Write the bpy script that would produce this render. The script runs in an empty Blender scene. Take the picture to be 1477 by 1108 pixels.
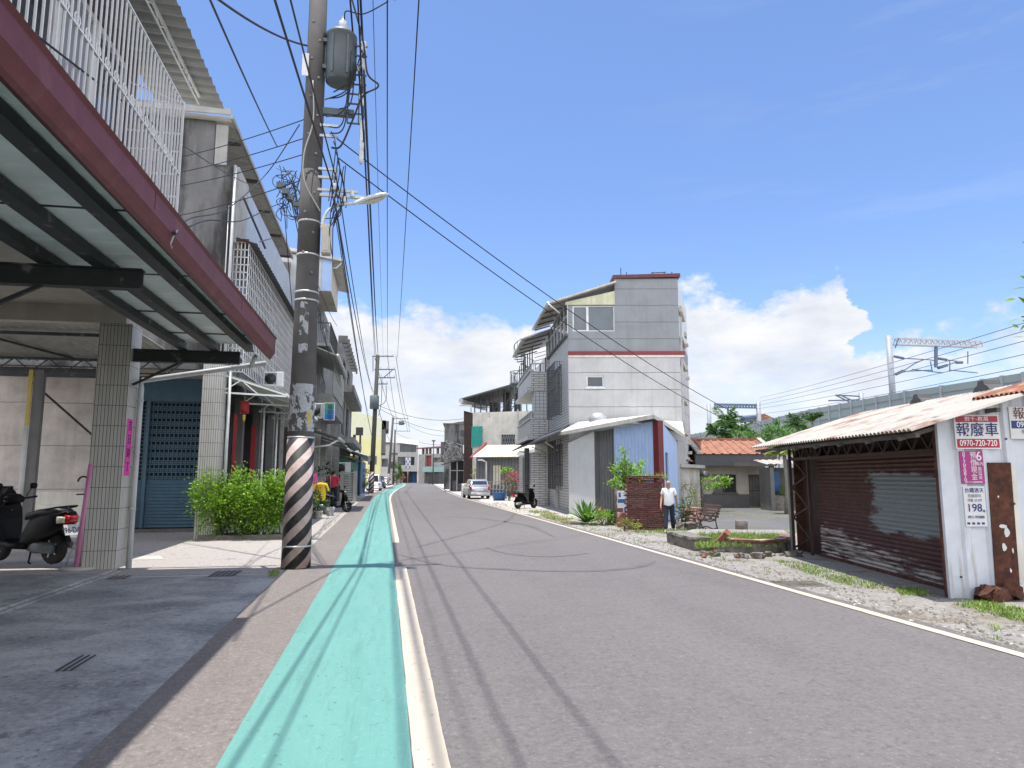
import bpy, bmesh, math, random
from mathutils import Vector, Matrix
random.seed(7)
SC = bpy.context.scene
COL = SC.collection
PI = math.pi
# ------------------------------------------------------------------ surveying helpers (site plan from the photograph)
F_, CX, CY, HZ, CAMH = 1000., 738.5, 554., 687., 1.75
TILT = math.atan((HZ-CY)/F_)
YAW = math.atan((CX-557)/F_*math.cos(TILT))
def ray(x, y):
    a = (x-CX)/F_; b = -(y-CY)/F_
    fy = math.cos(TILT)-b*math.sin(TILT); fz = math.sin(TILT)+b*math.cos(TILT)
    return Vector((a*math.cos(YAW)+fy*math.sin(YAW), -a*math.sin(YAW)+fy*math.cos(YAW), fz))
O_ = Vector((0, 0, CAMH))
def G(x, y, z=0.0):
    r = ray(x, y); return O_+r*((z-CAMH)/r.z)
def PX(x, y, X):
    r = ray(x, y); return O_+r*(X/r.x)
def PY(x, y, Y):
    r = ray(x, y); return O_+r*(Y/r.y)
class Frame:
    """vertical wall plane, A at its left end and B at its right end as one looks at it; local x along, y into the wall, z up"""
    def __init__(s, A, B, z=0.0):
        s.A = Vector((A[0], A[1], z)); d = Vector((B[0]-A[0], B[1]-A[1], 0)); s.L = d.length
        s.u = d.normalized(); s.n = Vector((-s.u.y, s.u.x, 0))
        s.M = Matrix(((s.u.x, s.n.x, 0, s.A.x), (s.u.y, s.n.y, 0, s.A.y), (0, 0, 1, z), (0, 0, 0, 1)))
    def px(s, x, y, off=0.0):
        r = ray(x, y); a = s.A+s.n*off
        k = (a-O_).dot(s.n)/r.dot(s.n); p = O_+r*k
        return ((p-a).dot(s.u), p.z-s.A.z)
    def w(s, x, y, z): return s.M @ Vector((x, y, z))
# ------------------------------------------------------------------ mesh collecting
def xf(loc=(0, 0, 0), rz=0.0, rx=0.0, ry=0.0, sc=1.0):
    return Matrix.Translation(loc) @ Matrix.Rotation(rz, 4, 'Z') @ Matrix.Rotation(ry, 4, 'Y') @ Matrix.Rotation(rx, 4, 'X') @ Matrix.Scale(sc, 4)
class MB:
    def __init__(s, M=None):
        s.M = M or Matrix.Identity(4); s.v = []; s.f = []; s.m = []; s.sm = []
    def add(s, vs, fs, mi=0, smooth=False):
        o = len(s.v); M = s.M
        s.v += [tuple(M @ Vector(p)) for p in vs]
        for f in fs:
            s.f.append([i+o for i in f]); s.m.append(mi); s.sm.append(smooth)
        return s
    def box(s, x0, x1, y0, y1, z0, z1, mi=0):
        if x0 > x1: x0, x1 = x1, x0
        if y0 > y1: y0, y1 = y1, y0
        if z0 > z1: z0, z1 = z1, z0
        return s.add([(x0,y0,z0),(x1,y0,z0),(x1,y1,z0),(x0,y1,z0),(x0,y0,z1),(x1,y0,z1),(x1,y1,z1),(x0,y1,z1)],
              [(0,3,2,1),(4,5,6,7),(0,1,5,4),(1,2,6,5),(2,3,7,6),(3,0,4,7)], mi)
    def bar(s, p, q, w, h=None, mi=0, up=(0, 0, 1)):
        h = h or w; p = Vector(p); q = Vector(q); d = (q-p)
        if d.length < 1e-6: return s
        d.normalize(); u = Vector(up)
        if abs(d.dot(u)) > .98: u = Vector((1, 0, 0))
        a = d.cross(u).normalized(); b = a.cross(d).normalized()
        a *= w/2; b *= h/2
        vs = [p-a-b, p+a-b, p+a+b, p-a+b, q-a-b, q+a-b, q+a+b, q-a+b]
        return s.add(vs, [(0,1,2,3),(7,6,5,4),(0,4,5,1),(1,5,6,2),(2,6,7,3),(3,7,4,0)], mi)
    def tube(s, pts, r, seg=8, mi=0, caps=True):
        pts = [Vector(p) for p in pts]; n = len(pts)
        rs = r if isinstance(r, (list, tuple)) else [r]*n
        vs = []; fs = []; prev = None
        for i, p in enumerate(pts):
            d = (pts[min(i+1, n-1)]-pts[max(i-1, 0)])
            if d.length < 1e-9: d = Vector((0, 0, 1))
            d.normalize()
            if prev is None:
                u = Vector((0, 0, 1)) if abs(d.z) < .9 else Vector((1, 0, 0))
                a = d.cross(u).normalized()
            else:
                a = (prev-d*prev.dot(d)).normalized()
            prev = a; b = d.cross(a)
            for k in range(seg):
                t = 2*PI*k/seg; vs.append(p+(a*math.cos(t)+b*math.sin(t))*rs[i])
        for i in range(n-1):
            for k in range(seg):
                k2 = (k+1) % seg
                fs.append((i*seg+k, i*seg+k2, (i+1)*seg+k2, (i+1)*seg+k))
        if caps:
            fs.append(tuple(range(seg))[::-1]); fs.append(tuple(range((n-1)*seg, n*seg)))
        return s.add(vs, fs, mi, seg > 5)
    def lathe(s, prof, c=(0, 0, 0), seg=16, mi=0, M=None):
        c = Vector(c); vs = []; fs = []; n = len(prof)
        for r, z in prof:
            for k in range(seg):
                t = 2*PI*k/seg; p = Vector((r*math.cos(t), r*math.sin(t), z))
                vs.append(c+((M @ p) if M else p))
        for i in range(n-1):
            for k in range(seg):
                k2 = (k+1) % seg
                fs.append((i*seg+k, i*seg+k2, (i+1)*seg+k2, (i+1)*seg+k))
        fs.append(tuple(range(seg))[::-1]); fs.append(tuple(range((n-1)*seg, n*seg)))
        return s.add(vs, fs, mi, True)
    def prism(s, poly, z0, z1, mi=0):
        n = len(poly)
        vs = [(p[0], p[1], z0) for p in poly]+[(p[0], p[1], z1) for p in poly]
        fs = [tuple(range(n))[::-1], tuple(range(n, 2*n))]+[(i, (i+1) % n, n+(i+1) % n, n+i) for i in range(n)]
        return s.add(vs, fs, mi)
    def xprism(s, poly, y0, y1, mi=0):
        """outline in x,z pushed along y"""
        n = len(poly)
        vs = [(p[0], y0, p[1]) for p in poly]+[(p[0], y1, p[1]) for p in poly]
        fs = [tuple(range(n)), tuple(range(n, 2*n))[::-1]]+[(i, n+i, n+(i+1) % n, (i+1) % n) for i in range(n)]
        return s.add(vs, fs, mi)
    def loft(s, secs, mi=0, caps=True):
        n = len(secs[0]); vs = [p for q in secs for p in q]; fs = []
        for i in range(len(secs)-1):
            for k in range(n):
                k2 = (k+1) % n; fs.append((i*n+k, i*n+k2, (i+1)*n+k2, (i+1)*n+k))
        if caps:
            fs.append(tuple(range(n))[::-1]); fs.append(tuple(range((len(secs)-1)*n, len(secs)*n)))
        return s.add(vs, fs, mi, True)
    def corr(s, P00, P10, P01, P11, n, amp, mi=0, th=0.0, kind='wave'):
        """corrugated sheet: ribs run from edge P00-P10 to edge P01-P11, n ribs along the first edge"""
        P00, P10, P01, P11 = map(Vector, (P00, P10, P01, P11))
        nrm = (P10-P00).cross(P01-P00).normalized()
        prof = []
        for i in range(n):
            if kind == 'wave':
                prof += [(i/n, 0), ((i+.25)/n, .7), ((i+.5)/n, 1), ((i+.75)/n, .7)]
            else:
                prof += [(i/n, 0), ((i+.6)/n, 0), ((i+.68)/n, 1), ((i+.92)/n, 1)]
        prof.append((1, 0)); vs = []; fs = []
        for t, h in prof:
            vs.append(P00.lerp(P10, t)+nrm*amp*h); vs.append(P01.lerp(P11, t)+nrm*amp*h)
        m = len(prof)
        for i in range(m-1): fs.append((2*i, 2*i+2, 2*i+3, 2*i+1))
        if th:
            o = len(vs); vs += [v-nrm*th for v in vs]
            for i in range(m-1): fs.append((o+2*i, o+2*i+1, o+2*i+3, o+2*i+2))
            for i in range(m-1):
                fs.append((2*i, o+2*i, o+2*i+2, 2*i+2)); fs.append((2*i+1, 2*i+3, o+2*i+3, o+2*i+1))
            fs.append((0, 1, o+1, o)); fs.append((2*m-2, o+2*m-2, o+2*m-1, 2*m-1))
        return s.add(vs, fs, mi)
    def skin(s, s0, s1, z0, z1, holes=(), d=.14, mi=0, y=0.0):
        """wall face at y with real openings and jambs; holes = (s0,s1,z0,z1)"""
        xs = sorted({s0, s1, *[h for q in holes for h in q[:2] if s0 < h < s1]})
        zs = sorted({z0, z1, *[h for q in holes for h in q[2:4] if z0 < h < z1]})
        for a, b in zip(xs, xs[1:]):
            for c, e in zip(zs, zs[1:]):
                mx, mz = (a+b)/2, (c+e)/2
                if any(q[0] < mx < q[1] and q[2] < mz < q[3] for q in holes): continue
                s.add([(a,y,c),(b,y,c),(b,y,e),(a,y,e)], [(0,1,2,3)], mi)
        for a, b, c, e in [(s0, s1, z0, z1)]:
            s.add([(a,y,c),(a,y,e),(a,y+d,e),(a,y+d,c)], [(0,1,2,3)], mi); s.add([(b,y,c),(b,y+d,c),(b,y+d,e),(b,y,e)], [(0,1,2,3)], mi)
            s.add([(a,y,e),(b,y,e),(b,y+d,e),(a,y+d,e)], [(0,1,2,3)], mi)
        for a, b, c, e in holes:
            s.add([(a,y,c),(a,y+d,c),(a,y+d,e),(a,y,e)], [(0,1,2,3)], mi); s.add([(b,y,c),(b,y,e),(b,y+d,e),(b,y+d,c)], [(0,1,2,3)], mi)
            s.add([(a,y,e),(a,y+d,e),(b,y+d,e),(b,y,e)], [(0,1,2,3)], mi); s.add([(a,y,c),(b,y,c),(b,y+d,c),(a,y+d,c)], [(0,1,2,3)], mi)
        return s
    def rock(s, x0, x1, y0, y1, z0, z1, j=.03, n=(4, 3, 3), mi=0, rnd=None):
        R = rnd or random
        def grid(o, du, dv, a, b):
            vs = []; fs = []
            for i in range(a+1):
                for k in range(b+1): vs.append(o+du*(i/a)+dv*(k/b))
            for i in range(a):
                for k in range(b): fs.append((i*(b+1)+k, (i+1)*(b+1)+k, (i+1)*(b+1)+k+1, i*(b+1)+k+1))
            return vs, fs
        X = Vector((x1-x0, 0, 0)); Y = Vector((0, y1-y0, 0)); Z = Vector((0, 0, z1-z0)); o = Vector((x0, y0, z0))
        cache = {}
        for (oo, a, b, na, nb) in ((o, X, Z, n[0], n[2]), (o+X, Y, Z, n[1], n[2]), (o+X+Y, -X, Z, n[0], n[2]), (o+Y, -Y, Z, n[1], n[2]), (o+Z, X, Y, n[0], n[1]), (o+Y, X, -Y, n[0], n[1])):
            vs, fs = grid(oo, a, b, na, nb); out = []
            for p in vs:
                k = (round(p.x, 3), round(p.y, 3), round(p.z, 3))
                if k not in cache: cache[k] = p+Vector((R.uniform(-j, j), R.uniform(-j, j), R.uniform(-j, j)))
                out.append(cache[k])
            s.add(out, fs, mi)
        return s
    def leaf(s, p, d, nrm, L, W, mi=0):
        d = d.normalized(); a = d.cross(nrm)
        if a.length < 1e-4: a = d.cross(Vector((.3, .5, .8)))
        a.normalize(); c = a.cross(d)
        return s.add([p, p+d*L*.45+a*W*.5+c*L*.06, p+d*L, p+d*L*.45-a*W*.5+c*L*.06], [(0, 1, 2), (0, 2, 3)], mi)
    def leaves(s, c, rad, n, size, rnd, mi=0, clumps=0, spread=.35, up=.3, elong=2.0):
        c = Vector(c); cl = []
        if clumps:
            for _ in range(clumps):
                v = Vector((rnd.gauss(0, 1), rnd.gauss(0, 1), rnd.gauss(0, 1))).normalized()*rnd.uniform(.45, 1)**.6
                cl.append(v)
        for _ in range(n):
            if cl:
                v = rnd.choice(cl)+Vector((rnd.gauss(0, 1), rnd.gauss(0, 1), rnd.gauss(0, 1)))*spread*.5
            else:
                v = Vector((rnd.gauss(0, 1), rnd.gauss(0, 1), rnd.gauss(0, 1))).normalized()*rnd.uniform(.2, 1)**.5
            p = c+Vector((v.x*rad[0], v.y*rad[1], v.z*rad[2]))
            if p.z < .03: p.z = .03+rnd.random()*.1
            d = (Vector((v.x, v.y, v.z*.6+up))+Vector((rnd.gauss(0, .7), rnd.gauss(0, .7), rnd.gauss(0, .6))))
            nr = Vector((rnd.gauss(0, .5), rnd.gauss(0, .5), 1))
            L = size*rnd.uniform(.6, 1.3)
            s.leaf(p, d, nr, L, L/elong, mi)
        return s
    def build(s, name, mats, parent=None, kind=None, label=None, bevel=0.0, cat=None, group=None, origin=None, world=True):
        me = bpy.data.meshes.new(name)
        if not isinstance(mats, (list, tuple)): mats = [mats]
        off = Vector((0, 0, 0)); loc = None
        if parent is not None:
            r = parent; off = Vector((0, 0, 0))
            if world:
                while r is not None: off += r.location; r = r.parent
        elif kind != 'structure' and s.v:
            if origin is None:
                xs = [v[0] for v in s.v]; ys = [v[1] for v in s.v]; zs = [v[2] for v in s.v]
                origin = ((min(xs)+max(xs))/2, (min(ys)+max(ys))/2, min(zs))
            off = Vector(origin); loc = off
        me.from_pydata([(v[0]-off.x, v[1]-off.y, v[2]-off.z) for v in s.v], [], s.f)
        for m in mats: me.materials.append(MT(m))
        me.polygons.foreach_set('material_index', s.m); me.polygons.foreach_set('use_smooth', s.sm)
        me.update()
        o = bpy.data.objects.new(name, me); COL.objects.link(o)
        if loc is not None: o.location = loc
        if parent is not None: o.parent = parent
        if kind: o['kind'] = kind
        if label: o['label'] = label
        if cat: o['category'] = cat
        if group: o['group'] = group
        if bevel:
            b = o.modifiers.new('bevel', 'BEVEL'); b.width = bevel; b.segments = 2; b.limit_method = 'ANGLE'
        return o
def split(b, name, mats, parent, **k):
    """every loose piece collected in b becomes a part of its own"""
    par = list(range(len(b.v)))
    def fd(i):
        while par[i] != i: par[i] = par[par[i]]; i = par[i]
        return i
    for f in b.f:
        r = fd(f[0])
        for i in f[1:]: par[fd(i)] = r
    grp = {}
    for k_, f in enumerate(b.f): grp.setdefault(fd(f[0]), []).append(k_)
    out = []
    for fs in grp.values():
        q = MB(); ids = sorted({i for k_ in fs for i in b.f[k_]}); mp = {i: n for n, i in enumerate(ids)}
        q.v = [b.v[i] for i in ids]; q.f = [[mp[i] for i in b.f[k_]] for k_ in fs]; q.m = [b.m[k_] for k_ in fs]; q.sm = [b.sm[k_] for k_ in fs]
        out.append(q.build(name, mats, parent, **k))
    return out
def thing(name, label, cat, loc=(0, 0, 0), group=None):
    o = bpy.data.objects.new(name, None); COL.objects.link(o); o.empty_display_size = .2
    o.location = loc; o['label'] = label; o['category'] = cat
    if group: o['group'] = group
    return o
KIDS = {}
def copy_tree(o, parent=None):
    c = o.copy(); COL.objects.link(c)
    if parent is not None: c.parent = parent
    for ch in list(o.children): copy_tree(ch, c)
    return c
def place(root, loc, rz): root.location = loc; root.rotation_euler = (0, 0, rz); return root
def wall_text(body, M, size, m, name='lettering', parent=None, align='CENTER', ext=.002, sx=1.0, bold=0.0):
    """lettering lying on a wall: M's x runs along the text, y is up, z points to the reader"""
    c = bpy.data.curves.new(name, 'FONT'); c.body = body; c.size = size; c.align_x = align; c.align_y = 'CENTER'; c.extrude = ext; c.offset = bold
    t = bpy.data.objects.new(name, c); COL.objects.link(t)
    bpy.context.view_layer.update()
    me = bpy.data.meshes.new_from_object(t.evaluated_get(bpy.context.evaluated_depsgraph_get()))
    bpy.data.objects.remove(t)
    me.transform(M @ Matrix.Diagonal((sx, 1, 1, 1)))
    if parent is not None:
        r = parent; off = Vector((0, 0, 0))
        while r is not None: off += r.location; r = r.parent
        me.transform(Matrix.Translation(-off))
    me.materials.clear(); me.materials.append(MT(m))
    o = bpy.data.objects.new(name, me); COL.objects.link(o)
    if parent is not None: o.parent = parent
    return o
def textM(fr, x, z, out=.01):
    """text matrix on a Frame at local x,z, standing 'out' proud of the wall"""
    p = fr.w(x, -out, z); n = -fr.n
    return Matrix(((fr.u.x, 0, n.x, p.x), (fr.u.y, 0, n.y, p.y), (0, 1, n.z, p.z), (0, 0, 0, 1)))
def skin_body(name, joints, edges, m, parent, levels=2, M=None, root=0):
    """one continuous skinned surface; joints = [(x,y,z,r)]"""
    me = bpy.data.meshes.new(name); me.from_pydata([j[:3] for j in joints], edges, [])
    o = bpy.data.objects.new(name, me); COL.objects.link(o)
    md = o.modifiers.new('s', 'SKIN'); md.use_smooth_shade = True
    for i, v in enumerate(me.skin_vertices[0].data):
        r = joints[i][3]; v.radius = (r, joints[i][4] if len(joints[i]) > 4 else r); v.use_root = (i == root)
    sd = o.modifiers.new('d', 'SUBSURF'); sd.levels = levels; sd.render_levels = levels
    bpy.context.view_layer.update()
    me2 = bpy.data.meshes.new_from_object(o.evaluated_get(bpy.context.evaluated_depsgraph_get()))
    bpy.data.objects.remove(o)
    if M: me2.transform(M)
    me2.materials.clear(); me2.materials.append(MT(m))
    for p in me2.polygons: p.use_smooth = True
    q = bpy.data.objects.new(name, me2); COL.objects.link(q)
    if parent is not None: q.parent = parent
    return q
# ------------------------------------------------------------------ materials
MATS = {}
def MT(m): return MATS[m] if isinstance(m, str) else m
def nodes(name):
    m = bpy.data.materials.new(name); m.use_nodes = True; nt = m.node_tree; MATS[name] = m
    b = nt.nodes['Principled BSDF']
    return m, nt, b
def N(nt, t, **kw):
    n = nt.nodes.new(t)
    for k, v in kw.items(): setattr(n, k, v)
    return n
def rgba(c): return (c[0], c[1], c[2], 1)
def mixc(nt, fac, a, b, mode='MIX'):
    n = N(nt, 'ShaderNodeMix', data_type='RGBA', blend_type=mode)
    for sock, v in ((0, fac), (6, a), (7, b)):
        if hasattr(v, 'is_linked'): nt.links.new(v, n.inputs[sock])
        else: n.inputs[sock].default_value = v if sock == 0 else rgba(v)
    return n.outputs[2]
def math_(nt, op, a, b=None, c=None, clamp=False):
    n = N(nt, 'ShaderNodeMath', operation=op); n.use_clamp = clamp
    for i, v in enumerate((a, b, c)):
        if v is None: continue
        if hasattr(v, 'is_linked'): nt.links.new(v, n.inputs[i])
        else: n.inputs[i].default_value = v
    return n.outputs[0]
def ramp(nt, f, a, b):
    n = N(nt, 'ShaderNodeMapRange'); n.clamp = True
    nt.links.new(f, n.inputs[0]); n.inputs[1].default_value = a; n.inputs[2].default_value = b
    return n.outputs[0]
def noise(nt, vec, scale, detail=4, rough=.55, dist=0.0):
    n = N(nt, 'ShaderNodeTexNoise'); n.inputs['Scale'].default_value = scale; n.inputs['Detail'].default_value = detail
    n.inputs['Roughness'].default_value = rough; n.inputs['Distortion'].default_value = dist
    nt.links.new(vec, n.inputs['Vector']); return n.outputs[0]
def scaled(nt, vec, s):
    n = N(nt, 'ShaderNodeMapping'); n.inputs['Scale'].default_value = s; nt.links.new(vec, n.inputs[0]); return n.outputs[0]
def bump(nt, b, h, strength, dist=.02):
    n = N(nt, 'ShaderNodeBump'); n.inputs['Strength'].default_value = strength; n.inputs['Distance'].default_value = dist
    nt.links.new(h, n.inputs['Height']); nt.links.new(n.outputs[0], b.inputs['Normal']); return n
def mat(name, col, rough=.75, metal=0., var=.15, sc=2.5, bmp=.15, bsc=40, streak=0., scol=(.06, .055, .05), patch=None, pst=(1, 1, 1), spec=.5, trans=0., island=0.):
    m, nt, b = nodes(name); co = N(nt, 'ShaderNodeTexCoord').outputs['Object']
    n1 = noise(nt, co, sc, 6, .6)
    f = ramp(nt, n1, .3, .7)
    c = mixc(nt, f, [x*(1-var) for x in col], [min(1, x*(1+var)) for x in col])
    if island:
        gi = N(nt, 'ShaderNodeNewGeometry').outputs['Random Per Island']
        h = N(nt, 'ShaderNodeHueSaturation'); nt.links.new(c, h.inputs['Color'])
        nt.links.new(math_(nt, 'MULTIPLY_ADD', gi, island*2, 1-island), h.inputs['Value'])
        nt.links.new(math_(nt, 'MULTIPLY_ADD', gi, .05*island, .5-.025*island), h.inputs['Hue']); c = h.outputs[0]
    if streak:
        ns = noise(nt, scaled(nt, co, (3, 3, .18)), 1.6, 6, .65)
        n3 = noise(nt, co, .7, 3)
        fs = math_(nt, 'MULTIPLY', ramp(nt, ns, .45, .75), math_(nt, 'MULTIPLY', ramp(nt, n3, .35, .65), streak))
        c = mixc(nt, fs, c, scol)
    if patch:
        pc, psc, t0, t1 = patch
        c = mixc(nt, ramp(nt, noise(nt, scaled(nt, co, pst), psc, 8, .62), t0, t1), c, pc)
    nt.links.new(c, b.inputs['Base Color']); b.inputs['Roughness'].default_value = rough; b.inputs['Metallic'].default_value = metal
    b.inputs['Specular IOR Level'].default_value = spec
    if trans:
        b.inputs['Subsurface Weight'].default_value = 0
        tr = N(nt, 'ShaderNodeBsdfTranslucent'); nt.links.new(c, tr.inputs[0])
        mx = N(nt, 'ShaderNodeMixShader'); mx.inputs[0].default_value = trans
        nt.links.new(b.outputs[0], mx.inputs[1]); nt.links.new(tr.outputs[0], mx.inputs[2])
        nt.links.new(mx.outputs[0], nt.nodes['Material Output'].inputs[0])
    if bmp: bump(nt, b, noise(nt, co, bsc, 4, .6), bmp, .02)
    return m
def mat_tile(name, c1, c2, grout, w, h, gs=.012, off=.5, rough=.35, dirt=.25, vertical=False, var=.0):
    m, nt, b = nodes(name); co = N(nt, 'ShaderNodeTexCoord').outputs['Object']
    s = N(nt, 'ShaderNodeSeparateXYZ'); nt.links.new(co, s.inputs[0])
    u = math_(nt, 'ADD', s.outputs[0], s.outputs[1]); cb = N(nt, 'ShaderNodeCombineXYZ')
    if vertical: nt.links.new(s.outputs[2], cb.inputs[0]); nt.links.new(u, cb.inputs[1])
    else: nt.links.new(u, cb.inputs[0]); nt.links.new(s.outputs[2], cb.inputs[1])
    t = N(nt, 'ShaderNodeTexBrick'); nt.links.new(cb.outputs[0], t.inputs['Vector'])
    t.offset = off; t.inputs['Scale'].default_value = 1; t.inputs['Brick Width'].default_value = w; t.inputs['Row Height'].default_value = h
    t.inputs['Mortar Size'].default_value = gs; t.inputs['Mortar Smooth'].default_value = .1
    t.inputs['Color1'].default_value = rgba(c1); t.inputs['Color2'].default_value = rgba(c2); t.inputs['Mortar'].default_value = rgba(grout)
    n = noise(nt, scaled(nt, co, (2, 2, .4)), 1.5, 6, .65)
    c = mixc(nt, math_(nt, 'MULTIPLY', ramp(nt, n, .45, .8), dirt), t.outputs['Color'], [x*.35 for x in c1])
    nt.links.new(c, b.inputs['Base Color']); b.inputs['Roughness'].default_value = rough
    bump(nt, b, math_(nt, 'SUBTRACT', 1, t.outputs['Fac']), .6, .008)
    return m
def mat_lines(name, col, gcol, h, gs=.03, rough=.8, var=.12, streak=.3, zoff=0.0, top=None):
    """rendered wall with horizontal pour joints every h metres; top = (z, colour) for another coat above z"""
    m, nt, b = nodes(name); co = N(nt, 'ShaderNodeTexCoord').outputs['Object']
    s = N(nt, 'ShaderNodeSeparateXYZ'); nt.links.new(co, s.inputs[0])
    wob = math_(nt, 'MULTIPLY', math_(nt, 'SUBTRACT', noise(nt, co, 1.2, 2), .5), .06)
    z = math_(nt, 'ADD', math_(nt, 'ADD', s.outputs[2], zoff), wob)
    fr = math_(nt, 'PINGPONG', z, h/2)
    f = math_(nt, 'LESS_THAN', fr, gs/2)
    c = mixc(nt, ramp(nt, noise(nt, co, 1.1, 7, .65), .3, .7), [x*(1-var) for x in col], [x*(1+var) for x in col])
    if top:
        c2 = mixc(nt, ramp(nt, noise(nt, co, 1.1, 7, .65), .3, .7), [x*(1-var) for x in top[1]], [x*(1+var) for x in top[1]])
        c = mixc(nt, math_(nt, 'GREATER_THAN', s.outputs[2], top[0]), c, c2)
    ns = noise(nt, scaled(nt, co, (3, 3, .15)), 1.3, 6, .65)
    c = mixc(nt, math_(nt, 'MULTIPLY', ramp(nt, ns, .5, .8), streak), c, (.09, .085, .08))
    c = mixc(nt, math_(nt, 'MULTIPLY', f, .8), c, gcol)
    nt.links.new(c, b.inputs['Base Color']); b.inputs['Roughness'].default_value = rough
    bump(nt, b, noise(nt, co, 25, 5, .6), .2, .02)
    return m
# ------------------------------------------------------------------ palette
mat('concrete', (.40, .39, .37), .85, streak=.35, bmp=.25)
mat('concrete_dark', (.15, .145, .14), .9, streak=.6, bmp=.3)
mat('concrete_pole', (.068, .064, .061), .85, streak=.35, bmp=.25, bsc=90, sc=5)
mat('plaster_grey', (.165, .162, .16), .9, streak=1.0, scol=(.014, .014, .014), bmp=.3, sc=1.4, patch=((.035, .033, .032), .9, .46, .60), pst=(1, 1, .3))
mat('cement_mottled', (.34, .31, .285), .9, var=.25, sc=2.2, streak=.3, bmp=.4, bsc=14)
mat('beige_paint', (.52, .47, .40), .8, streak=.3, sc=1.2)
mat('soffit_white', (.80, .83, .80), .6, streak=.15, sc=1.5)
mat('white_paint', (.72, .73, .72), .5, streak=.15)
mat('white_bars', (.72, .70, .70), .45, var=.08)
mat('white_sheet', (.40, .43, .48), .45, streak=.3, scol=(.3, .2, .13))
mat('oxblood', (.125, .03, .036), .6, var=.18, sc=4, streak=.35, scol=(.075, .03, .03), patch=((.17, .06, .065), 3.5, .55, .75))
mat('oxblood_dark', (.11, .02, .03), .55, var=.1)
mat('black_steel', (.022, .026, .026), .55, var=.3, sc=6, patch=((.15, .145, .13), 5, .60, .68))
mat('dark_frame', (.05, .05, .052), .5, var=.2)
mat('galv', (.46, .47, .47), .45, metal=.5, streak=.3, scol=(.25, .2, .15))
mat('corr_grey', (.33, .32, .30), .6, streak=.4)
mat('corr_light', (.55, .53, .48), .6, streak=.4)
mat('corr_dark', (.075, .075, .078), .6, streak=.3)
mat('pvc', (.50, .51, .50), .45, streak=.2)
mat('glass', (.035, .045, .055), .08, var=.2, bmp=0, spec=.8)
mat('glass_grey', (.10, .12, .14), .12, bmp=0, spec=.8)
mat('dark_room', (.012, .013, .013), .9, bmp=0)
mat('curtain', (.27, .28, .32), .9)
mat('blue_steel', (.055, .115, .165), .5, var=.12, streak=.2, scol=(.02, .04, .06))
mat('blue_paint', (.03, .12, .32), .5)
mat('pink_paper', (.70, .05, .36), .7, bmp=.05)
mat('red_paper', (.26, .012, .016), .7, bmp=.05)
mat('red_paint', (.22, .035, .04), .6)
mat('maroon', (.13, .016, .02), .5)
mat('pink_steel', (.62, .24, .42), .5)
mat('black_plastic', (.004, .004, .005), .5, bmp=0, spec=.15)
mat('black_rubber', (.012, .012, .012), .85)
mat('seat_vinyl', (.013, .013, .014), .5)
mat('chrome', (.6, .6, .6), .2, metal=1, bmp=0)
mat('red_lens', (.45, .01, .015), .15, bmp=0)
mat('amber_lens', (.6, .2, .02), .15, bmp=0)
mat('plate_white', (.75, .75, .75), .4, bmp=0)
mat('ink_black', (.01, .01, .012), .6, bmp=0)
mat('ink_navy', (.012, .025, .16), .6, bmp=0)
mat('ink_white', (.8, .8, .8), .6, bmp=0)
mat('ink_grey', (.22, .22, .24), .6, bmp=0)
mat('sign_red', (.42, .012, .05), .45, bmp=0)
mat('sign_navy', (.012, .03, .2), .45, bmp=0)
mat('sign_purple', (.40, .035, .22), .6, bmp=0)
mat('sign_white', (.72, .71, .72), .5, var=.06, bmp=0)
mat('sign_board', (.74, .73, .72), .5, streak=.2, bmp=0)
mat('transformer', (.085, .105, .115), .5, streak=.3, scol=(.04, .05, .05))
mat('porcelain', (.55, .57, .58), .25, bmp=0)
mat('cable', (.008, .008, .009), .6, bmp=0)
mat('cable_grey', (.35, .35, .34), .6, bmp=0)
mat('lamp_grey', (.55, .57, .57), .4)
mat('lamp_glass', (.55, .52, .42), .2, bmp=0)
mat('yellow_tape', (.42, .31, .04), .5)
mat('cream_wall', (.72, .68, .60), .85, streak=.4, sc=1.2, patch=((.42, .38, .34), 2.2, .66, .7))
mat('cream_roof', (.72, .69, .52), .6, streak=.1)
mat('yellow_wall', (.70, .66, .33), .8, streak=.12, var=.06, sc=.8)
mat('yellow_upper', (.66, .66, .47), .8, streak=.12, var=.06)
mat('olive_panel', (.60, .60, .40), .6, streak=.1)
mat('panel_grey', (.62, .635, .64), .55, streak=.1, var=.06)
mat('panel_dark', (.16, .165, .17), .55)
mat('blue_sheet', (.40, .53, .78), .5, var=.06, streak=.12, scol=(.25, .3, .36))
mat('rust', (.10, .035, .02), .9, var=.5, sc=9, bmp=.4, patch=((.045, .018, .014), 5, .5, .62))
mat('rust_roof', (.22, .115, .08), .85, var=.45, sc=4, patch=((.37, .345, .31), 1.5, .33, .50), streak=.3)
mat('rust_roof_red', (.22, .085, .05), .85, var=.3, sc=3, patch=((.5, .33, .22), 2.2, .5, .7))
mat('roof_tile', (.29, .135, .085), .9, var=.3, sc=2.5, streak=.5, scol=(.15, .06, .04), patch=((.20, .075, .05), 2.6, .52, .64))
mat('brick_dark', (.10, .028, .025), .85, var=.35, sc=14, island=.35, bmp=.4, patch=((.40, .36, .34), 11, .66, .70))
mat('brick_red', (.23, .088, .06), .85, var=.3, sc=9, bmp=.5, patch=((.42, .38, .33), 3, .5, .6))
mat('mortar', (.36, .32, .28), .95)
mat('stone_dirty', (.20, .18, .16), .95, var=.45, sc=6, bmp=.6, bsc=18, patch=((.08, .09, .05), 3, .5, .62))
mat('wood_slat', (.085, .05, .042), .7, var=.3, sc=10)
mat('iron_brown', (.055, .03, .025), .6, var=.3)
mat('wood_grey', (.13, .12, .11), .85, var=.3)
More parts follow.
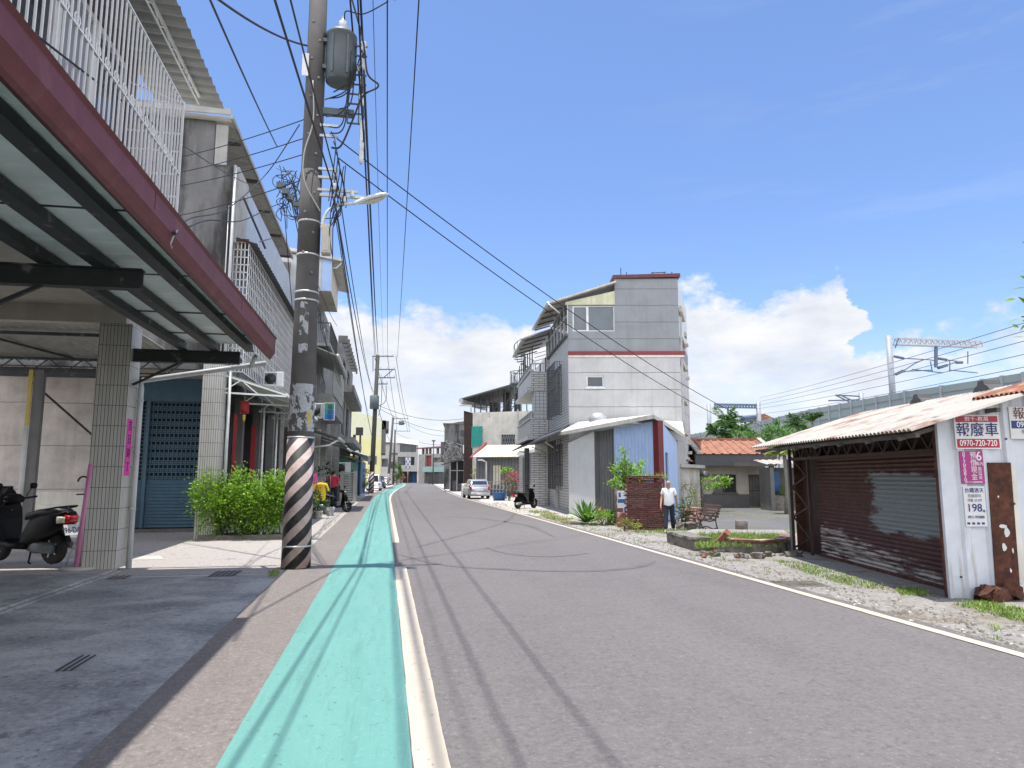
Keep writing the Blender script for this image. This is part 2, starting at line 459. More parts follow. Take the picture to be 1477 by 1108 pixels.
mat('barrier_panel', (.22, .26, .26), .6, var=.06, sc=.3)
mat('barrier_dark', (.12, .14, .15), .6, var=.06)
mat('viaduct', (.45, .46, .46), .85, streak=.3)
mat('mast', (.27, .29, .32), .5)
mat('mast_dark', (.10, .13, .20), .5)
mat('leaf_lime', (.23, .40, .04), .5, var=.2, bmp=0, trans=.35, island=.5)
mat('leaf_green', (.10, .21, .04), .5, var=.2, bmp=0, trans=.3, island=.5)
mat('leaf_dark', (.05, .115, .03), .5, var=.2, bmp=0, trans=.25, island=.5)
mat('leaf_yellow', (.26, .30, .06), .6, var=.2, bmp=0, trans=.3, island=.5)
mat('leaf_bract', (.45, .10, .12), .6, var=.2, bmp=0, trans=.3, island=.5)
mat('grass_blade', (.20, .29, .055), .6, var=.25, bmp=0, trans=.3, island=.55)
mat('grass_dry', (.30, .28, .10), .7, var=.25, bmp=0, trans=.3, island=.5)
mat('bark', (.14, .11, .085), .9, var=.3, sc=8, bmp=.5)
mat('palm_trunk', (.22, .20, .16), .9, var=.25, sc=6)
mat('terracotta', (.38, .16, .09), .8)
mat('bin_grey', (.13, .15, .175), .5)
mat('skin_tan', (.36, .20, .13), .55, var=.06, bmp=0)
mat('hair_black', (.01, .009, .009), .6, bmp=0)
mat('hair_grey', (.30, .27, .25), .7, bmp=0)
mat('shirt_white', (.74, .75, .77), .85, var=.04, bmp=.2, bsc=12)
mat('trouser_navy', (.012, .016, .03), .85, bmp=.2, bsc=12)
mat('shirt_red', (.42, .02, .06), .85, bmp=.2, bsc=12)
mat('shirt_yellow', (.72, .50, .03), .85, bmp=.2, bsc=12)
mat('cloth_pink', (.80, .12, .38), .85)
mat('cloth_blue', (.12, .22, .42), .85)
mat('cloth_grey', (.30, .30, .32), .85)
mat('shoe_white', (.65, .62, .58), .7)
mat('car_silver', (.52, .53, .55), .25, metal=.6, var=.03, bmp=0)
mat('car_white', (.74, .75, .76), .25, var=.03, bmp=0)
mat('car_blue', (.04, .09, .22), .25, var=.03, bmp=0)
mat('tarp_teal', (.03, .36, .30), .55, var=.2, sc=5)
mat('green_wall', (.06, .20, .12), .7)
mat('awning_teal', (.25, .38, .36), .6, streak=.3)
mat('white_cap', (.7, .7, .68), .7)
mat_tile('tile_pale', (.56, .54, .49), (.50, .485, .44), (.07, .066, .06), .385, .062, .0055, .0, .35, .3, vertical=True)
mat_tile('tile_facade', (.62, .615, .605), (.56, .555, .545), (.10, .10, .105), .62, .14, .016, .5, .4, .2)
mat_tile('tile_square', (.58, .59, .61), (.54, .55, .57), (.17, .17, .18), .22, .22, .014, .0, .4, .15)
mat_lines('gable_wall', (.51, .507, .50), (.10, .10, .10), .88, .032, zoff=.03, streak=.3, top=(8.0, (.27, .285, .30)))
mat_lines('pour_wall', (.50, .455, .42), (.07, .065, .06), 1.35, .02, streak=.25, var=.3)
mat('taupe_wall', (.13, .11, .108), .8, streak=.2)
mat('wall_weathered', (.25, .245, .235), .9, streak=.9, scol=(.04, .04, .038), bmp=.3, patch=((.09, .085, .08), 1.2, .56, .7), pst=(1, 1, .4))
# rusty shutter: red oxide paint lost in a big patch (grey) and along the foot (bare metal)
def shutter_mat():
    m, nt, b = nodes('shutter'); co = N(nt, 'ShaderNodeTexCoord').outputs['Object']
    s = N(nt, 'ShaderNodeSeparateXYZ'); nt.links.new(co, s.inputs[0])
    base = mixc(nt, ramp(nt, noise(nt, co, 6, 8, .7), .3, .7), (.06, .026, .024), (.115, .05, .043))
    w1 = math_(nt, 'MULTIPLY', math_(nt, 'SUBTRACT', noise(nt, scaled(nt, co, (1.2, 1.2, 5)), 1.8, 7, .7), .5), 1.1)
    # grey patch: around (x 4.9, z 1.25) in wall coordinates
    dx = math_(nt, 'DIVIDE', math_(nt, 'SUBTRACT', s.outputs[0], 5.15), 1.75); dz = math_(nt, 'DIVIDE', math_(nt, 'SUBTRACT', s.outputs[2], 1.28), .52)
    d = math_(nt, 'MAXIMUM', math_(nt, 'ABSOLUTE', dx), math_(nt, 'ABSOLUTE', dz))
    f1 = ramp(nt, math_(nt, 'ADD', d, w1), 1.04, .94)
    c = mixc(nt, f1, base, (.22, .25, .255))
    lim = math_(nt, 'MULTIPLY_ADD', s.outputs[0], -.12, .82)
    n2 = noise(nt, scaled(nt, co, (.6, .6, 9)), 2.2, 8, .7)
    f2 = math_(nt, 'MULTIPLY', ramp(nt, n2, .45, .52), ramp(nt, math_(nt, 'SUBTRACT', math_(nt, 'ADD', lim, w1), s.outputs[2]), -.05, .12))
    c = mixc(nt, f2, c, (.42, .39, .35))
    nt.links.new(c, b.inputs['Base Color']); b.inputs['Roughness'].default_value = .7
shutter_mat()
def rustpatch_mat():
    m, nt, b = nodes('sheet_sign_wall'); co = N(nt, 'ShaderNodeTexCoord').outputs['Object']
    c = mixc(nt, ramp(nt, noise(nt, co, 3, 6, .6), .3, .7), (.58, .61, .66), (.70, .73, .78))
    c = mixc(nt, ramp(nt, noise(nt, scaled(nt, co, (3, 3, .25)), 2, 7, .65), .54, .70), c, (.38, .31, .25))
    nt.links.new(c, b.inputs['Base Color']); b.inputs['Roughness'].default_value = .55
rustpatch_mat()
def stripe_mat():
    m, nt, b = nodes('pole_stripes'); co = N(nt, 'ShaderNodeTexCoord').outputs['Object']
    s = N(nt, 'ShaderNodeSeparateXYZ'); nt.links.new(co, s.inputs[0])
    a = math_(nt, 'DIVIDE', math_(nt, 'ARCTAN2', s.outputs[1], s.outputs[0]), 2*PI)
    z = math_(nt, 'MULTIPLY', s.outputs[2], 2.4)
    f = math_(nt, 'FRACT', math_(nt, 'SUBTRACT', z, math_(nt, 'MULTIPLY', a, 4.0)))
    st = math_(nt, 'GREATER_THAN', f, .52)
    pk = mixc(nt, ramp(nt, noise(nt, co, 5, 7, .65), .35, .7), (.52, .43, .41), (.36, .25, .21))
    bk = mixc(nt, ramp(nt, noise(nt, co, 7, 7, .65), .45, .75), (.014, .014, .016), (.06, .05, .045))
    c = mixc(nt, st, bk, pk)
    nt.links.new(c, b.inputs['Base Color']); b.inputs['Roughness'].default_value = .6
stripe_mat()
def torn_mat():
    m, nt, b = nodes('torn_paper'); co = N(nt, 'ShaderNodeTexCoord').outputs['Object']
    n = noise(nt, scaled(nt, co, (1, 1, .7)), 7, 6, .6, .3)
    pr = mixc(nt, ramp(nt, noise(nt, scaled(nt, co, (6, 6, 14)), 8, 3), .5, .56), (.38, .395, .41), (.22, .23, .25))
    c = mixc(nt, math_(nt, 'GREATER_THAN', n, .50), pr, (.075, .07, .067))
    nt.links.new(c, b.inputs['Base Color']); b.inputs['Roughness'].default_value = .8
torn_mat()
def sign_grad_mat():
    m, nt, b = nodes('sign_gradient'); co = N(nt, 'ShaderNodeTexCoord').outputs['Object']
    s = N(nt, 'ShaderNodeSeparateXYZ'); nt.links.new(co, s.inputs[0])
    f = ramp(nt, math_(nt, 'ADD', s.outputs[2], math_(nt, 'MULTIPLY', s.outputs[0], -.5)), -.35, .45)
    c = mixc(nt, f, (.02, .16, .50), (.10, .40, .06)); nt.links.new(c, b.inputs['Base Color']); b.inputs['Roughness'].default_value = .4
sign_grad_mat()
def ground_mats():
    # weathered road asphalt
    for name, col, var in (('asphalt', (.130, .119, .115), .12), ('pavement', (.172, .150, .138), .12), ('yard', (.105, .102, .10), .25)):
        m, nt, b = nodes(name); co = N(nt, 'ShaderNodeTexCoord').outputs['Object']
        big = noise(nt, scaled(nt, co, (1, .3, 1)), .7, 6, .6); fine = noise(nt, co, 30, 5, .8); mid = noise(nt, co, 13, 6, .8)
        c = mixc(nt, ramp(nt, big, .3, .7), [x*(1-var) for x in col], [x*(1+var) for x in col])
        c = mixc(nt, ramp(nt, noise(nt, co, 2.2, 7, .7), .42, .72), c, [x*1.14 for x in col])
        c = mixc(nt, math_(nt, 'MULTIPLY', ramp(nt, noise(nt, scaled(nt, co, (1.3, .05, 1)), 1.0, 5, .6), .5, .68), .35), c, [x*.78 for x in col])
        c = mixc(nt, math_(nt, 'MULTIPLY', ramp(nt, noise(nt, co, .9, 8, .7), .60, .70), .4), c, [x*.6 for x in col])
        c = mixc(nt, ramp(nt, mid, .53, .66), c, [min(1, x*1.38) for x in col]); c = mixc(nt, ramp(nt, mid, .47, .36), c, [x*.72 for x in col])
        c = mixc(nt, ramp(nt, fine, .57, .66), c, [min(1, x*1.9) for x in col])
        c = mixc(nt, ramp(nt, fine, .43, .33), c, [x*.5 for x in col])
        if name == 'yard': c = mixc(nt, ramp(nt, noise(nt, co, .6, 7, .7), .52, .68), c, (.16, .17, .06))
        if name == 'asphalt':
            v = N(nt, 'ShaderNodeTexVoronoi', feature='DISTANCE_TO_EDGE'); v.inputs['Scale'].default_value = .22
            wv = N(nt, 'ShaderNodeVectorMath', operation='MULTIPLY_ADD'); nz = N(nt, 'ShaderNodeTexNoise'); nz.inputs['Scale'].default_value = 1.5; nz.inputs['Detail'].default_value = 5
            nt.links.new(co, nz.inputs['Vector']); nt.links.new(nz.outputs['Color'], wv.inputs[0]); wv.inputs[1].default_value = (1.6, 1.6, 0); nt.links.new(co, wv.inputs[2])
            nt.links.new(wv.outputs[0], v.inputs['Vector'])
            cr = math_(nt, 'MULTIPLY', math_(nt, 'LESS_THAN', v.outputs['Distance'], .0035), math_(nt, 'GREATER_THAN', noise(nt, co, .25, 2), .52))
            c = mixc(nt, math_(nt, 'MULTIPLY', cr, .22), c, (.05, .05, .05))
        nt.links.new(c, b.inputs['Base Color']); b.inputs['Roughness'].default_value = .85
        bump(nt, b, mid, .6, .014)
    m, nt, b = nodes('forecourt'); co = N(nt, 'ShaderNodeTexCoord').outputs['Object']
    s = N(nt, 'ShaderNodeSeparateXYZ'); nt.links.new(co, s.inputs[0])
    n1 = noise(nt, co, .8, 8, .68, .4); fine = noise(nt, co, 55, 3, .8)
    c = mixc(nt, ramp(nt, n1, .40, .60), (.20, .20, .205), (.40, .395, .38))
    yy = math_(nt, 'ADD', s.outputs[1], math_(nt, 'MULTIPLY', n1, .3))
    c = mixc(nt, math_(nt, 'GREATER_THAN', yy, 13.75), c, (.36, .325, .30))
    c = mixc(nt, ramp(nt, noise(nt, co, 2.6, 8, .7), .58, .70), c, (.09, .09, .095))
    gm = noise(nt, co, 16, 7, .82)
    c = mixc(nt, ramp(nt, gm, .54, .66), c, (.46, .455, .44)); c = mixc(nt, ramp(nt, gm, .46, .35), c, (.09, .09, .095))
    nt.links.new(c, b.inputs['Base Color']); b.inputs['Roughness'].default_value = .9; bump(nt, b, gm, .7, .02)
    m, nt, b = nodes('lane_green'); co = N(nt, 'ShaderNodeTexCoord').outputs['Object']
    c = mixc(nt, ramp(nt, noise(nt, scaled(nt, co, (2.5, .4, 1)), 1.2, 6, .65), .3, .7), (.104, .275, .243), (.13, .312, .278))
    c = mixc(nt, math_(nt, 'MULTIPLY', ramp(nt, noise(nt, scaled(nt, co, (3, .22, 1)), 2.2, 8, .75), .50, .66), .55), c, (.075, .19, .165))
    c = mixc(nt, ramp(nt, noise(nt, co, 13, 6, .8), .56, .7), c, (.15, .36, .31)); c = mixc(nt, ramp(nt, noise(nt, scaled(nt, co, (1.5, 1, 1)), 8, 8, .8), .605, .64), c, (.07, .12, .11))
    c = mixc(nt, ramp(nt, noise(nt, co, 70, 2, .7), .66, .74), c, (.04, .13, .11))
    nt.links.new(c, b.inputs['Base Color']); b.inputs['Roughness'].default_value = .75; bump(nt, b, noise(nt, co, 60, 3, .8), .4, .01)
    m, nt, b = nodes('road_paint'); co = N(nt, 'ShaderNodeTexCoord').outputs['Object']
    c = mixc(nt, ramp(nt, noise(nt, co, 3, 7, .7), .3, .7), (.47, .405, .32), (.53, .465, .375))
    c = mixc(nt, ramp(nt, noise(nt, scaled(nt, co, (2, 1, 1)), 9, 8, .78), .59, .64), c, (.26, .24, .22))
    nt.links.new(c, b.inputs['Base Color']); b.inputs['Roughness'].default_value = .7; bump(nt, b, noise(nt, co, 60, 3, .8), .3, .01)
    m, nt, b = nodes('earth'); co = N(nt, 'ShaderNodeTexCoord').outputs['Object']
    n1 = noise(nt, co, .7, 8, .7); n2 = noise(nt, co, 3.2, 8, .78); fine = noise(nt, co, 17, 7, .85)
    c = mixc(nt, ramp(nt, n2, .35, .65), (.22, .205, .185), (.36, .34, .315))
    c = mixc(nt, ramp(nt, n1, .52, .62), c, (.20, .165, .12))
    c = mixc(nt, ramp(nt, noise(nt, co, 1.3, 8, .75), .58, .68), c, (.17, .18, .06))
    c = mixc(nt, ramp(nt, fine, .54, .64), c, (.50, .48, .45)); c = mixc(nt, ramp(nt, fine, .46, .35), c, (.12, .11, .10))
    nt.links.new(c, b.inputs['Base Color']); b.inputs['Roughness'].default_value = .95; bump(nt, b, fine, .9, .03)
    mat('skid', (.112, .104, .100), .8, var=.25, bmp=.5, bsc=60)
    mat('apron', (.46, .43, .40), .9, var=.2, sc=1.3, bmp=.3, patch=((.30, .28, .26), 1.5, .55, .65))
    mat('patch_dark', (.23, .23, .23), .9, var=.3, sc=3, bmp=.4)
    mat('iron_cover', (.20, .185, .175), .7, var=.25, bmp=.4)
ground_mats()
# ------------------------------------------------------------------ sky, sun, camera
SUN_EL, SUN_AZ = 84.5, -96.0     # azimuth from +Y (down the street), clockwise positive: the sun stands high over the left-hand houses
def sky():
    w = bpy.data.worlds.new('World'); SC.world = w; w.use_nodes = True; nt = w.node_tree
    bg = nt.nodes['Background']
    st = N(nt, 'ShaderNodeTexSky', sky_type='NISHITA'); st.sun_disc = False
    st.sun_elevation = math.radians(SUN_EL); st.sun_rotation = math.radians(SUN_AZ)
    st.air_density = 1.0; st.dust_density = .6; st.ozone_density = 1.6
    co = N(nt, 'ShaderNodeTexCoord').outputs['Generated']
    s = N(nt, 'ShaderNodeSeparateXYZ'); nt.links.new(co, s.inputs[0])
    az = math_(nt, 'ARCTAN2', s.outputs[0], s.outputs[1])          # radians, 0 = down the street, + = right
    el = math_(nt, 'ARCSINE', s.outputs[2])
    cb = N(nt, 'ShaderNodeCombineXYZ'); nt.links.new(az, cb.inputs[0]); nt.links.new(math_(nt, 'MULTIPLY', el, 1.5), cb.inputs[1])
    # height of the cloud tops round the horizon
    fc = N(nt, 'ShaderNodeFloatCurve'); cv = fc.mapping.curves[0]
    azw = math_(nt, 'MULTIPLY_ADD', math_(nt, 'SUBTRACT', noise(nt, cb.outputs[0], 11, 8, .6), .5), .16, az)
    nt.links.new(math_(nt, 'MULTIPLY_ADD', azw, 1/math.radians(130), .5, clamp=True), fc.inputs['Value'])
    cv.points[0].location = (0, 14/40); cv.points[1].location = (1, 11/40)
    for a, e in CLOUD_TOPS: cv.points.new(a/130+.5, e/40)
    for p in cv.points: p.handle_type = 'VECTOR'
    fc.mapping.update()
    behind = ramp(nt, math_(nt, 'ABSOLUTE', az), 1.1, 1.7)          # unseen clouds added at one's back as fill light for the shade
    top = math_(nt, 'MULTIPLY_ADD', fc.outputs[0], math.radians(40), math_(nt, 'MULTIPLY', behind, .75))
    puff = noise(nt, cb.outputs[0], 16, 9, .58, .25); puff2 = noise(nt, cb.outputs[0], 48, 6, .6)
    jit = math_(nt, 'MULTIPLY_ADD', math_(nt, 'SUBTRACT', puff, .5), .125, math_(nt, 'MULTIPLY', math_(nt, 'SUBTRACT', puff2, .5), .04))
    d = math_(nt, 'SUBTRACT', math_(nt, 'ADD', top, jit), el)
    edge = ramp(nt, d, -.006, .024)
    thin = ramp(nt, noise(nt, scaled(nt, cb.outputs[0], (1, 1.8, 1)), 5.5, 7, .6), .34, .60)
    deep = ramp(nt, d, .05, .13)
    m1 = math_(nt, 'MULTIPLY', edge, math_(nt, 'MULTIPLY_ADD', math_(nt, 'MULTIPLY', deep, math_(nt, 'SUBTRACT', 1, thin)), -.42, .97))
    right = ramp(nt, az, .66, .74)                                   # only torn veils at the far right
    m1 = math_(nt, 'MULTIPLY', m1, math_(nt, 'MULTIPLY_ADD', math_(nt, 'MULTIPLY', right, math_(nt, 'SUBTRACT', 1, behind)), math_(nt, 'MULTIPLY_ADD', ramp(nt, puff, .42, .66), .75, -.75), 1))
    rot = N(nt, 'ShaderNodeMapping'); rot.inputs['Rotation'].default_value = (0, 0, -.72); rot.inputs['Scale'].default_value = (1.3, 6, 1); nt.links.new(cb.outputs[0], rot.inputs[0])
    wisp = math_(nt, 'MULTIPLY', ramp(nt, noise(nt, rot.outputs[0], 1.7, 8, .66), .52, .85), math_(nt, 'MULTIPLY', ramp(nt, az, .3, .7), .22))
    m = math_(nt, 'MAXIMUM', m1, wisp)
    hz = math_(nt, 'MULTIPLY', ramp(nt, el, .20, -.02), .55)
    m = math_(nt, 'MAXIMUM', m, hz)
    shade = mixc(nt, ramp(nt, noise(nt, scaled(nt, cb.outputs[0], (1, 1.6, 1)), 7, 7, .6), .30, .62), (.70, .745, .84), (.985, .985, 1.0))
    tint = mixc(nt, 1.0, st.outputs[0], SKY_TINT, 'MULTIPLY')
    lum = N(nt, 'ShaderNodeCombineColor'); lv = math_(nt, 'MULTIPLY_ADD', behind, CLOUD_LUM*1.5, CLOUD_LUM)  # the added rear clouds are also made brighter, to lift shaded surfaces
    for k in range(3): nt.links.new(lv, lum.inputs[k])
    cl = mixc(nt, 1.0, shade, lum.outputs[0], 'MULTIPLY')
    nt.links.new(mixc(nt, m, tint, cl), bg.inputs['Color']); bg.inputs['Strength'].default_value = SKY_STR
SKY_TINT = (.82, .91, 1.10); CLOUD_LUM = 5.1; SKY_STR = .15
# (azimuth from the street axis, elevation of the cloud top)
CLOUD_TOPS = []
for x_, y_ in ((300, 430), (485, 438), (560, 440), (600, 446), (650, 458), (700, 462), (745, 466), (850, 440), (930, 425), (985, 414), (1015, 418), (1050, 440), (1085, 443), (1115, 430), (1150, 416), (1185, 402), (1205, 392), (1222, 410), (1232, 455), (1246, 505), (1260, 500), (1290, 490), (1320, 500), (1350, 505), (1380, 470), (1420, 455), (1477, 435)):
    r_ = ray(x_, y_); CLOUD_TOPS.append((math.degrees(math.atan2(r_.x, r_.y)), math.degrees(math.atan2(r_.z, math.hypot(r_.x, r_.y)))))
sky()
su = bpy.data.lights.new('sun', 'SUN'); su.energy = 4.6; su.angle = math.radians(.53); su.color = (1, .96, .90)
so = bpy.data.objects.new('sun', su); COL.objects.link(so); so.location = (0, 0, 60)
e_, a_ = math.radians(SUN_EL), math.radians(SUN_AZ)
so.rotation_euler = Vector((math.cos(e_)*math.sin(a_), math.cos(e_)*math.cos(a_), math.sin(e_))).to_track_quat('Z', 'Y').to_euler()
cam = bpy.data.cameras.new('camera'); cam.sensor_width = 36; cam.lens = F_/1477*36; cam.clip_end = 3000; cam.clip_start = .05
co_ = bpy.data.objects.new('camera', cam); COL.objects.link(co_); co_.location = (0, 0, CAMH); co_.rotation_euler = (PI/2+TILT, 0, -YAW)
SC.camera = co_
SC.view_settings.view_transform = 'Standard'; SC.view_settings.look = 'None'; SC.view_settings.gamma = 1; SC.view_settings.exposure = .42
SC.cycles.max_bounces = 6; SC.cycles.diffuse_bounces = 3; SC.cycles.glossy_bounces = 2; SC.cycles.transmission_bounces = 3
SC.cycles.use_denoising = True
SC.cycles.caustics_reflective = False; SC.cycles.caustics_refractive = False
# ------------------------------------------------------------------ ground, road and markings
def bend(y):
    t = min(max((y-50)/120, 0), 1); return 4.0*t*t*(3-2*t)
def strip(name, m, x0, x1, y0, y1, z, n=40, rag=0.0):
    b = MB(); vs = []; fs = []; rs = random.Random(int(x0*977)); a = c = 0.0
    for i in range(n+1):
        y = y0+(y1-y0)*i/n; o = bend(y)
        if rag: a = a*.8+rs.gauss(0, rag); c = c*.8+rs.gauss(0, rag)
        vs += [(x0+o+a, y, z), (x1+o+c, y, z)]
    for i in range(n): fs.append((2*i, 2*i+1, 2*i+3, 2*i+2))
    b.add(vs, fs); return b.build(name, m, kind='structure')
g = MB(); g.add([(-900, -300, -.03), (900, -300, -.03), (900, 2500, -.03), (-900, 2500, -.03)], [(0, 1, 2, 3)]); g.build('ground', 'earth', kind='structure')
strip('road', 'asphalt', -1.0, 6.45, -14, 186, 0.0)
strip('roadside_pavement', 'pavement', -1.82, -.96, -14, 186, .004, 1500, .002)
b = MB(); b.add([(-30, -14, -.001), (-1.8, -14, -.001), (-1.8, 60, -.001), (-30, 60, -.001)], [(0, 1, 2, 3)]); b.build('forecourt_ground', 'forecourt', kind='structure')
strip('far_pavement', 'apron', -14, -1.81, 60, 186, 0.0)
strip('cycle_lane', 'lane_green', -.97, .2, -14, 176, .008, 1500, .0018)
strip('lane_edge_marking', 'road_paint', .205, .425, -14, 14.0, .0082, 300, .0016)
strip('lane_edge_marking', 'road_paint', .205, .385, 19.0, 176, .0082, 900, .0016)
strip('road_edge_marking', 'road_paint', 6.12, 6.27, -14, 178, .008, 1500, .0016)
# gravel verge, aprons and yards on the right
b = MB(); b.add([(6.4, -14, -.004), (40, -14, -.004), (40, 60, -.004), (6.4, 60, -.004)], [(0, 1, 2, 3)]); b.build('gravel_verge', 'earth', kind='structure')
def poly(name, m, pts, z):
    q = MB(); q.add([(p[0], p[1], z) for p in pts], [tuple(range(len(pts)))]); return q.build(name, m, kind='structure')
def gp(*pts): return [tuple(G(x, y)[:2]) for x, y in pts]
poly('house_yard', 'yard', gp((978, 768), (1146, 770), (1190, 735), (1180, 729), (1000, 729), (985, 750)), .004)
poly('concrete_apron', 'apron', gp((690, 723), (752, 741), (830, 752), (860, 745), (830, 728), (760, 716), (700, 716)), .002)
strip('concrete_apron', 'apron', 6.5, 12, 55, 180, .001)
# raised arcade floor with a worn lip
b = MB(); b.box(-13, -4.88, -14, 14.35, -.05, .055); b.box(-4.88, -4.80, -14, 14.3, -.05, .025); b.build('arcade_floor', 'forecourt', kind='structure')
poly('concrete_threshold', 'apron', [(-5.2, 13.35), (-1.95, 13.35), (-1.95, 13.48), (-5.2, 13.48)], .004)
poly('concrete_threshold', 'apron', [(-6.6, 16.0), (-4.6, 16.2), (-4.9, 16.9), (-6.9, 16.6)], .004)
# skid marks
def ribbon(b, pts, w, z=.0045):
    P = [Vector((p[0], p[1], z)) for p in pts]; vs = []; fs = []
    for i, p in enumerate(P):
        d = (P[min(i+1, len(P)-1)]-P[max(i-1, 0)]).normalized(); a = Vector((-d.y, d.x, 0))*w/2
        t = min(i, len(P)-1-i)/max(1, len(P)*.25); a *= min(1, .25+t)
        vs += [p-a, p+a]
    for i in range(len(P)-1): fs.append((2*i, 2*i+1, 2*i+3, 2*i+2))
    b.add(vs, fs)
def spline(pts, n=10):
    P = [Vector(p) for p in pts]; out = []
    for i in range(len(P)-1):
        p0 = P[max(i-1, 0)]; p1 = P[i]; p2 = P[i+1]; p3 = P[min(i+2, len(P)-1)]
        for k in range(n):
            t = k/n; out.append(.5*((2*p1)+(p2-p0)*t+(2*p0-5*p1+4*p2-p3)*t*t+(3*p1-p0-3*p2+p3)*t**3))
    out.append(P[-1]); return out
b = MB()
for pts, w in ((((575, 800), (640, 815), (740, 822), (850, 824), (920, 818), (945, 810)), .17),
               (((640, 745), (690, 748), (760, 758), (800, 775)), .18),
               (((600, 790), (680, 768), (730, 752), (745, 738)), .15), (((700, 790), (740, 800), (800, 803), (850, 798)), .12)):
    ribbon(b, spline([G(*p) for p in pts], 12), w)
b.build('tyre_marks', 'skid', kind='structure')
# ================================================================== LEFT SIDE
def window(parent, fr, x0, x1, z0, z1, cols=2, fm='white_paint', gm='glass', d=.1, w=.05, sill=True, rows=1, name='window'):
    """framed window in a wall opening: frame with mullions, pane(s) as sub-part"""
    b = MB(fr.M); y0, y1 = d-.06, d
    b.box(x0, x0+w, y0, y1, z0, z1); b.box(x1-w, x1, y0, y1, z0, z1); b.box(x0+w, x1-w, y0, y1, z0, z0+w); b.box(x0+w, x1-w, y0, y1, z1-w, z1)
    for i in range(1, cols):
        c = x0+(x1-x0)*i/cols; b.box(c-w*.45, c+w*.45, y0+.004, y1-.002, z0+w, z1-w)
    for i in range(1, rows):
        c = z0+(z1-z0)*i/rows; b.box(x0+w, x1-w, y0+.008, y1-.004, c-w*.4, c+w*.4)
    if sill: b.box(x0-.06, x1+.06, -.07, .0, z0-.07, z0-.002)
    f = b.build(name, fm, parent)
    p = MB(fr.M); p.box(x0+w*.5, x1-w*.5, y1-.02, y1-.012, z0+w*.5, z1-w*.5); p.build('pane', gm, f)
    return f
def grille(parent, fr, x0, x1, z0, z1, nx, nz, out=.12, r=.012, m='white_bars', depth=None, name='grille'):
    """bar cage standing 'out' in front of a wall"""
    b = MB(fr.M)
    for i in range(nx+1):
        x = x0+(x1-x0)*i/nx; b.bar((x, -out, z0), (x, -out, z1), r*2)
    for i in range(nz+1):
        z = z0+(z1-z0)*i/nz; b.bar((x0, -out, z), (x1, -out, z), r*2)
        b.bar((x0, -out, z), (x0, 0, z), r*2); b.bar((x1, -out, z), (x1, 0, z), r*2)
    n2 = max(1, int(out/.12))
    for e in (x0, x1):
        for k in range(1, n2): b.bar((e, -out*k/n2, z0), (e, -out*k/n2, z1), r*2)
    return b.build(name, m, parent)
def ac_unit(loc, rz, label, group=None, s=1.0):
    t = thing('air_conditioner', label, 'air conditioner', loc, group)
    b = MB(); b.box(-.4*s, .4*s, 0, .32*s, 0, .62*s); o = b.build('casing', 'white_paint', t, world=False, bevel=.02)
    b = MB()
    for i in range(9): b.box(-.34*s, .12*s, -.012, -.002, (.08+i*.055)*s, (.105+i*.055)*s)
    for i in range(4): b.box((-.34+i*.15)*s, (-.325+i*.15)*s, -.018, -.012, .06*s, .56*s)
    b.lathe([(.2*s, 0), (.23*s, .01)], (-.11*s, -.004, .31*s), 20, M=Matrix.Rotation(PI/2, 3, 'X'))
    b.build('fan_grille', 'dark_frame', t, world=False)
    b = MB(); b.bar((-.3*s, .34*s, -.03), (-.3*s, -.05, -.03), .04); b.bar((.3*s, .34*s, -.03), (.3*s, -.05, -.03), .04); b.build('bracket', 'galv', t, world=False)
    t.rotation_euler.z = rz; return t
# ---- foreground townhouse
T1 = thing('townhouse', 'nearest left-hand house with oxblood canopy fascia and white barred balcony above', 'house', (-4.5, 6, 0))
for cy in (14.2, 8.6):
    b = MB(); b.box(-5.46, -4.88, cy, cy+.55, .05, 4.66); b.build('column', 'tile_pale', T1)
b = MB(); sec = []
for y in (-4, 2, 8, 14.35):
    o = .0102*(14.35-y); sec.append([(-2.45, y, 4.155+o*.6), (-2.36, y, 4.06+o), (-2.325, y, 4.085+o), (-2.255, y, 4.20+o*.8), (-2.255, y, 4.47), (-2.225, y, 4.50), (-2.45, y, 4.50)])
b.loft(sec); b.sm = [False]*len(b.sm)
b.build('fascia', 'oxblood', T1)
b = MB()
for y in (2.2, 6.9, 11.0): b.box(-2.275, -2.25, y, y+.02, 4.3, 4.505)
split(b, 'fascia_joint', 'oxblood_dark', T1)
b = MB(); b.corr((-4.25, -4, 4.36), (-4.25, 14.3, 4.36), (-2.38, -4, 4.36), (-2.38, 14.3, 4.36), 46, .012, kind='box'); b.build('soffit', 'soffit_white', T1)
b = MB()
for y in (4.6, 7.1, 9.4, 11.6, 13.3): b.box(-4.2, -2.55, y, y+.03, 4.338, 4.352)
split(b, 'soffit_batten', 'black_steel', T1)
for x in (-2.72, -3.38, -3.96):
    b = MB(); b.box(x-.05, x+.05, -4, 14.3, 4.21, 4.335); b.box(x-.08, x+.08, -4, 14.3, 4.20, 4.215); b.build('purlin', 'black_steel', T1)
for y in (2.9, 8.72, 14.36):
    b = MB(); b.box(-4.88, -2.92, y-.015, y+.015, 3.97, 4.2); b.box(-4.88, -2.92, y-.07, y+.07, 3.955, 3.97); b.box(-4.88, -2.92, y-.07, y+.07, 4.185, 4.2)
    b.bar((-4.86, y, 3.5), (-4.0, y, 3.97), .045); b.build('bracket', 'black_steel', T1)
b = MB(); b.box(-9, -4.2, -4, 14.3, 5.0, 5.12); b.build('arcade_ceiling', 'beige_paint', T1)
b = MB(); b.box(-9, -5.0, 14.2, 14.42, 4.665, 5.0); b.box(-4.24, -4.2, -4, 14.3, 4.36, 5.0); b.box(-9, -5.47, 8.5, 8.75, 4.665, 4.998); split(b, 'lintel', 'beige_paint', T1)
b = MB(); b.box(-9.2, -9, -4, 14.4, 0, 5); b.build('back_wall', 'cement_mottled', T1)
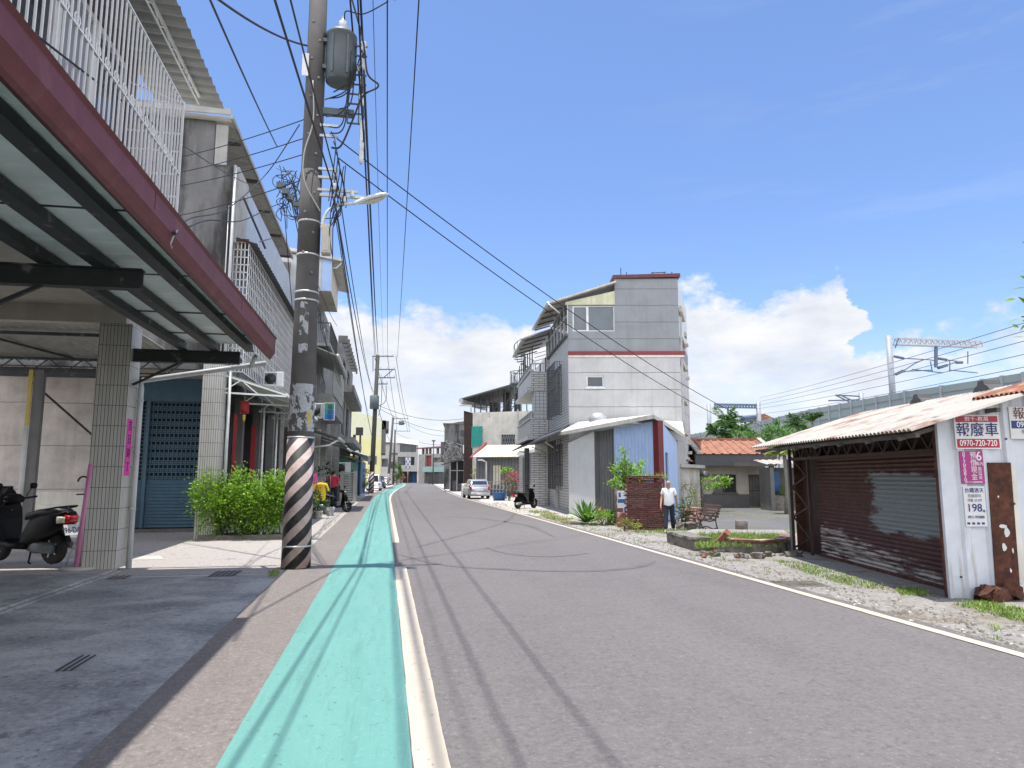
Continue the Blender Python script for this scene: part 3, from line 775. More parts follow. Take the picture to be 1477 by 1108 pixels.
b = MB(); b.tube([PY(384, 524, 14.6), PY(205, 549, 14.66), (-4.80, 14.66, PY(200, 552, 14.66).z-.12), (-4.80, 14.66, 0.02)], .052, 10)
for z in (1.1, 2.2, 3.2): b.lathe([(.062, 0), (.062, .05)], (-4.80, 14.66, z), 10)
b.build('downpipe', 'pvc', T1)
b = MB(); b.tube([(-2.6, 14.2, 4.1), (-2.75, 14.6, 3.95)], .045, 8); b.build('gutter_outlet', 'pvc', T1)
# upper storey
fu = Frame((-3.05, -4), (-3.05, 8.5)); WZ0, WZ1 = 5.0, 6.5
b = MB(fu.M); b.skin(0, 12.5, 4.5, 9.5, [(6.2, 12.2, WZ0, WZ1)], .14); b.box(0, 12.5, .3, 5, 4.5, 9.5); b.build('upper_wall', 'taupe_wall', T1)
b = MB(fu.M); b.box(2.6, 8.0, -.03, -.003, 4.6, 6.6); b.build('wall_cladding', 'maroon', T1)
for i, gm in enumerate(('glass', 'curtain', 'glass', 'curtain', 'glass')):
    window(T1, fu, 8.05+i*.84, 8.05+(i+1)*.84, WZ0, WZ1, 1, 'white_paint', gm, .1, .07, False)
cg = MB()   # cage bars: plain verticals with a row of rings under the middle rail
for i in range(108):
    y = -2.4+i*.1
    if y > 8.2: break
    cg.bar((-2.45, y, 4.6), (-2.45, y, 6.1), .0145)
for z in (4.66, 5.22, 6.09): cg.bar((-2.45, -2.4, z), (-2.45, 8.22, z), .024, .016)
for i in range(52):
    y = -2.3+i*.2
    if y < 8.2:
        p = [(-2.45, y+.05*math.cos(a*PI/4), 5.28+.05*math.sin(a*PI/4)) for a in range(9)]; cg.tube(p, .006, 4)
for i in range(6):
    x = -2.45-i*.11; cg.bar((x, 8.22, 4.6), (x, 8.22, 6.1), .012)
for z in (4.66, 4.95, 5.22, 5.5, 5.72, 6.09): cg.bar((-2.45, 8.22, z), (-3.05, 8.22, z), .016)
cg.bar((-2.45, 8.22, 4.6), (-2.45, 8.22, 6.12), .026)
for y in (-2.4, 0, 2, 4, 6, 8.2): cg.bar((-2.45, y, 6.09), (-3.05, y, 6.3), .016)
cg.build('balcony_cage', 'white_bars', T1)
b = MB(); b.box(-3.04, -2.4, -4, 8.3, 4.5, 4.6); b.build('balcony_slab', 'oxblood', T1)
b = MB(); b.corr((-3.12, -4, 6.70), (-3.12, 9.33, 6.70), (-2.25, -4, 6.66), (-2.25, 9.33, 6.66), 70, .035, th=.004); b.build('awning', 'corr_grey', T1)
b = MB()
for x in (-2.5,):
    b.bar((x, -4, 6.63), (x, 9.0, 6.63), .03); b.bar((x, -4, 6.52), (x, 9.0, 6.52), .014)
    for i in range(32):
        y = -4+i*.4
        if y < 8.5: b.bar((x, y, 6.63), (x, y+.2, 6.52), .01); b.bar((x, y+.2, 6.52), (x, y+.4, 6.63), .01)
b.build('awning_truss', 'white_bars', T1)
b = MB(); b.tube([PX(256, 332, -2.23), PX(250, 342, -2.235), PX(246, 352, -2.235), PX(248, 358, -2.235)], .007, 5); b.build('loose_wire', 'cable_grey', T1)
# pink paper strip on the column
bn = thing('paper_banner', 'magenta paper strip with black brush characters pasted on tiled column', 'banner', (-4.875, 14.42, 1.75))
b = MB(); b.box(-4.877, -4.870, 14.29, 14.55, 1.76, 2.84); b.build('paper', 'pink_paper', bn)
for i, ch in enumerate('吉日財丁'):
    wall_text(ch, textM(Frame((-4.868, 14.29), (-4.868, 14.55)), .13, 2.70-i*.26, .001), .2, 'ink_black', 'lettering', bn)
# ---- cement house behind the forecourt, with the blue gate
T2 = thing('cement_house', 'mottled cement house with blue lattice roller gate behind the forecourt', 'house', (-9, 24, 0))
f2 = Frame((-19, 24), (-5.2, 24))
b = MB(f2.M); b.skin(0, 10.9, 0, 6.4, [(3.0, 5.4, .9, 3.2)], .2); b.box(0, 10.9, .2, 7, 0, 6.4); b.box(10.9, 13.6, .2, .3, 0, 6.4); b.build('wall', 'pour_wall', T2)
window(T2, f2, 3.0, 5.4, .9, 3.2, 3, 'dark_frame', 'glass', .12); grille(T2, f2, 3.0, 5.4, .9, 3.2, 22, 3, .1, .011, 'galv')
gb = MB(f2.M)   # gate: frame, lattice, slats
gx0, gx1 = 10.95, 13.3
gb.box(gx0, gx1, -.05, .1, 4.15, 4.95)
for x in (gx0, gx0+.42, gx1-.1): gb.box(x, x+.1, -.04, .09, .12, 4.15)
gt = gb.build('gate', 'blue_steel', T2)
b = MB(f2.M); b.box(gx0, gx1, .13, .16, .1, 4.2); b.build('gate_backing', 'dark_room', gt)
b = MB(f2.M); la0, la1, lz0, lz1 = gx0+.53, gx1-.1, 1.62, 4.12
nC, nR = 13, 20; cw, ch = (la1-la0)/nC, (lz1-lz0)/nR
for r in range(nR+1): b.box(la0, la1, .03, .05, lz0+r*ch-.014, lz0+r*ch+.014)
for r in range(nR):
    for c in range(nC+1):
        x = la0+(c+(.5 if r % 2 else 0))*cw
        if x < la1+.001: b.box(x-.014, x+.014, .032, .048, lz0+r*ch+.014, lz0+(r+1)*ch-.014)
        if r % 2 == 0 and c < nC: b.lathe([(.028, 0), (.045, .006), (.028, .012)], (x+cw/2, .036, lz0+(r+.5)*ch), 6, M=Matrix.Rotation(PI/2, 3, 'X'))
for r in range(nR):
    b.box(gx0+.1, gx0+.42, .03, .05, lz0+r*ch-.014, lz0+r*ch+.014)
    for c in range(3): b.box(gx0+.14+c*.11, gx0+.168+c*.11, .032, .048, lz0+r*ch+.014, lz0+(r+1)*ch-.014)
b.build('gate_lattice', 'blue_steel', gt)
b = MB(f2.M)
for i in range(14):
    z = .14+i*.105
    for (a, e) in ((gx0+.1, gx0+.42), (la0, la1)): b.add([(a, .02, z), (e, .02, z), (e, .055, z+.1), (a, .055, z+.1), (a, .05, z), (e, .05, z)], [(0, 1, 2, 3), (0, 4, 5, 1)])
b.build('gate_slats', 'blue_steel', gt)
b = MB(f2.M); b.box(gx0-.1, gx1+.2, -.2, .2, 0, .1); b.build('threshold', 'concrete_dark', T2)
b = MB(f2.M); b.box(10.9, 13.8, -.1, .19, 4.96, 6.4); b.build('upper_wall', 'beige_paint', T2)
b = MB(f2.M); b.corr((10.2, -1.0, 5.02), (13.75, -1.0, 5.02), (10.2, .0, 5.25), (13.75, .0, 5.25), 18, .05, th=.006); b.build('gate_awning', 'corr_light', T2)
b = MB(); b.box(-5.26, -4.72, 21.0, 21.6, 0, 5.1); b.build('column', 'tile_pale', T2)
b = MB(); b.tube([(-4.62, 21.5, 0), (-4.62, 21.5, 5)], .05, 8); b.build('downpipe', 'pvc', T2)
b = MB(); b.corr((-12.4, 22.0, 4.92), (-9.0, 22.0, 4.92), (-12.4, 23.9, 5.05), (-9.0, 23.9, 5.05), 17, .05, th=.006); b.build('wall_awning', 'corr_light', T2)
b = MB(); b.box(-11.6, -8.4, 21.85, 22.0, 4.60, 4.86); b.bar((-10.2, 22, 4.5), (-9.0, 23.9, 2.9), .05); b.build('awning_beam', 'black_steel', T2)
LT = thing('lean_to_roof', 'grey corrugated lean-to roof on a thin black truss behind tiled column', 'roof', (-9, 18, 0))
b = MB(); b.corr((-16, 15.0, 5.12), (-5.75, 15.0, 5.12), (-16, 21.4, 4.98), (-5.75, 21.4, 4.98), 46, .06, th=.006); b.build('roof_sheet', 'corr_grey', LT)
b = MB(); YT = 20.6
b.bar((-16, YT, 4.93), (-5.7, YT, 4.93), .07); b.bar((-16, YT, 4.58), (-5.7, YT, 4.58), .04); b.bar((-16, 17.2, 4.98), (-5.7, 17.2, 4.98), .07)
for i in range(12):
    x = -16+i*.86; b.bar((x, YT, 4.93), (x+.43, YT, 4.58), .025); b.bar((x+.43, YT, 4.58), (x+.86, YT, 4.93), .025)
b.bar((-9.9, 15.2, 5.03), (-8.5, 20.6, 4.95), .05); b.build('truss', 'black_steel', LT)
px_ = PY(38, 700, YT).x
b = MB(); b.box(px_-.02, px_+.22, YT-.08, YT+.08, 0, 4.6); b.build('post', 'concrete_dark', LT)
b = MB(); b.tube([(px_-.08, YT-.1, .3), (px_-.08, YT-.1, 3.1)], .055, 8); b.build('pipe', 'pvc', LT)
b = MB(); b.box(px_-.13, px_-.03, YT-.12, YT-.085, 2.9, 4.6); b.build('hazard_tape', 'yellow_tape', LT)
b = MB(); b.rock(-11.6, -8.5, 22.2, 22.9, 0, .95, .008, (3, 2, 2)); b.rock(-10.2, -8.5, 22.3, 22.85, .95, 1.3, .008, (3, 2, 2))
b.build('low_wall', 'cream_wall', label='low cream wall with a raised end in front of mottled cement house', cat='wall')
# ---- grey concrete house
T3 = thing('concrete_house', 'tall stained grey concrete house with mesh window cage along its front', 'house', (-7, 28, 0))
fs = Frame((-11, 21.7), (-4.86, 21.7)); ff = Frame((-4.86, 21.7), (-4.86, 36))
b = MB(fs.M); b.box(0, 6.14, 0, .25, 4.9, 11.3); b.box(0, 5.5, .0, .25, 11.3, 12.75); b.build('side_wall', 'plaster_grey', T3)
b = MB(ff.M); b.box(.25, 14.3, 0, .2, 4.9, 11.2); b.build('front_wall', 'plaster_grey', T3)
b = MB(ff.M); b.box(.3, 14.1, 1.8, 2.0, 4.9, 12.6); b.box(14.1, 14.3, .2, 6, 0, 12.6); b.box(.25, 14.1, .2, 1.8, 4.9, 5.1); b.box(.25, 14.1, .2, 1.8, 11.2, 11.28); b.build('inner_wall', 'cement_mottled', T3)
b = MB(ff.M); b.box(1.6, 14.3, -.06, -.002, 9.25, 11.32); b.build('white_cladding', 'white_sheet', T3)
b = MB(ff.M); b.box(.1, 1.6, -.12, -.002, 8.9, 11.34); b.build('parapet', 'concrete', T3)
b = MB(); b.corr((-11.2, 21.35, 12.98), (-11.2, 35.5, 12.98), (-4.95, 21.35, 12.72), (-4.95, 35.5, 12.72), 40, .05, th=.006); b.build('roof', 'corr_light', T3)
b = MB(); b.box(-4.97, -4.9, 21.3, 35.5, 12.66, 12.8); b.box(-11.2, -4.97, 21.3, 21.36, 12.80, 12.99); b.box(-5.45, -5.1, 21.62, 21.7, 11.3, 12.6); b.build('roof_trim', 'corr_grey', T3)
b = MB()
for y in (23, 26, 29, 32, 35): b.bar((-8, y, 12.75), (-5, y, 12.65), .1)
split(b, 'rafter', 'wood_grey', T3)
cgf = Frame((-4.38, 22.0), (-4.38, 34))
b = MB()
for i in range(41): b.bar((-4.38, 22+i*.3, 4.9), (-4.38, 22+i*.3, 8.95), .022)
for i in range(14): b.bar((-4.38, 22, 4.9+i*.31), (-4.38, 34, 4.9+i*.31), .022)
for i in range(5): b.bar((-4.38-i*.11, 22, 4.9), (-4.38-i*.11, 22, 8.95), .028)
for i in range(18): b.bar((-4.86, 22, 4.9+i*.24), (-4.38, 22, 4.9+i*.24), .028)
b.build('window_cage', 'white_bars', T3)
b = MB(); b.corr((-4.87, 21.85, 9.12), (-4.87, 34, 9.12), (-4.1, 21.85, 8.9), (-4.1, 34, 8.9), 34, .04, th=.006); b.build('cage_awning', 'corr_dark', T3)
b = MB(); b.box(-4.87, -4.36, 21.85, 21.9, 8.98, 9.04); b.build('awning_edge', 'rust', T3)
for y in (22.4, 25.6, 28.8): window(T3, ff, y-21.7, y-21.7+2.2, 5.6, 8.4, 3, 'galv', 'glass', .0, .05, False)
b = MB(); b.tube([(-4.82, 21.62, 4.9), (-4.82, 21.62, 11.3)], .05, 8); b.tube([(-4.95, 21.62, 5), (-4.95, 21.62, 10)], .02, 6); b.build('conduit', 'galv', T3)
b = MB(); b.bar((-4.6, 21.9, 10.4), (-4.1, 23.2, 9.2), .05); b.bar((-4.1, 22.2, 9.1), (-4.3, 25.4, 10.3), .03); b.build('stay', 'dark_frame', T3)
# arcade: green framed awning, columns, dark shop inside
b = MB(); b.corr((-4.85, 21.45, 4.78), (-4.85, 31, 4.78), (-3.0, 21.45, 4.22), (-3.0, 31, 4.22), 34, .05, th=.006); b.build('awning', 'corr_light', T3)
b = MB()
for y in (21.5, 24.6, 27.7, 30.8):
    b.bar((-4.85, y, 4.2), (-3.0, y, 4.12), .05); b.bar((-4.85, y, 4.74), (-3.0, y, 4.16), .05); b.bar((-4.3, y, 4.58), (-4.85, y, 4.2), .03); b.bar((-4.3, y, 4.58), (-3.8, y, 4.16), .03)
b.bar((-3.0, 21.5, 4.16), (-3.0, 31, 4.16), .05); b.build('awning_frame', 'soffit_white', T3)
for y in (25.6, 29.0, 32.4):
    b = MB(); b.box(-5.3, -5.0, y, y+.35, 0, 4.9); b.build('column', 'concrete_dark', T3)
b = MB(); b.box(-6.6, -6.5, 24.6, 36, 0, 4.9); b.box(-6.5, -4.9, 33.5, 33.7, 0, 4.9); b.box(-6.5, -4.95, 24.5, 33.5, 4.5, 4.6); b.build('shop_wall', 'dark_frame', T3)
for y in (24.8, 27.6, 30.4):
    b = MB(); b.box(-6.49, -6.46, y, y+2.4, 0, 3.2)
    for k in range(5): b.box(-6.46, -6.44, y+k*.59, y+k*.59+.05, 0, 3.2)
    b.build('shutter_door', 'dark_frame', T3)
for y in (25.6, 28.6):
    b = MB(); b.tube([(-4.3, y, 0), (-4.3, y, 4.15)], .04, 8); b.build('awning_post', 'white_paint', T3)
for i, (y, z0) in enumerate(((21.95, 1.5), (25.5, 1.4))):
    d = thing('door_couplet', ('red paper couplet on the first column beside tiled gate column', 'red paper couplet on the second column beyond the hedge')[i], 'couplet', ((-4.5, -4.62)[i], y, z0), 'red couplets along the arcade')
    b = MB(); b.box((-4.54, -4.68)[i], (-4.45, -4.52)[i], y-.008, y-.002, z0+.1, z0+2.1); b.build('paper', 'red_paper', d)
ln = thing('red_lantern', 'red festive hanging ornament under the green framed awning', 'lantern', (-4.25, 21.9, 3.5))
b = MB(); b.box(-4.37, -4.12, 21.88, 21.92, 3.62, 4.0); b.lathe([(.04, 0), (.10, .06), (.11, .16), (.09, .28), (.04, .34)], (-4.25, 21.9, 3.64), 12); b.build('body', 'red_paper', ln)
b = MB(); b.tube([(-4.25, 21.9, 4.02), (-4.25, 21.9, 4.15)], .01, 4); b.lathe([(.03, 0), (.05, .2)], (-4.25, 21.9, 3.38), 8); b.build('tassel', 'yellow_tape', ln)
p = PY(395, 558, 24.6); ac_unit((p.x-.0, 24.4, p.z), 0, 'white air conditioner on bracket below the mesh window cage', s=.8)
# ---- row of further houses on the left
T4 = thing('row_house', 'three storey row house with projecting balcony and cream top room beyond concrete house', 'house', (-5, 42, 0))
f4 = Frame((-3.9, 36.2), (-3.9, 50))
b = MB(f4.M); b.skin(0, 13.8, 4.4, 11.6, [(1, 3.6, 5.4, 7.6), (5, 8, 5.4, 7.6), (1, 4, 8.9, 11), (5.5, 9, 8.9, 11)], .15); b.box(0, 13.8, .15, 8, 4.2, 11.6); b.build('wall', 'wall_weathered', T4)
for a, c, z0, z1 in ((1, 3.6, 5.4, 7.6), (5, 8, 5.4, 7.6), (1, 4, 8.9, 11), (5.5, 9, 8.9, 11)): window(T4, f4, a, c, z0, z1, 3, 'galv', 'glass', .1)
b = MB(); b.box(-6, -3.05, 36, 41, 11.3, 13.0); b.build('top_room', 'beige_paint', T4)
b = MB(); b.box(-6, -3.02, 35.9, 35.99, 11.2, 13.05); b.build('top_room_end', 'panel_grey', T4)
b = MB(); b.box(-3.5, -3.01, 35.83, 35.89, 11.2, 13.1); b.build('blue_flashing', 'blue_sheet', T4)
b = MB(); b.add([(-6.2, 35.6, 13.35), (-2.55, 35.6, 12.75), (-2.55, 42, 12.75), (-6.2, 42, 13.35), (-6.2, 35.6, 13.5), (-2.55, 35.6, 12.9), (-2.55, 42, 12.9), (-6.2, 42, 13.5)], [(0, 1, 2, 3), (7, 6, 5, 4), (0, 4, 5, 1), (1, 5, 6, 2), (2, 6, 7, 3), (3, 7, 4, 0)]); b.build('top_roof', 'corr_light', T4)
b = MB(); b.tube([(-2.52, 35.7, 12.8), (-2.52, 42, 12.8)], .08, 8); b.tube([(-2.52, 35.8, 12.75), (-2.75, 35.85, 12.45), (-3.0, 35.85, 12.4)], .05, 8); b.build('gutter', 'pvc', T4)
b = MB(); b.box(-3.9, -2.95, 35.7, 41, 8.3, 8.45); b.add([(-3.9, 35.6, 8.3), (-2.55, 35.6, 7.75), (-2.55, 43, 7.75), (-3.9, 43, 8.3), (-3.9, 35.6, 8.36), (-2.55, 35.6, 7.82), (-2.55, 43, 7.82), (-3.9, 43, 8.36)], [(0, 1, 2, 3), (7, 6, 5, 4), (0, 4, 5, 1), (1, 5, 6, 2), (2, 6, 7, 3), (3, 7, 4, 0)]); b.build('balcony_canopy', 'corr_grey', T4)
b = MB(); b.tube([(-2.55, 35.5, 7.78), (-2.55, 43, 7.78)], .1, 8); b.build('canopy_gutter', 'pvc', T4)
b = MB()
for i in range(22): b.bar((-2.98, 35.8+i*.24, 8.45), (-2.98, 35.8+i*.24, 9.5), .02)
for i in range(5): b.bar((-2.98-i*.2, 35.75, 8.45), (-2.98-i*.2, 35.75, 9.5), .02)
b.bar((-2.98, 35.75, 9.5), (-2.98, 41, 9.5), .05); b.bar((-2.98, 35.75, 9.5), (-3.9, 35.75, 9.5), .05); b.build('balcony_rail', 'dark_frame', T4)
b = MB(); b.box(-3.9, -2.9, 38, 47, 5.15, 6.05); b.box(-3.95, -2.85, 38, 47, 6.05, 6.12); b.build('balcony', 'wall_weathered', T4)
b = MB()
for i in range(16): b.bar((-2.9, 38.2+i*.57, 6.1), (-2.9, 38.2+i*.57, 8.0), .025)
for z in (6.4, 7.0, 7.6, 8.0): b.bar((-2.9, 38.2, z), (-2.9, 46.8, z), .025)
b.build('balcony_bars', 'galv', T4)
b = MB()
for y, z in ((36.4, 3.7), (41, 3.6), (45, 3.5)):
    b.corr((-4.4, y, z+.65), (-4.4, y+3.9, z+.65), (-2.45, y, z), (-2.45, y+3.9, z), 14, .05, th=.006)
b.build('shop_awning', 'corr_grey', T4)
b = MB(); b.tube([(-2.42, 36.4, 3.66), (-2.42, 40.4, 3.66)], .09, 8); b.tube([(-2.42, 36.5, 3.6), (-2.9, 36.3, 3.3), (-4.0, 36.2, 3.15)], .05, 8); b.tube([(-2.42, 45, 3.45), (-2.42, 49, 3.45)], .08, 8); split(b, 'awning_gutter', 'pvc', T4)
for y in (36.4, 40.8, 45.2, 49.6):
    b = MB(); b.box(-4.1, -3.75, y, y+.35, 0, 4.4); b.build('column', 'tile_pale', T4)
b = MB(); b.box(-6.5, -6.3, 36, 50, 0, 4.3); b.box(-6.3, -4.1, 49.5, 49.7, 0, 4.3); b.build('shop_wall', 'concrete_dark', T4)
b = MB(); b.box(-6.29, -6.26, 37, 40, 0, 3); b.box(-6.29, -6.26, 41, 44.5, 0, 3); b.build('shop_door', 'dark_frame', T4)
b = MB(); b.add([(-4.9, 30.2, 0), (-2.95, 30.2, 0), (-2.95, 41, 0), (-4.9, 41, 0), (-4.9, 30.2, .34), (-2.95, 30.2, .34), (-2.95, 41, .34), (-4.9, 41, .34)], [(3, 2, 1, 0), (4, 5, 6, 7), (0, 1, 5, 4), (1, 2, 6, 5), (2, 3, 7, 6), (3, 0, 4, 7)])
b.build('arcade_step', 'concrete_dark', kind='structure')
sg = thing('shop_sign', 'green to blue vertical shop sign with dark characters on the row house', 'sign', (-2.95, 34.6, 4.9))
p0, p1 = PY(467, 606, 34.6), PY(483, 581, 34.6)
b = MB(); b.box(p0.x, p1.x, 34.6, 34.75, p0.z, p1.z); o = b.build('box', 'sign_board', sg)
b = MB(); b.box(p0.x+.03, p1.x-.03, 34.592, 34.599, p0.z+.03, p1.z-.03); o = b.build('face', 'sign_gradient', sg)
for i, ch in enumerate('福安宅'):
    wall_text(ch, textM(Frame((p0.x, 34.588), (p1.x, 34.588)), (p1.x-p0.x)*.55, p1.z-.22-i*.26, .002), .26, 'ink_black', 'lettering', sg)
b = MB(); b.bar((p0.x, 34.68, p1.z-.1), (p0.x-1.0, 34.68, p1.z-.1), .04); b.bar((p0.x, 34.68, p0.z+.1), (p0.x-1.0, 34.68, p0.z+.1), .04); b.build('bracket', 'galv', sg)
p = PY(458, 603, 35.2); ac_unit((p.x, 35.0, p.z), 0, 'white air conditioner mounted just left of the green and blue sign', s=1.15)
# further house with a stepped row of roof vents
T5 = thing('row_house', 'grey row house with ridged parapet caps and white awning farther down the left', 'house', (-5, 56, 0))
f5 = Frame((-3.3, 50.2), (-3.3, 66))
b = MB(f5.M); b.skin(0, 15.8, 0, 11.2, [(1.5, 5, 5, 7.4), (7, 11, 5, 7.4), (1.5, 5, 8.4, 10.4), (7, 11, 8.4, 10.4), (1, 6, 0, 3), (7, 13, 0, 3)], .3); b.box(0, 15.8, .3, 7, 0, 11.2); b.build('wall', 'wall_weathered', T5)
for a, c, z0, z1 in ((1.5, 5, 5, 7.4), (7, 11, 5, 7.4), (1.5, 5, 8.4, 10.4), (7, 11, 8.4, 10.4)): window(T5, f5, a, c, z0, z1, 3, 'dark_frame', 'glass', .2)
b = MB(f5.M)
for k in range(9): b.box(k*1.7, k*1.7+.35, -.35, .3, 11.2, 11.75); b.box(k*1.7, k*1.7+.35, -.5, -.35, 11.0, 11.5)
split(b, 'parapet_cap', 'concrete_dark', T5)
b = MB(f5.M); b.box(0, 15.8, -.9, 0, 7.7, 8.2); b.box(0, 15.8, -1.0, -.002, 4.1, 4.5); b.build('balcony', 'wall_weathered', T5)
b = MB(f5.M); b.corr((0, -1.9, 3.2), (15, -1.9, 3.2), (0, 0, 3.8), (15, 0, 3.8), 30, .05, th=.006); b.build('awning', 'white_sheet', T5)
# ================================================================== POLES AND CABLES
def helix(c, r, z0, z1, n=10):
    return [(c[0]+r*math.cos(i), c[1]+r*math.sin(i), z0+(z1-z0)*i/n) for i in range(n+1)]
P1 = Vector((-1.67, 14.2, 0))
UP = thing('utility_pole', 'nearest concrete utility pole with black and white stripes, transformer and street lamp', 'utility pole', P1)
b = MB()
rz_ = lambda z: .265-.0068*z
b.lathe([(rz_(z), z) for z in (0, 2.5, 4, 6.2, 6.9, 8, 10, 13)], P1, 24)
b.lathe([(rz_(6.2)+.004, 6.2), (rz_(8)+.004, 8.0)], P1, 24)
b.build('shaft', 'concrete_pole', UP)
b = MB(); b.lathe([(rz_(0)+.012, .02), (rz_(2.5)+.012, 2.5)], P1, 32); b.build('striped_wrap', 'pole_stripes', UP)
def wrap(a0, a1, z0, z1, off, n=8):
    q = MB(); vs = []; fs = []
    for i in range(n+1):
        a = math.radians(a0+(a1-a0)*i/n)
        for z in (z0, z1): vs.append((P1.x+(rz_(z)+off)*math.cos(a), P1.y+(rz_(z)+off)*math.sin(a), z))
    for i in range(n): fs.append((2*i, 2*i+2, 2*i+3, 2*i+1))
    q.add(vs, fs); return q
wrap(-170, -10, 2.62, 3.55, .006, 14).build('poster_remnants', 'torn_paper', UP)
wrap(-112, -70, 4.15, 5.2, .006, 5).build('poster_remnants', 'torn_paper', UP)
wrap(-58, -42, 2.75, 3.0, .009, 3).build('yellow_sticker', 'yellow_tape', UP)
for z in (.42, 2.5, 5.25, 5.42, 6.2, 6.9):
    b = MB(); b.lathe([(rz_(z)+.014, z-.018), (rz_(z)+.018, z), (rz_(z)+.014, z+.018)], P1, 20); b.build('steel_band', 'galv', UP)
b = MB()
for i in range(14):
    z = 5.8+i*.42; a = -1.9 if i % 2 else -1.1
    b.lathe([(.03, 0), (.03, .02)], (P1.x+rz_(z)*math.cos(a), P1.y+rz_(z)*math.sin(a), z), 6, M=Matrix.Rotation(PI/2, 3, 'X'))
split(b, 'step_bolt', 'concrete_dark', UP)
pc = PY(492, 80, 14.2); tx, ty = pc.x, 14.15
b = MB(); b.lathe([(.24, 10.0), (.30, 10.02), (.305, 10.5), (.305, 11.0), (.33, 11.02), (.33, 11.06), (.26, 11.14), (.0, 11.16)], (tx, ty, 0), 22)
tr = b.build('transformer', 'transformer', UP)
b = MB(); b.lathe([(.05, 11.14), (.09, 11.18), (.06, 11.22), (.09, 11.26), (.09, 11.4), (.05, 11.44), (.03, 11.55)], (tx+.02, ty, 0), 12); b.build('bushing', 'porcelain', tr)
b = MB()
for z in (10.25, 10.85): b.box(P1.x+.15, tx-.28, ty-.12, ty-.06, z, z+.08); b.box(P1.x+.15, tx-.28, ty+.06, ty+.12, z, z+.08)
for k in range(6):
    a = k*PI/3; b.box(tx+.31*math.cos(a)-.02, tx+.31*math.cos(a)+.02, ty+.31*math.sin(a)-.02, ty+.31*math.sin(a)+.02, 10.1, 10.95)
b.build('hanger', 'transformer', tr)
rx = PY(505, 170, 14.2).x
b = MB(); b.box(P1.x, rx+.08, 14.12, 14.24, 9.28, 9.42)
for x in (rx-.05, rx+.18): b.bar((x, 14.1, 9.1), (x, 14.1, 10.9), .03)
for i in range(9): b.bar((rx-.05, 14.1, 9.1+i*.22), (rx+.32, 14.1, 9.1+i*.22), .03)
b.box(P1.x-.3, rx+.9, 14.1, 14.2, 12.1, 12.22); split(b, 'equipment_rack', 'transformer', UP)
b = MB()
for i in range(4): b.lathe([(.03, -.13), (.065, -.1), (.065, -.04), (.04, 0), (.065, .04), (.065, .1), (.03, .13)], (rx+.24, 14.02, 9.6+i*.4), 10)
b.lathe([(.035, 8.2), (.05, 8.3), (.05, 9.1), (.03, 9.2)], (rx+.26, 14.05, 0), 8); split(b, 'cutout_insulator', 'porcelain', UP)
b = MB()
for z, L in ((8.95, .32), (8.72, .32), (8.0, .34), (7.82, .34), (7.55, .75)):
    b.box(P1.x+.15, P1.x+.2+L, 14.02, 14.07, z, z+.05)
b.box(P1.x+.2, P1.x+1.1, 13.98, 14.04, 7.42, 7.48); split(b, 'crossarm', 'galv', UP)
b = MB()
for x, z in ((P1.x+.5, 7.91), (P1.x+.5, 7.62), (P1.x+.85, 7.5), (P1.x+.7, 7.36), (P1.x+1.05, 7.36)): b.lathe([(.02, -.07), (.05, -.06), (.035, 0), (.05, .06), (.02, .07)], (x, 13.96, z), 10)
split(b, 'spool_insulator', 'porcelain', UP)
p0, p1 = PY(463, 365, 14.0), PY(476, 325, 14.0)
b = MB(); b.box(p0.x, p1.x+.02, 13.95, 14.2, p0.z, p1.z); b.box(p0.x+.03, p1.x-.01, 13.94, 13.949, p0.z+.04, p1.z-.04); b.build('switch_box', 'beige_paint', UP, bevel=.015)
arm = [PY(464, 330, 14.0), PY(466, 318, 14.0), PY(473, 304, 14.0), PY(487, 297, 14.0), PY(512, 293, 13.9)]
b = MB(); b.tube(spline(arm, 6), .03, 8); la = b.build('lamp_arm', 'lamp_grey', UP)
h0, h1 = PY(510, 294, 13.9), PY(560, 281, 13.7)
d = (h1-h0); sec = []
for t, w, h in ((0, .045, .045), (.12, .06, .06), (.25, .105, .075), (.5, .13, .085), (.8, .12, .075), (.95, .08, .05), (1, .03, .02)):
    c = h0+d*t; sec.append([(c.x, c.y+w*math.cos(k*PI/6), c.z+h*math.sin(k*PI/6)*(1 if math.sin(k*PI/6) > 0 else .55)) for k in range(12)])
b = MB(); b.loft(sec); hd = b.build('lamp_head', 'lamp_grey', la)
b = MB(); c0, c1 = h0+d*.35, h0+d*.88; b.add([(c0.x, c0.y-.09, c0.z-.052), (c1.x, c1.y-.075, c1.z-.045), (c1.x, c1.y+.075, c1.z-.045), (c0.x, c0.y+.09, c0.z-.052), ((c0.x+c1.x)/2, c0.y, c0.z-.055)], [(0, 1, 4), (1, 2, 4), (2, 3, 4), (3, 0, 4)])
b.build('lamp_lens', 'lamp_glass', la)
b = MB(); b.tube(spline([(P1.x-.02, 13.97, 9.9), (P1.x+.02, 13.95, 9.0), (P1.x-.13, 13.95, 8.3), (P1.x-.1, 13.95, 7.7), (P1.x+.22, 14.0, 7.1)], 8), .014, 6); b.build('lamp_feed_cable', 'cable_grey', UP)
b = MB(); b.box(P1.x-.25, P1.x-.12, 13.97, 13.98, 10.0, 10.5); b.build('number_plate', 'sign_white', UP)
NCAB = [0]
def cable(p, q, sag=.3, r=.012, label='', group='overhead cables', m='cable', seg=5, n=18, pts=None):
    if pts is None:
        p, q = Vector(p), Vector(q)
        pts = [p.lerp(q, i/n)-Vector((0, 0, sag*4*(i/n)*(1-i/n))) for i in range(n+1)]
    b = MB(); b.tube(pts, r, seg)
    return b.build('overhead_cable', m, label=label, cat='cable', group=group)
A = lambda x, y, Y=14.2: PY(x, y, Y)
def ext(p, q, k): return p+(p-q)*k
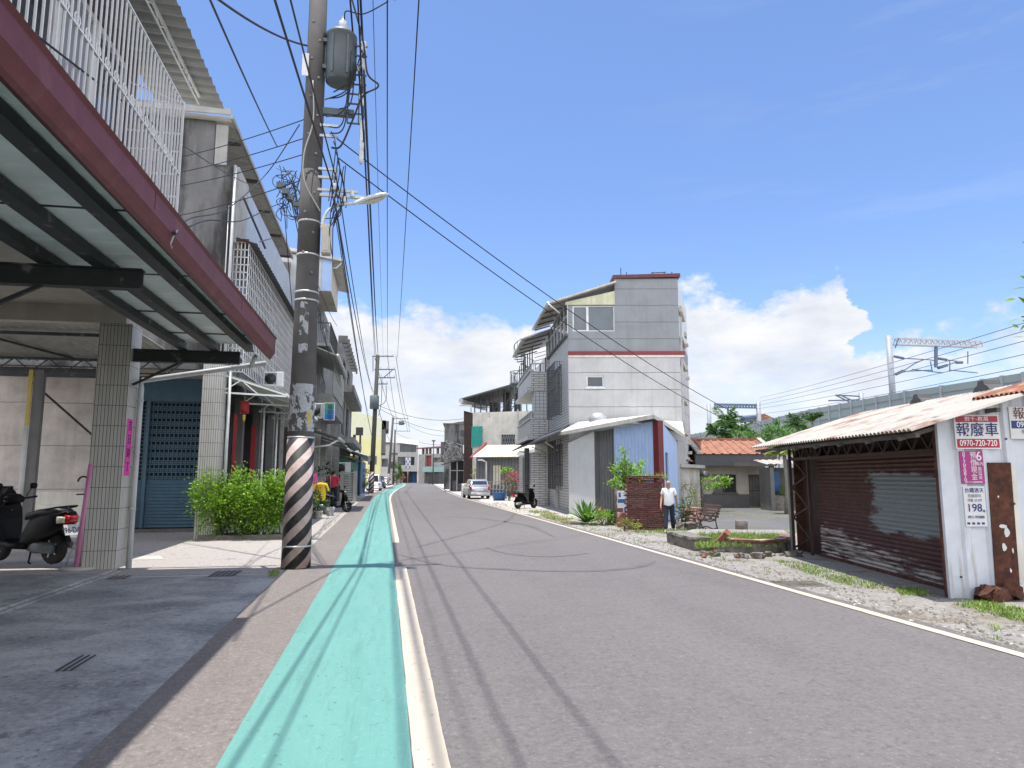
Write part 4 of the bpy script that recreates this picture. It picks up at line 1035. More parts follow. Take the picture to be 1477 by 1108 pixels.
# along the street: passing over the camera to the near pole, on to the second pole
for (xa, ya, xb, yb, r, lb) in ((560, 0, 559, 516, .016, 'straight black cable down the middle of the sky right of the transformer'),
                                (602, 0, 573, 516, .016, 'rightmost black cable at the top edge of the photo running to the second pole'),
                                (541, 0, 553, 516, .008, 'thin wire between the transformer bundle and the straight middle cable')):
    p, q = A(xa, ya), PY(xb, yb, 73); s = ext(p, q, .55)
    cable(s, q, 1.0, r, lb)
for (xa, ya, xm, ym, xb, yb, r, lb) in ((505, 0, 524, 190, 543, 520, .02, 'left strand of the thick bundle beside the transformer rack'),
                                        (520, 0, 529, 200, 546, 519, .026, 'thick black bundle passing right beside the transformer rack'),
                                        (516, 0, 522, 120, 541, 520, .018, 'slack black strand that hugs the transformer rack')):
    p, m_, q = A(xa, ya, 13.2), A(xm, ym, 13.6), PY(xb, yb, 73)
    s = ext(p, q, .5); cable(None, None, pts=spline([s, p, m_, m_.lerp(q, .5)-Vector((0, 0, .5)), q], 8), r=r, label=lb)
for (xa, ya, xm, ym, xb, yb, r, lb) in ((400, 0, 478, 262, 540, 566, .017, 'black cable crossing the near pole from upper left'),
                                        (422, 0, 488, 270, 541, 572, .013, 'second black cable crossing the near pole')):
    p, q = A(xm, ym, 13.9), PY(xb, yb, 72.8)
    near = PY(xa, ya, 8.2); s = ext(near, p, 1.6)
    cable(s, p, .1, r, lb+', near span'); cable(p, q, .9, r, lb+', span beyond the pole')
cable(PY(486, 310, 14), PY(539, 640, 60), .5, .016, 'lowest black cable leaving the lamp arm toward the yellow house')
cable(PY(485, 320, 14), PY(533, 600, 72), .6, .010, 'thin cable leaving the switch box beside the lamp arm')
# to the left-hand houses
cable(PY(290, -30, 8), PY(400, 212, 20.5), .05, .016, 'near black cable slanting down from the top left corner of the sky')
cable(PY(300, -12, 9), PY(443, 66, 14), .12, .02, 'thick twisted service cable reaching the near pole below its top')
for i, (ya, xb, yb) in enumerate(((172, 200, 238), (199, 200, 258), (222, 200, 276), (258, 215, 318))):
    cable(PY(440, ya, 14.1), PY(xb, yb, 21.6), .12, .011, ('topmost', 'second', 'third', 'lowest')[i]+' service wire from the near pole to the stained concrete side wall', 'service wires to the concrete house')
cable(PX(10, 18, -2.3), PY(366, 268, 21.5), .15, .009, 'thin wire running past the white balcony bars to the concrete house')
cable(None, None, pts=spline([PX(252, 336, -2.22), PY(275, 315, 11), PY(330, 300, 15), PY(385, 250, 18), PY(432, 180, 14.1)], 8), r=.012, label='slack cable rising from the oxblood fascia to the near pole')
cable(None, None, pts=spline([PX(252, 338, -2.22), PY(300, 318, 12), PY(350, 318, 16), PY(398, 296, 20), PY(412, 297, 21), PY(414, 330, 21.2)], 8), r=.012, label='slack cable from the oxblood fascia to the cable tangle')
rt = random.Random(3)
tg = thing('cable_tangle', 'tangle of black loops and splice boxes under the concrete house roof corner', 'cables', PY(412, 285, 20.5))
b = MB()
for k in range(16):
    pts = [PY(rt.uniform(398, 432), rt.uniform(238, 320), 20.5+rt.uniform(-.3, .3)) for _ in range(4)]
    b.tube(spline(sorted(pts, key=lambda v: -v.z), 7), .012, 5)
for k in range(3):
    c = PY(404+k*9, 262+k*10, 20.4); b.tube([c+Vector((.22*math.cos(t*.7), 0, .22*math.sin(t*.7))) for t in range(10)], .012, 5)
b.build('loops', 'cable', tg)
b = MB()
for k in range(4):
    c = PY(404+k*8, 268+k*9, 20.3); b.box(c.x-.1, c.x+.08, 20.25, 20.4, c.z-.06, c.z+.1)
b.build('splice_boxes', 'transformer', tg)
b = MB(); rt = random.Random(8)   # drooping jumpers at the transformer rack
for k in range(7):
    x0, y0, x1, y1 = rt.uniform(478, 512), rt.uniform(95, 165), rt.uniform(505, 522), rt.uniform(60, 120)
    b.tube(spline([PY(x0-10, y0+30, 14), PY((x0+x1)/2, y0+20, 13.9), PY(x1, y1, 13.95)], 7), .014, 5)
b.tube(spline([PY(478, 213, 14), PY(492, 210, 14), PY(510, 170, 14), PY(524, 138, 13.9), PY(546, 124, 13.9), PY(530, 106, 13.9), PY(524, 60, 13.9), PY(505, -10, 13.9)], 7), .02, 6)
b.tube(spline([PY(497, 28, 14.1), PY(500, 16, 14), PY(525, 20, 14), PY(560, 2, 14)], 7), .014, 5)
for k in range(7):
    x0, y0 = rt.uniform(474, 500), rt.uniform(180, 300); b.tube(spline([PY(x0, y0, 14), PY(x0+rt.uniform(-6, 14), y0+rt.uniform(10, 30), 13.9), PY(x0+rt.uniform(-10, 10), y0+rt.uniform(30, 60), 13.95), PY(x0+rt.uniform(-16, 2), y0+rt.uniform(50, 90), 14)], 6), .01, 5)
for k in range(5):
    b.tube(spline([PY(478+k*3, 190+k*14, 14), PY(484+k*3, 215+k*16, 13.9), PY(474+k*2, 290+k*8, 14)], 6), .011, 5)
b.build('jumper_cables', 'cable', UP)
for k, (x0, y0, Y0, x1, y1, X1, sg_) in enumerate(((416, 272, 20.5, 486, 470, -3.0, .5), (420, 290, 20.5, 478, 520, -3.1, .35), (428, 300, 20.5, 470, 560, -3.3, .6), (424, 262, 20.5, 492, 560, -2.9, .8), (410, 300, 20.5, 430, 520, -4.0, .3))):
    cable(PY(x0, y0, Y0), PX(x1, y1, X1), sg_, .014, 'slack service cable '+('highest', 'second highest', 'middle', 'second lowest', 'lowest')[k]+' of those draped along the left house fronts', 'cables along the left house fronts')
for k, (x0, y0, x1, y1) in enumerate(((436, 300, 412, 305), (434, 285, 415, 268), (437, 236, 418, 292))):
    cable(PY(x0, y0, 14.1), PY(x1, y1, 20.4), .25, .012, ('middle', 'lowest', 'highest')[k]+' drooping lead from the near pole into the cable tangle', 'leads into the cable tangle')
# across the road to the right
for p, q, s, lb in ((PY(486, 200, 14.3), PY(1165, 640, 38), .9, 'upper of the two wires crossing the road to the right past the white building'),
                    (PY(488, 228, 14.3), PY(1110, 632, 37), .7, 'lower of the two wires crossing the road to the right past the white building')):
    cable(p, q, s, .014, lb, 'wires crossing the road', n=26)
# ---- further poles
def pole(x, y, X, Y, xt, yt, r, label, arms, stripes=True, box=None, group='further utility poles'):
    base = G(x, y); Y = Y or base.y; base = Vector((base.x, Y, 0)); top = PY(xt, yt, Y)
    t = thing('utility_pole', label, 'utility pole', base, group)
    b = MB(); b.tube([base, base.lerp(top, .5), top], [r, r*.87, r*.72], 14); b.build('shaft', 'concrete_pole', t)
    if stripes:
        f = 2.2/top.z; q = base.lerp(top, f); b = MB(); b.tube([base+Vector((0, 0, .02)), q], [r+.012, r+.008], 18); b.build('striped_wrap', 'pole_stripes', t)
    for (xa, xb, ya) in arms:
        p, q = PY(xa, ya, Y-.15), PY(xb, ya, Y-.15)
        b = MB(); b.bar(p, q, .09, .1); n = 3
        am = b.build('crossarm', 'transformer', t)
        b = MB()
        for k in range(n):
            c = p.lerp(q, .3+.33*k); b.lathe([(.05, 0), (.09, .08), (.05, .14), (.08, .2), (.03, .3)], c, 8)
        split(b, 'insulator', 'porcelain', am)
    if box:
        p, q = PY(box[0], box[3], Y-.3), PY(box[1], box[2], Y-.3); b = MB(); c = (p+q)/2; rr = abs(q.x-p.x)/2
        b.lathe([(rr*.85, p.z), (rr, p.z+.05), (rr, q.z-.1), (rr*.5, q.z)], (c.x, Y-.3, 0), 14); b.bar((c.x, Y-.3, c.z), (c.x+.3, Y, c.z), .08); b.build('transformer', 'transformer', t)
    return t
PO2 = pole(535, 712, None, None, 545, 512, .27, 'second utility pole with three crossarms and striped foot before the yellow house', ((537, 568, 514), (540, 570, 533), (541, 570, 545), (541, 559, 554)), True, (533, 547, 570, 590))
b = MB(); Yp = PO2.location.y-.2
b.bar(PY(553, 545, Yp), PY(566, 534, Yp), .07); b.bar(PY(538, 514, Yp), PY(538, 536, Yp), .07)
b.tube(spline([PY(557, 556, Yp), PY(557, 575, Yp), PY(552, 583, Yp), PY(545, 585, Yp)], 5), .03, 5); b.tube(spline([PY(551, 545, Yp), PY(550, 580, Yp), PY(546, 600, Yp)], 5), .03, 5)
b.build('jumper_cables', 'cable', PO2)
PO3 = pole(559.5, 700.5, None, 132, 567, 602, .26, 'third utility pole leaning right, with crossarms and small transformer', ((567, 589, 604), (568, 585, 611)), True, (575, 583, 607, 613))
PO4 = pole(567, 699, None, 150, 570, 620, .24, 'fourth utility pole just right of the leaning one', ((570, 592, 622),), False)
for k, (xa, ya, xb, yb) in enumerate(((559, 513, 572, 603), (571, 513, 588, 603), (541, 516, 569, 606), (570, 533, 586, 610), (546, 590, 567, 640))):
    cable(PY(xa, ya, 73), PY(xb, yb, 132), .8, .028, ('first', 'second', 'third', 'fourth', 'lowest')[k]+' cable from the second to the leaning third pole, counted from the top', 'cables between the far poles')
for k, (xa, ya, xb, yb) in enumerate(((572, 603, 572, 621), (588, 603, 591, 621), (586, 610, 588, 622))):
    cable(PY(xa, ya, 132), PY(xb, yb, 150), .2, .03, 'short cable between the leaning third pole and the fourth pole', 'cables between the last poles')
for k, (xa, ya, xb, yb, s) in enumerate(((546, 585, 668, 604, .7), (548, 590, 641, 622, .5), (588, 612, 640, 629, .5), (571, 624, 640, 642, .6))):
    cable(PY(xa, ya, 73 if k < 2 else 132), PY(xb, yb, 80 if k == 0 else 100), s, .022, ('uppermost far wire crossing the street to the white house', 'far wire from the second pole to the dark house gable', 'far wire from the leaning pole to the dark house', 'lowest far wire crossing above the street end')[k], 'far wires across the street')
# ================================================================== RIGHT SIDE
# ---- white three-storey building
A3 = G(822, 738); A3 = (A3.x, A3.y); B3 = (14.7, 33.0)
D3 = (A3[0]+.09*7.2, A3[1]+7.2)
C3 = (B3[0]+3.4, B3[1]+6.5)
fe = Frame(A3, B3); fl = Frame(D3, A3)
T = thing('apartment_building', 'white three storey building with red capped grey top and tiled street front', 'building', ((A3[0]+B3[0])/2, 38, 0))
def q(x, y): return fe.px(x, y)
bz = q(823, 511)[1]; L = fe.L
zt = q(935, 402)[1]
sx = q(887, 440)[0]
w0 = q(846, 559); w1 = q(871, 542); W0 = q(826, 478); W1 = q(886, 441)
b = MB(fe.M)
b.skin(0, L, 0, bz, [(w0[0], w1[0], w0[1], w1[1])], .15)
b.skin(0, L, bz, W1[1]+.05, [(W0[0], W1[0], W0[1], W1[1])], .15); b.skin(sx, L, W1[1]+.05, zt, [], .15)
b.build('gable_wall', 'gable_wall', T)
b = MB(); inn = .15
P = [Vector((*A3, 0))+fe.n*inn, Vector((*B3, 0))+fe.n*inn, Vector((*C3, 0)), Vector((*C3, 0))+Vector((-3.5, 6, 0)), Vector((*D3, 0))+Vector((.9, .0, 0)), Vector((*A3, 0))+fl.n*inn+fe.n*inn]
b.prism([(p.x, p.y) for p in P], 0, W0[1]-.1); b.build('core', 'gable_wall', T)
b = MB(); S0 = Vector((*A3, 0))+fe.u*sx+fe.n*.16
b.prism([(S0.x, S0.y), (B3[0]+fe.n.x*.16, B3[1]+fe.n.y*.16), C3, (C3[0]-3, C3[1]+1.5)], W0[1]-.1, zt); b.build('stair_tower', 'panel_grey', T)
# right-hand return: recessed bays and cornices seen edge on
fr_ = Frame(B3, C3)
b = MB(fr_.M)
for z0, z1 in ((bz+.8, bz+2.6), (bz-2.4, bz-.2), (2.6, 4.2)): b.box(.3, 3, -.16, 0, z0, z0+.15); b.box(.3, 3, -.15, 0, z1-.3, z1)
for z in (bz-.6, bz+1.2, 3.4): b.box(1.5, 2.2, -.26, -.15, z, z+.25); b.box(1.7, 2.0, -.34, -.15, z-.5, z-.35)
split(b, 'side_cornice', 'beige_paint', T)
b = MB(fr_.M); b.box(.2, .3, -.12, -.02, 0, bz+2); b.build('downpipe', 'pvc', T)
b = MB(fe.M); b.box(-.02, L+.25, -.07, -.004, bz-.06, bz+.14); b.build('brick_band', 'red_paint', T)
b = MB(fe.M); b.box(-.0, L+.2, -.05, -.003, bz-.16, bz-.062); b.build('band_ledge', 'cream_wall', T)
zl = q(882, 407)[1]; zr = q(978, 397)[1]
b = MB(fe.M); b.add([(sx-.1, -.12, zt), (L+.12, -.12, zt+.06), (L+.12, 4.6, zt+.06), (sx-.1, 4.6, zt), (sx-.1, -.12, zt+.17), (L+.12, -.12, zt+.25), (L+.12, 4.6, zt+.25), (sx-.1, 4.6, zt+.17)], [(0, 3, 2, 1), (4, 5, 6, 7), (0, 1, 5, 4), (1, 2, 6, 5), (2, 3, 7, 6), (3, 0, 4, 7)]); b.build('roof_cap', 'oxblood', T)
b = MB(fe.M)
for x in (sx+.4, sx+.7, L-1.2, L-.6, L-.2): b.bar((x, .4, zt+.2), (x, .4, zt+.2+(.5 if x < sx+.6 else .28)), .04)
b.bar((L-1.3, .4, zt+.42), (L-.5, .4, zt+.46), .04); b.build('roof_fittings', 'dark_frame', T)
window(T, fe, w0[0], w1[0], w0[1], w1[1], 1, 'white_paint', 'glass', .12, .07)
# top storey glazing under its sloping metal roof
window(T, fe, W0[0], W0[0]+(W1[0]-W0[0])*.36, W0[1], W1[1], 1, 'white_paint', 'glass_grey', .1, .07, False)
window(T, fe, W0[0]+(W1[0]-W0[0])*.36, W1[0], W0[1], W1[1], 1, 'white_paint', 'glass_grey', .1, .05, False)
e0, e1, r0, r1 = q(822, 440), q(887, 421), q(822, 432), q(888, 407)
b = MB(fe.M); z_l = q(818, 441)[1]
b.add([(-.12, -.03, W1[1]+.05), (sx-.01, -.03, W1[1]+.05), (sx-.01, -.03, q(887, 420)[1]), (-.12, -.03, q(820, 436)[1]), (-.12, .1, W1[1]+.05), (sx-.01, .1, W1[1]+.05), (sx-.01, .1, q(887, 420)[1]), (-.12, .1, q(820, 436)[1])], [(0, 1, 2, 3), (7, 6, 5, 4), (0, 4, 5, 1), (2, 6, 7, 3), (0, 3, 7, 4)])
b.build('gable_panel', 'olive_panel', T)
b = MB(fe.M)
for i in range(9): x = .1+i*(sx-.2)/8; b.box(x, x+.02, -.04, -.031, W1[1]+.08, q(820, 434)[1]+(q(887, 421)[1]-q(820, 434)[1])*i/8)
b.build('panel_ribs', 'beige_paint', T)
za, zb = q(820, 428)[1], q(888, 409)[1]
E0 = Vector((*A3, 0)); ul = fl.u  # roof slab slopes down toward the street
def slab(bm, pts, th):
    n = len(pts); vs = [tuple(p) for p in pts]+[(p[0], p[1], p[2]+th) for p in pts]
    bm.add(vs, [tuple(range(n))[::-1], tuple(range(n, 2*n))]+[(i, (i+1) % n, n+(i+1) % n, n+i) for i in range(n)])
b = MB(); back = -ul
o = -fl.n*1.0   # overhang toward the street
lo = Vector((*A3, 0))-fe.n*.25; hi = Vector((*A3, 0))+fe.u*(sx+.05)-fe.n*.25
slab(b, [Vector((lo.x, lo.y, za-.45))+o, Vector((hi.x, hi.y, zb)), Vector((hi.x, hi.y, zb))+back*6.5, Vector((lo.x, lo.y, za-.45))+o+back*6.5], .09)
b.build('metal_roof', 'corr_light', T)
lo2 = lo+back*6.6
b = MB(); slab(b, [Vector((lo2.x, lo2.y, za-1.0))+o*1.6, Vector((hi.x, hi.y, zb-.3))+back*6.6, Vector((hi.x, hi.y, zb-.3))+back*13, Vector((lo2.x, lo2.y, za-1.0))+o*1.6+back*6.5], .09); b.build('metal_roof', 'corr_light', T)
b = MB(); g0 = Vector((lo.x, lo.y, za-.42))+o*1.03; b.tube([g0, g0+back*6.5], .09, 8); b.tube([g0+back*.0+Vector((0, 0, -.05)), g0-o*.6+Vector((0, 0, -.5))+back*.1], .045, 8)
g1 = Vector((lo2.x, lo2.y, za-.97))+o*1.63; b.tube([g1, g1+back*6.5], .09, 8)
pd = Vector((*D3, 0))-fl.n*.08; b.tube([(pd.x, pd.y, 0), (pd.x, pd.y, za-1)], .06, 8); b.build('gutter', 'pvc', T)
b = MB()
for k in range(5): p = lo+back*(.4+k*1.5); b.bar(Vector((p.x, p.y, za-.5))+o*.95, Vector((p.x, p.y, za-.2)), .07)
for k in range(5): p = lo2+back*(.4+k*1.5); b.bar(Vector((p.x, p.y, za-1.05))+o*1.5, Vector((p.x, p.y, za-.6)), .07)
split(b, 'rafter', 'wood_grey', T)
# street front: tiled wall with two grilled windows; glazed top band
LL = fl.L
zs = fl.px(821.6, 482)[1]
wa = (LL-5.2, LL-2.1, fl.px(800, 602)[1], fl.px(800, 535)[1]); wb = (LL-5.0, LL-2.1, fl.px(803, 702)[1], fl.px(803, 640)[1])
b = MB(fl.M); b.skin(0, LL, 0, zs, [wa, wb], .14); b.build('street_wall', 'tile_facade', T)
for i, w in enumerate((wa, wb)):
    window(T, fl, *w, 3, 'galv', 'glass', .11, .05, False)
    grille(T, fl, w[0]-.05, w[1]+.05, w[2]-.1, w[3]+.1, 11, 4, .38, .014, 'dark_frame')
b = MB(fl.M); b.box(-.1, LL+.03, -.1, -.0, zs, zs+.14); b.build('sill_band', 'concrete_dark', T)
b = MB(fl.M); b.box(0, LL, .02, .1, zs+.14, za-.3); wl = b.build('glazed_band', 'glass_grey', T)
b = MB(fl.M)
for k in range(7): x = k*(LL-.08)/6; b.box(x, x+.08, -.03, .12, zs+.14, za-.3)
b.box(0, LL, -.02, .11, zs+1.1, zs+1.17); b.build('glazing_bars', 'white_paint', wl)
# projecting bay beyond, with two balconies
D4 = Vector((*D3, 0)); pr = -fl.n*1.05
b = MB(fl.M); BL = 8.0
b.box(-BL, -.02, -1.05, 3, 0, 3.2); b.build('bay_ground_floor', 'tile_facade', T)
zb1, zb2 = fl.px(790, 606)[1], fl.px(792, 535)[1]
b = MB(fl.M)
for z0, h in ((zb1-1.0, 1.0), (zb2-1.0, 1.0)):
    b.box(-BL, -.03, -1.1, -.95, z0, z0+h); b.box(-.18, -.03, -.95, 0, z0, z0+h); b.box(-BL, -.03, -1.3, 0, z0-.22, z0-.001)
b.build('balcony', 'tile_facade', T)
b = MB(fl.M)
for z0 in (zb1, zb2):
    b.box(-BL, -.02, -1.2, -.9, z0+.002, z0+.1)
    for k in range(34): x = -BL+k*BL/34; b.bar((x, -1.05, z0+.1), (x, -1.05, z0+.5), .03); b.tube([(x+.12+.07*math.cos(a*PI/4), -1.05, z0+.3+.07*math.sin(a*PI/4)) for a in range(9)], .012, 4)
    b.bar((-BL, -1.05, z0+.5), (-.03, -1.05, z0+.5), .05); b.bar((-.03, -1.05, z0+.5), (-.03, 0, z0+.5), .05)
    for k in range(5): b.bar((-.03, -1.05+k*.25, z0+.1), (-.03, -1.05+k*.25, z0+.5), .03)
b.build('balcony_railing', 'galv', T)
b = MB(fl.M); b.box(-BL, -.02, .1, 3, 3.2, za-1.6); b.box(-1.15, -.04, -.9, .09, zb1, zb2-1.25); b.build('bay_wall', 'tile_square', T)
b = MB(fl.M)
for x in (-6.5, -3.8):
    for z in (zb1-.9, zb2-.9): b.box(x, x+1.9, .04, .098, z, z+2.1)
split(b, 'balcony_door', 'glass_grey', T)
b = MB(fl.M)
for k in range(7): x = -BL+k*BL/6.05; b.bar((x, -1.0, zb2+.5), (x, -1.0, za-1.25), .06)
split(b, 'roof_post', 'dark_frame', T)
b = MB(fl.M)
for i, x in enumerate((-7.7, -7.2, -6.7)): b.add([(x, -1.25, zb2+1.0), (x+.42, -1.27, zb2+1.0), (x+.46, -1.3, zb2+.2), (x-.03, -1.22, zb2+.15)], [(0, 1, 2, 3)], i % 2)
b.bar((-BL, -1.24, zb2+1.02), (-5.5, -1.24, zb2+1.02), .02)
b.build('hung_washing', ['cloth_blue', 'cloth_grey'], label='blue and grey washing hung at the top balcony of the white building', cat='laundry')
# lower awning along the street front
zA = fl.px(840, 622)[1]
F0 = Vector((8.15, 31.4, 0)); F1 = Vector((9.6, 50.5, 0))
b = MB(); i0 = Vector((*A3, 0)); i1 = Vector((*D3, 0))+Vector((.3, 6, 0))
slab(b, [(F0.x-.3, F0.y, 3.72), (i0.x, i0.y-.1, 4.25), (i1.x, i1.y, 4.25), (F1.x-.5, F1.y, 3.55)], .10); b.build('street_awning', 'corr_dark', T)
b = MB()
for t in (.25, .55, .9):
    p = F0.lerp(F1, t); n_ = i0.lerp(i1, t); b.bar((p.x-.2, p.y, 3.5+.1*(1-t)), (n_.x, n_.y, 3.15), .06)
split(b, 'awning_strut', 'white_paint', T)
b = MB(fl.M); b.box(-1.6, -1.3, -1.35, -1.06, 0, 3.5); b.box(-4.8, -2.0, -1.12, -1.06, 0, 3.0); b.build('shop_door', 'dark_frame', T)
b = MB(fl.M); b.box(LL-3.8, LL-3.5, -.2, -.02, 0, .95); b.build('meter_pipe', 'pvc', T)
bs = thing('round_sign', 'small blue sign with white emblem hung on the dark post under the white building awning', 'sign', (0, 0, 0))
p = PY(766, 672, 47.5); bs.location = (p.x, p.y, p.z)
b = MB(); b.box(-.42, .3, 0, .06, -.15, .55); b.lathe([(.42, 0), (.42, .06)], (-.06, .06, -.1), 20, M=Matrix.Rotation(PI/2, 3, 'X')); b.build('board', 'blue_paint', bs, world=False)
b = MB(); b.lathe([(.17, 0), (.17, .01)], (.03, -.001, -.12), 16, M=Matrix.Rotation(PI/2, 3, 'X')); b.build('emblem', 'ink_white', bs, world=False)
# spiral escape stair on the neighbour's roof
ss = PY(752, 590, 60)
st = thing('spiral_stair', 'narrow steel spiral stair with a small landing behind the white building balcony', 'stair', (ss.x, 60, 8.2))
zt_ = PY(752, 503, 60).z; zp = PY(752, 556, 60).z
b = MB(); b.tube([(ss.x+.3, 60, 8.2), (ss.x+.3, 60, zt_+.5)], .09, 8)
for x, y in ((-.7, -.6), (.9, -.6), (-.7, .8), (.9, .8)): b.bar((ss.x+x, 60+y, 8.2), (ss.x+x, 60+y, zp+1.1), .07)
b.build('stair_frame', 'transformer', st)
b = MB()
for i in range(26):
    a = i*.42; z = 8.3+(zt_-8.3)*i/26; c = (ss.x+.3, 60)
    b.bar((c[0], c[1], z), (c[0]+.95*math.cos(a), c[1]+.95*math.sin(a), z), .26, .04); b.bar((c[0]+.95*math.cos(a), c[1]+.95*math.sin(a), z), (c[0]+.95*math.cos(a), c[1]+.95*math.sin(a), z+.9), .03)
b.tube([(ss.x+.3+.95*math.cos(i*.42), 60+.95*math.sin(i*.42), 9.2+(zt_-8.3)*i/26) for i in range(26)], .035, 5); b.build('treads', 'transformer', st)
b = MB(); b.lathe([(1.05, zp), (1.05, zp+.18)], (ss.x, 60, 0), 14)
for i in range(10):
    a = i*PI/5; b.bar((ss.x+math.cos(a), 60+math.sin(a), zp+.1), (ss.x+math.cos(a), 60+math.sin(a), zp+1.2), .04)
b.tube([(ss.x+math.cos(i*PI/5), 60+math.sin(i*PI/5), zp+1.2) for i in range(11)], .035, 5); b.build('landing', 'transformer', st)
b = MB(); b.box(ss.x+1.3, ss.x+5.2, 60.5, 60.6, 8.3, zp+.3)
for k in range(14): b.bar((ss.x+1.3, 60.42, 8.4+k*.33), (ss.x+5.2, 60.42, 9.6+k*.33), .05)
b.build('slatted_screen', ['dark_frame'], st)
# ---- blue sheet-metal annex
X0 = G(821, 742); X2 = G(949, 753.5); X0 = (X0.x, X0.y); X2 = (X2.x, X2.y)
fa = Frame(X0, X2); AN = thing('metal_annex', 'pale blue corrugated metal annex with maroon corner post against the white building', 'annex', (9.5, 30, 0))
s1 = fa.px(858, 700)[0]; s2 = fa.px(887, 700)[0]; LA = fa.L
zE0, zE1 = fa.px(858, 622)[1], fa.px(946, 607)[1]
def topz(s): return zE0+(zE1-zE0)*(s-s1)/(LA-s1)
b = MB(fa.M); b.add([(0, 0, 0), (s1, 0, 0), (s1, 0, topz(s1)), (0, 0, topz(0)-.35), (0, .08, 0), (s1, .08, 0), (s1, .08, topz(s1)), (0, .08, topz(0)-.35)], [(0, 1, 2, 3), (7, 6, 5, 4), (0, 3, 7, 4), (1, 5, 6, 2), (3, 2, 6, 7)])
for k in range(6): b.box(k*s1/6, k*s1/6+.02, -.006, 0, .05, topz(0)-.4)
b.build('plain_panel', 'panel_grey', AN)
b = MB(fa.M); b.corr((s1, .25, 0), (s2, .25, 0), (s1, .25, topz(s1)), (s2, .25, topz(s2)), 7, .06, kind='box'); b.box(s1, s1+.04, 0, .3, 0, topz(s1)); b.box(s2-.03, s2, 0, .3, 0, topz(s2)); b.build('recessed_panel', 'panel_dark', AN)
b = MB(fa.M); b.corr((s2, .0, 0), (LA, .0, 0), (s2, .0, topz(s2)), (LA, .0, topz(LA)), 12, -.03, kind='box'); b.build('blue_cladding', 'blue_sheet', AN)
b = MB(fa.M); b.box(LA-.10, LA+.22, -.05, .2, 0, topz(LA)); b.build('corner_post', 'maroon', AN)
Xs = fa.w(LA+.2, 0.1, 0); Xe = Vector((14.75, 32.9, 0)); fsd = Frame((Xs.x, Xs.y), (Xe.x, Xe.y))
zS = topz(LA); zF = 3.3
b = MB(fsd.M); b.skin(0, fsd.L*.62, 0, zF, [(1.1, 2.0, .9, 2.7)], .1); b.add([(0, 0, zF), (fsd.L*.62, 0, zF), (0, 0, zS)], [(0, 1, 2)]); b.build('side_cladding', 'blue_sheet', AN)
b = MB(fsd.M); b.box(1.1, 2.0, .06, .09, .9, 2.7); b.build('side_window', 'dark_frame', AN)
b = MB(fsd.M); b.box(fsd.L*.62, fsd.L, -.02, .1, 0, zF+.1); b.box(fsd.L*.7, fsd.L*.78, -.05, -.021, 0, 2.1); b.build('rear_wall', 'concrete', AN)
b = MB(); a0 = fa.w(-.5, -.25, topz(-.2)+.02); a1 = fa.w(LA+.35, -.35, topz(LA)+.05); a2 = fsd.w(fsd.L*.62, -.35, zF+.2); a3 = Vector((B3[0], B3[1], 4.35)); a4 = Vector((A3[0]+.4, A3[1]-.3, 4.3))
slab(b, [a0, a1, Vector((a1.x+.5, a1.y+1.5, a1.z+.05)), a4+Vector((2, -.6, .2)), a4], .16); slab(b, [a1+Vector((.02, 0, .0)), a2, a3, a4+Vector((2, -.6, .2)), Vector((a1.x+.5, a1.y+1.5, a1.z+.05))], .15); b.build('annex_roof', 'corr_light', AN)
b = MB(); p = PY(862, 604, 31.5); b.lathe([(.28, 0), (.30, .05), (.42, .25), (.42, .42), (.25, .6), (0, .65)], (p.x, 31.5, p.z-.35), 16); b.build('roof_ventilator', 'galv', AN)
# ---- brick wall stub with little pillar and sign
kb = thing('brick_wall', 'stub of dark old brick wall with ragged top beside the walking man', 'wall', (8.5, 22.4, 0))
b0, b1 = G(903, 764), G(957, 766); fb = Frame((b0.x, b0.y), (b1.x, b1.y))
rb = random.Random(5); ztop = 1.78; b = MB(fb.M); rows = int(ztop/.068); LB = fb.L
for r in range(rows):
    for side, yb in ((0, 0.0), (1, .115)):
        x = -.05+(r % 2)*.1+rb.uniform(-.01, .01)
        while x < LB-.02:
            w = .2+rb.uniform(-.02, .012)
            if not (r > rows-4 and rb.random() < .3):
                o = rb.uniform(-.012, .014); b.box(max(x, -.03+rb.uniform(-.02, .02)), min(x+w, LB+rb.uniform(-.015, .02)), yb+o, yb+.105+o, r*.068+.004, r*.068+.058)
            x += w+.012
b.build('bricks', 'brick_dark', kb)
b = MB(fb.M); b.box(.0, LB-.01, .02, .2, 0, (rows-4)*.068); b.build('mortar_core', 'mortar', kb)
p0, p1 = PY(889, 758, 24.2), PY(897, 706, 24.2)
pl = thing('brick_pillar', 'thin brick pillar left of the leaning blue and white notice', 'pillar', (p0.x, 24.2, 0))
b = MB()
for r in range(int(p1.z/.075)): b.box(p0.x+rb.uniform(-.01, .01), p1.x+rb.uniform(-.01, .01), 24.1+rb.uniform(-.01, .01), 24.32, r*.075+.003, r*.075+.066)
b.build('bricks', 'brick_red', pl)
b = MB(); b.box(p0.x+.02, p1.x-.02, 24.13, 24.3, 0, p1.z-.06); b.build('mortar_core', 'mortar', pl)
n0, n1 = PY(891, 733, 23.6), PY(905, 708, 23.6)
ns = thing('notice_board', 'blue and white notice board between the thin pillar and the dark brick wall', 'sign', (n0.x, 23.6, n0.z))
b = MB(); b.box(n0.x, n1.x, 23.6, 23.63, n0.z, n1.z); b.build('board', 'sign_white', ns)
b = MB(); zz = n0.z; hh = n1.z-n0.z
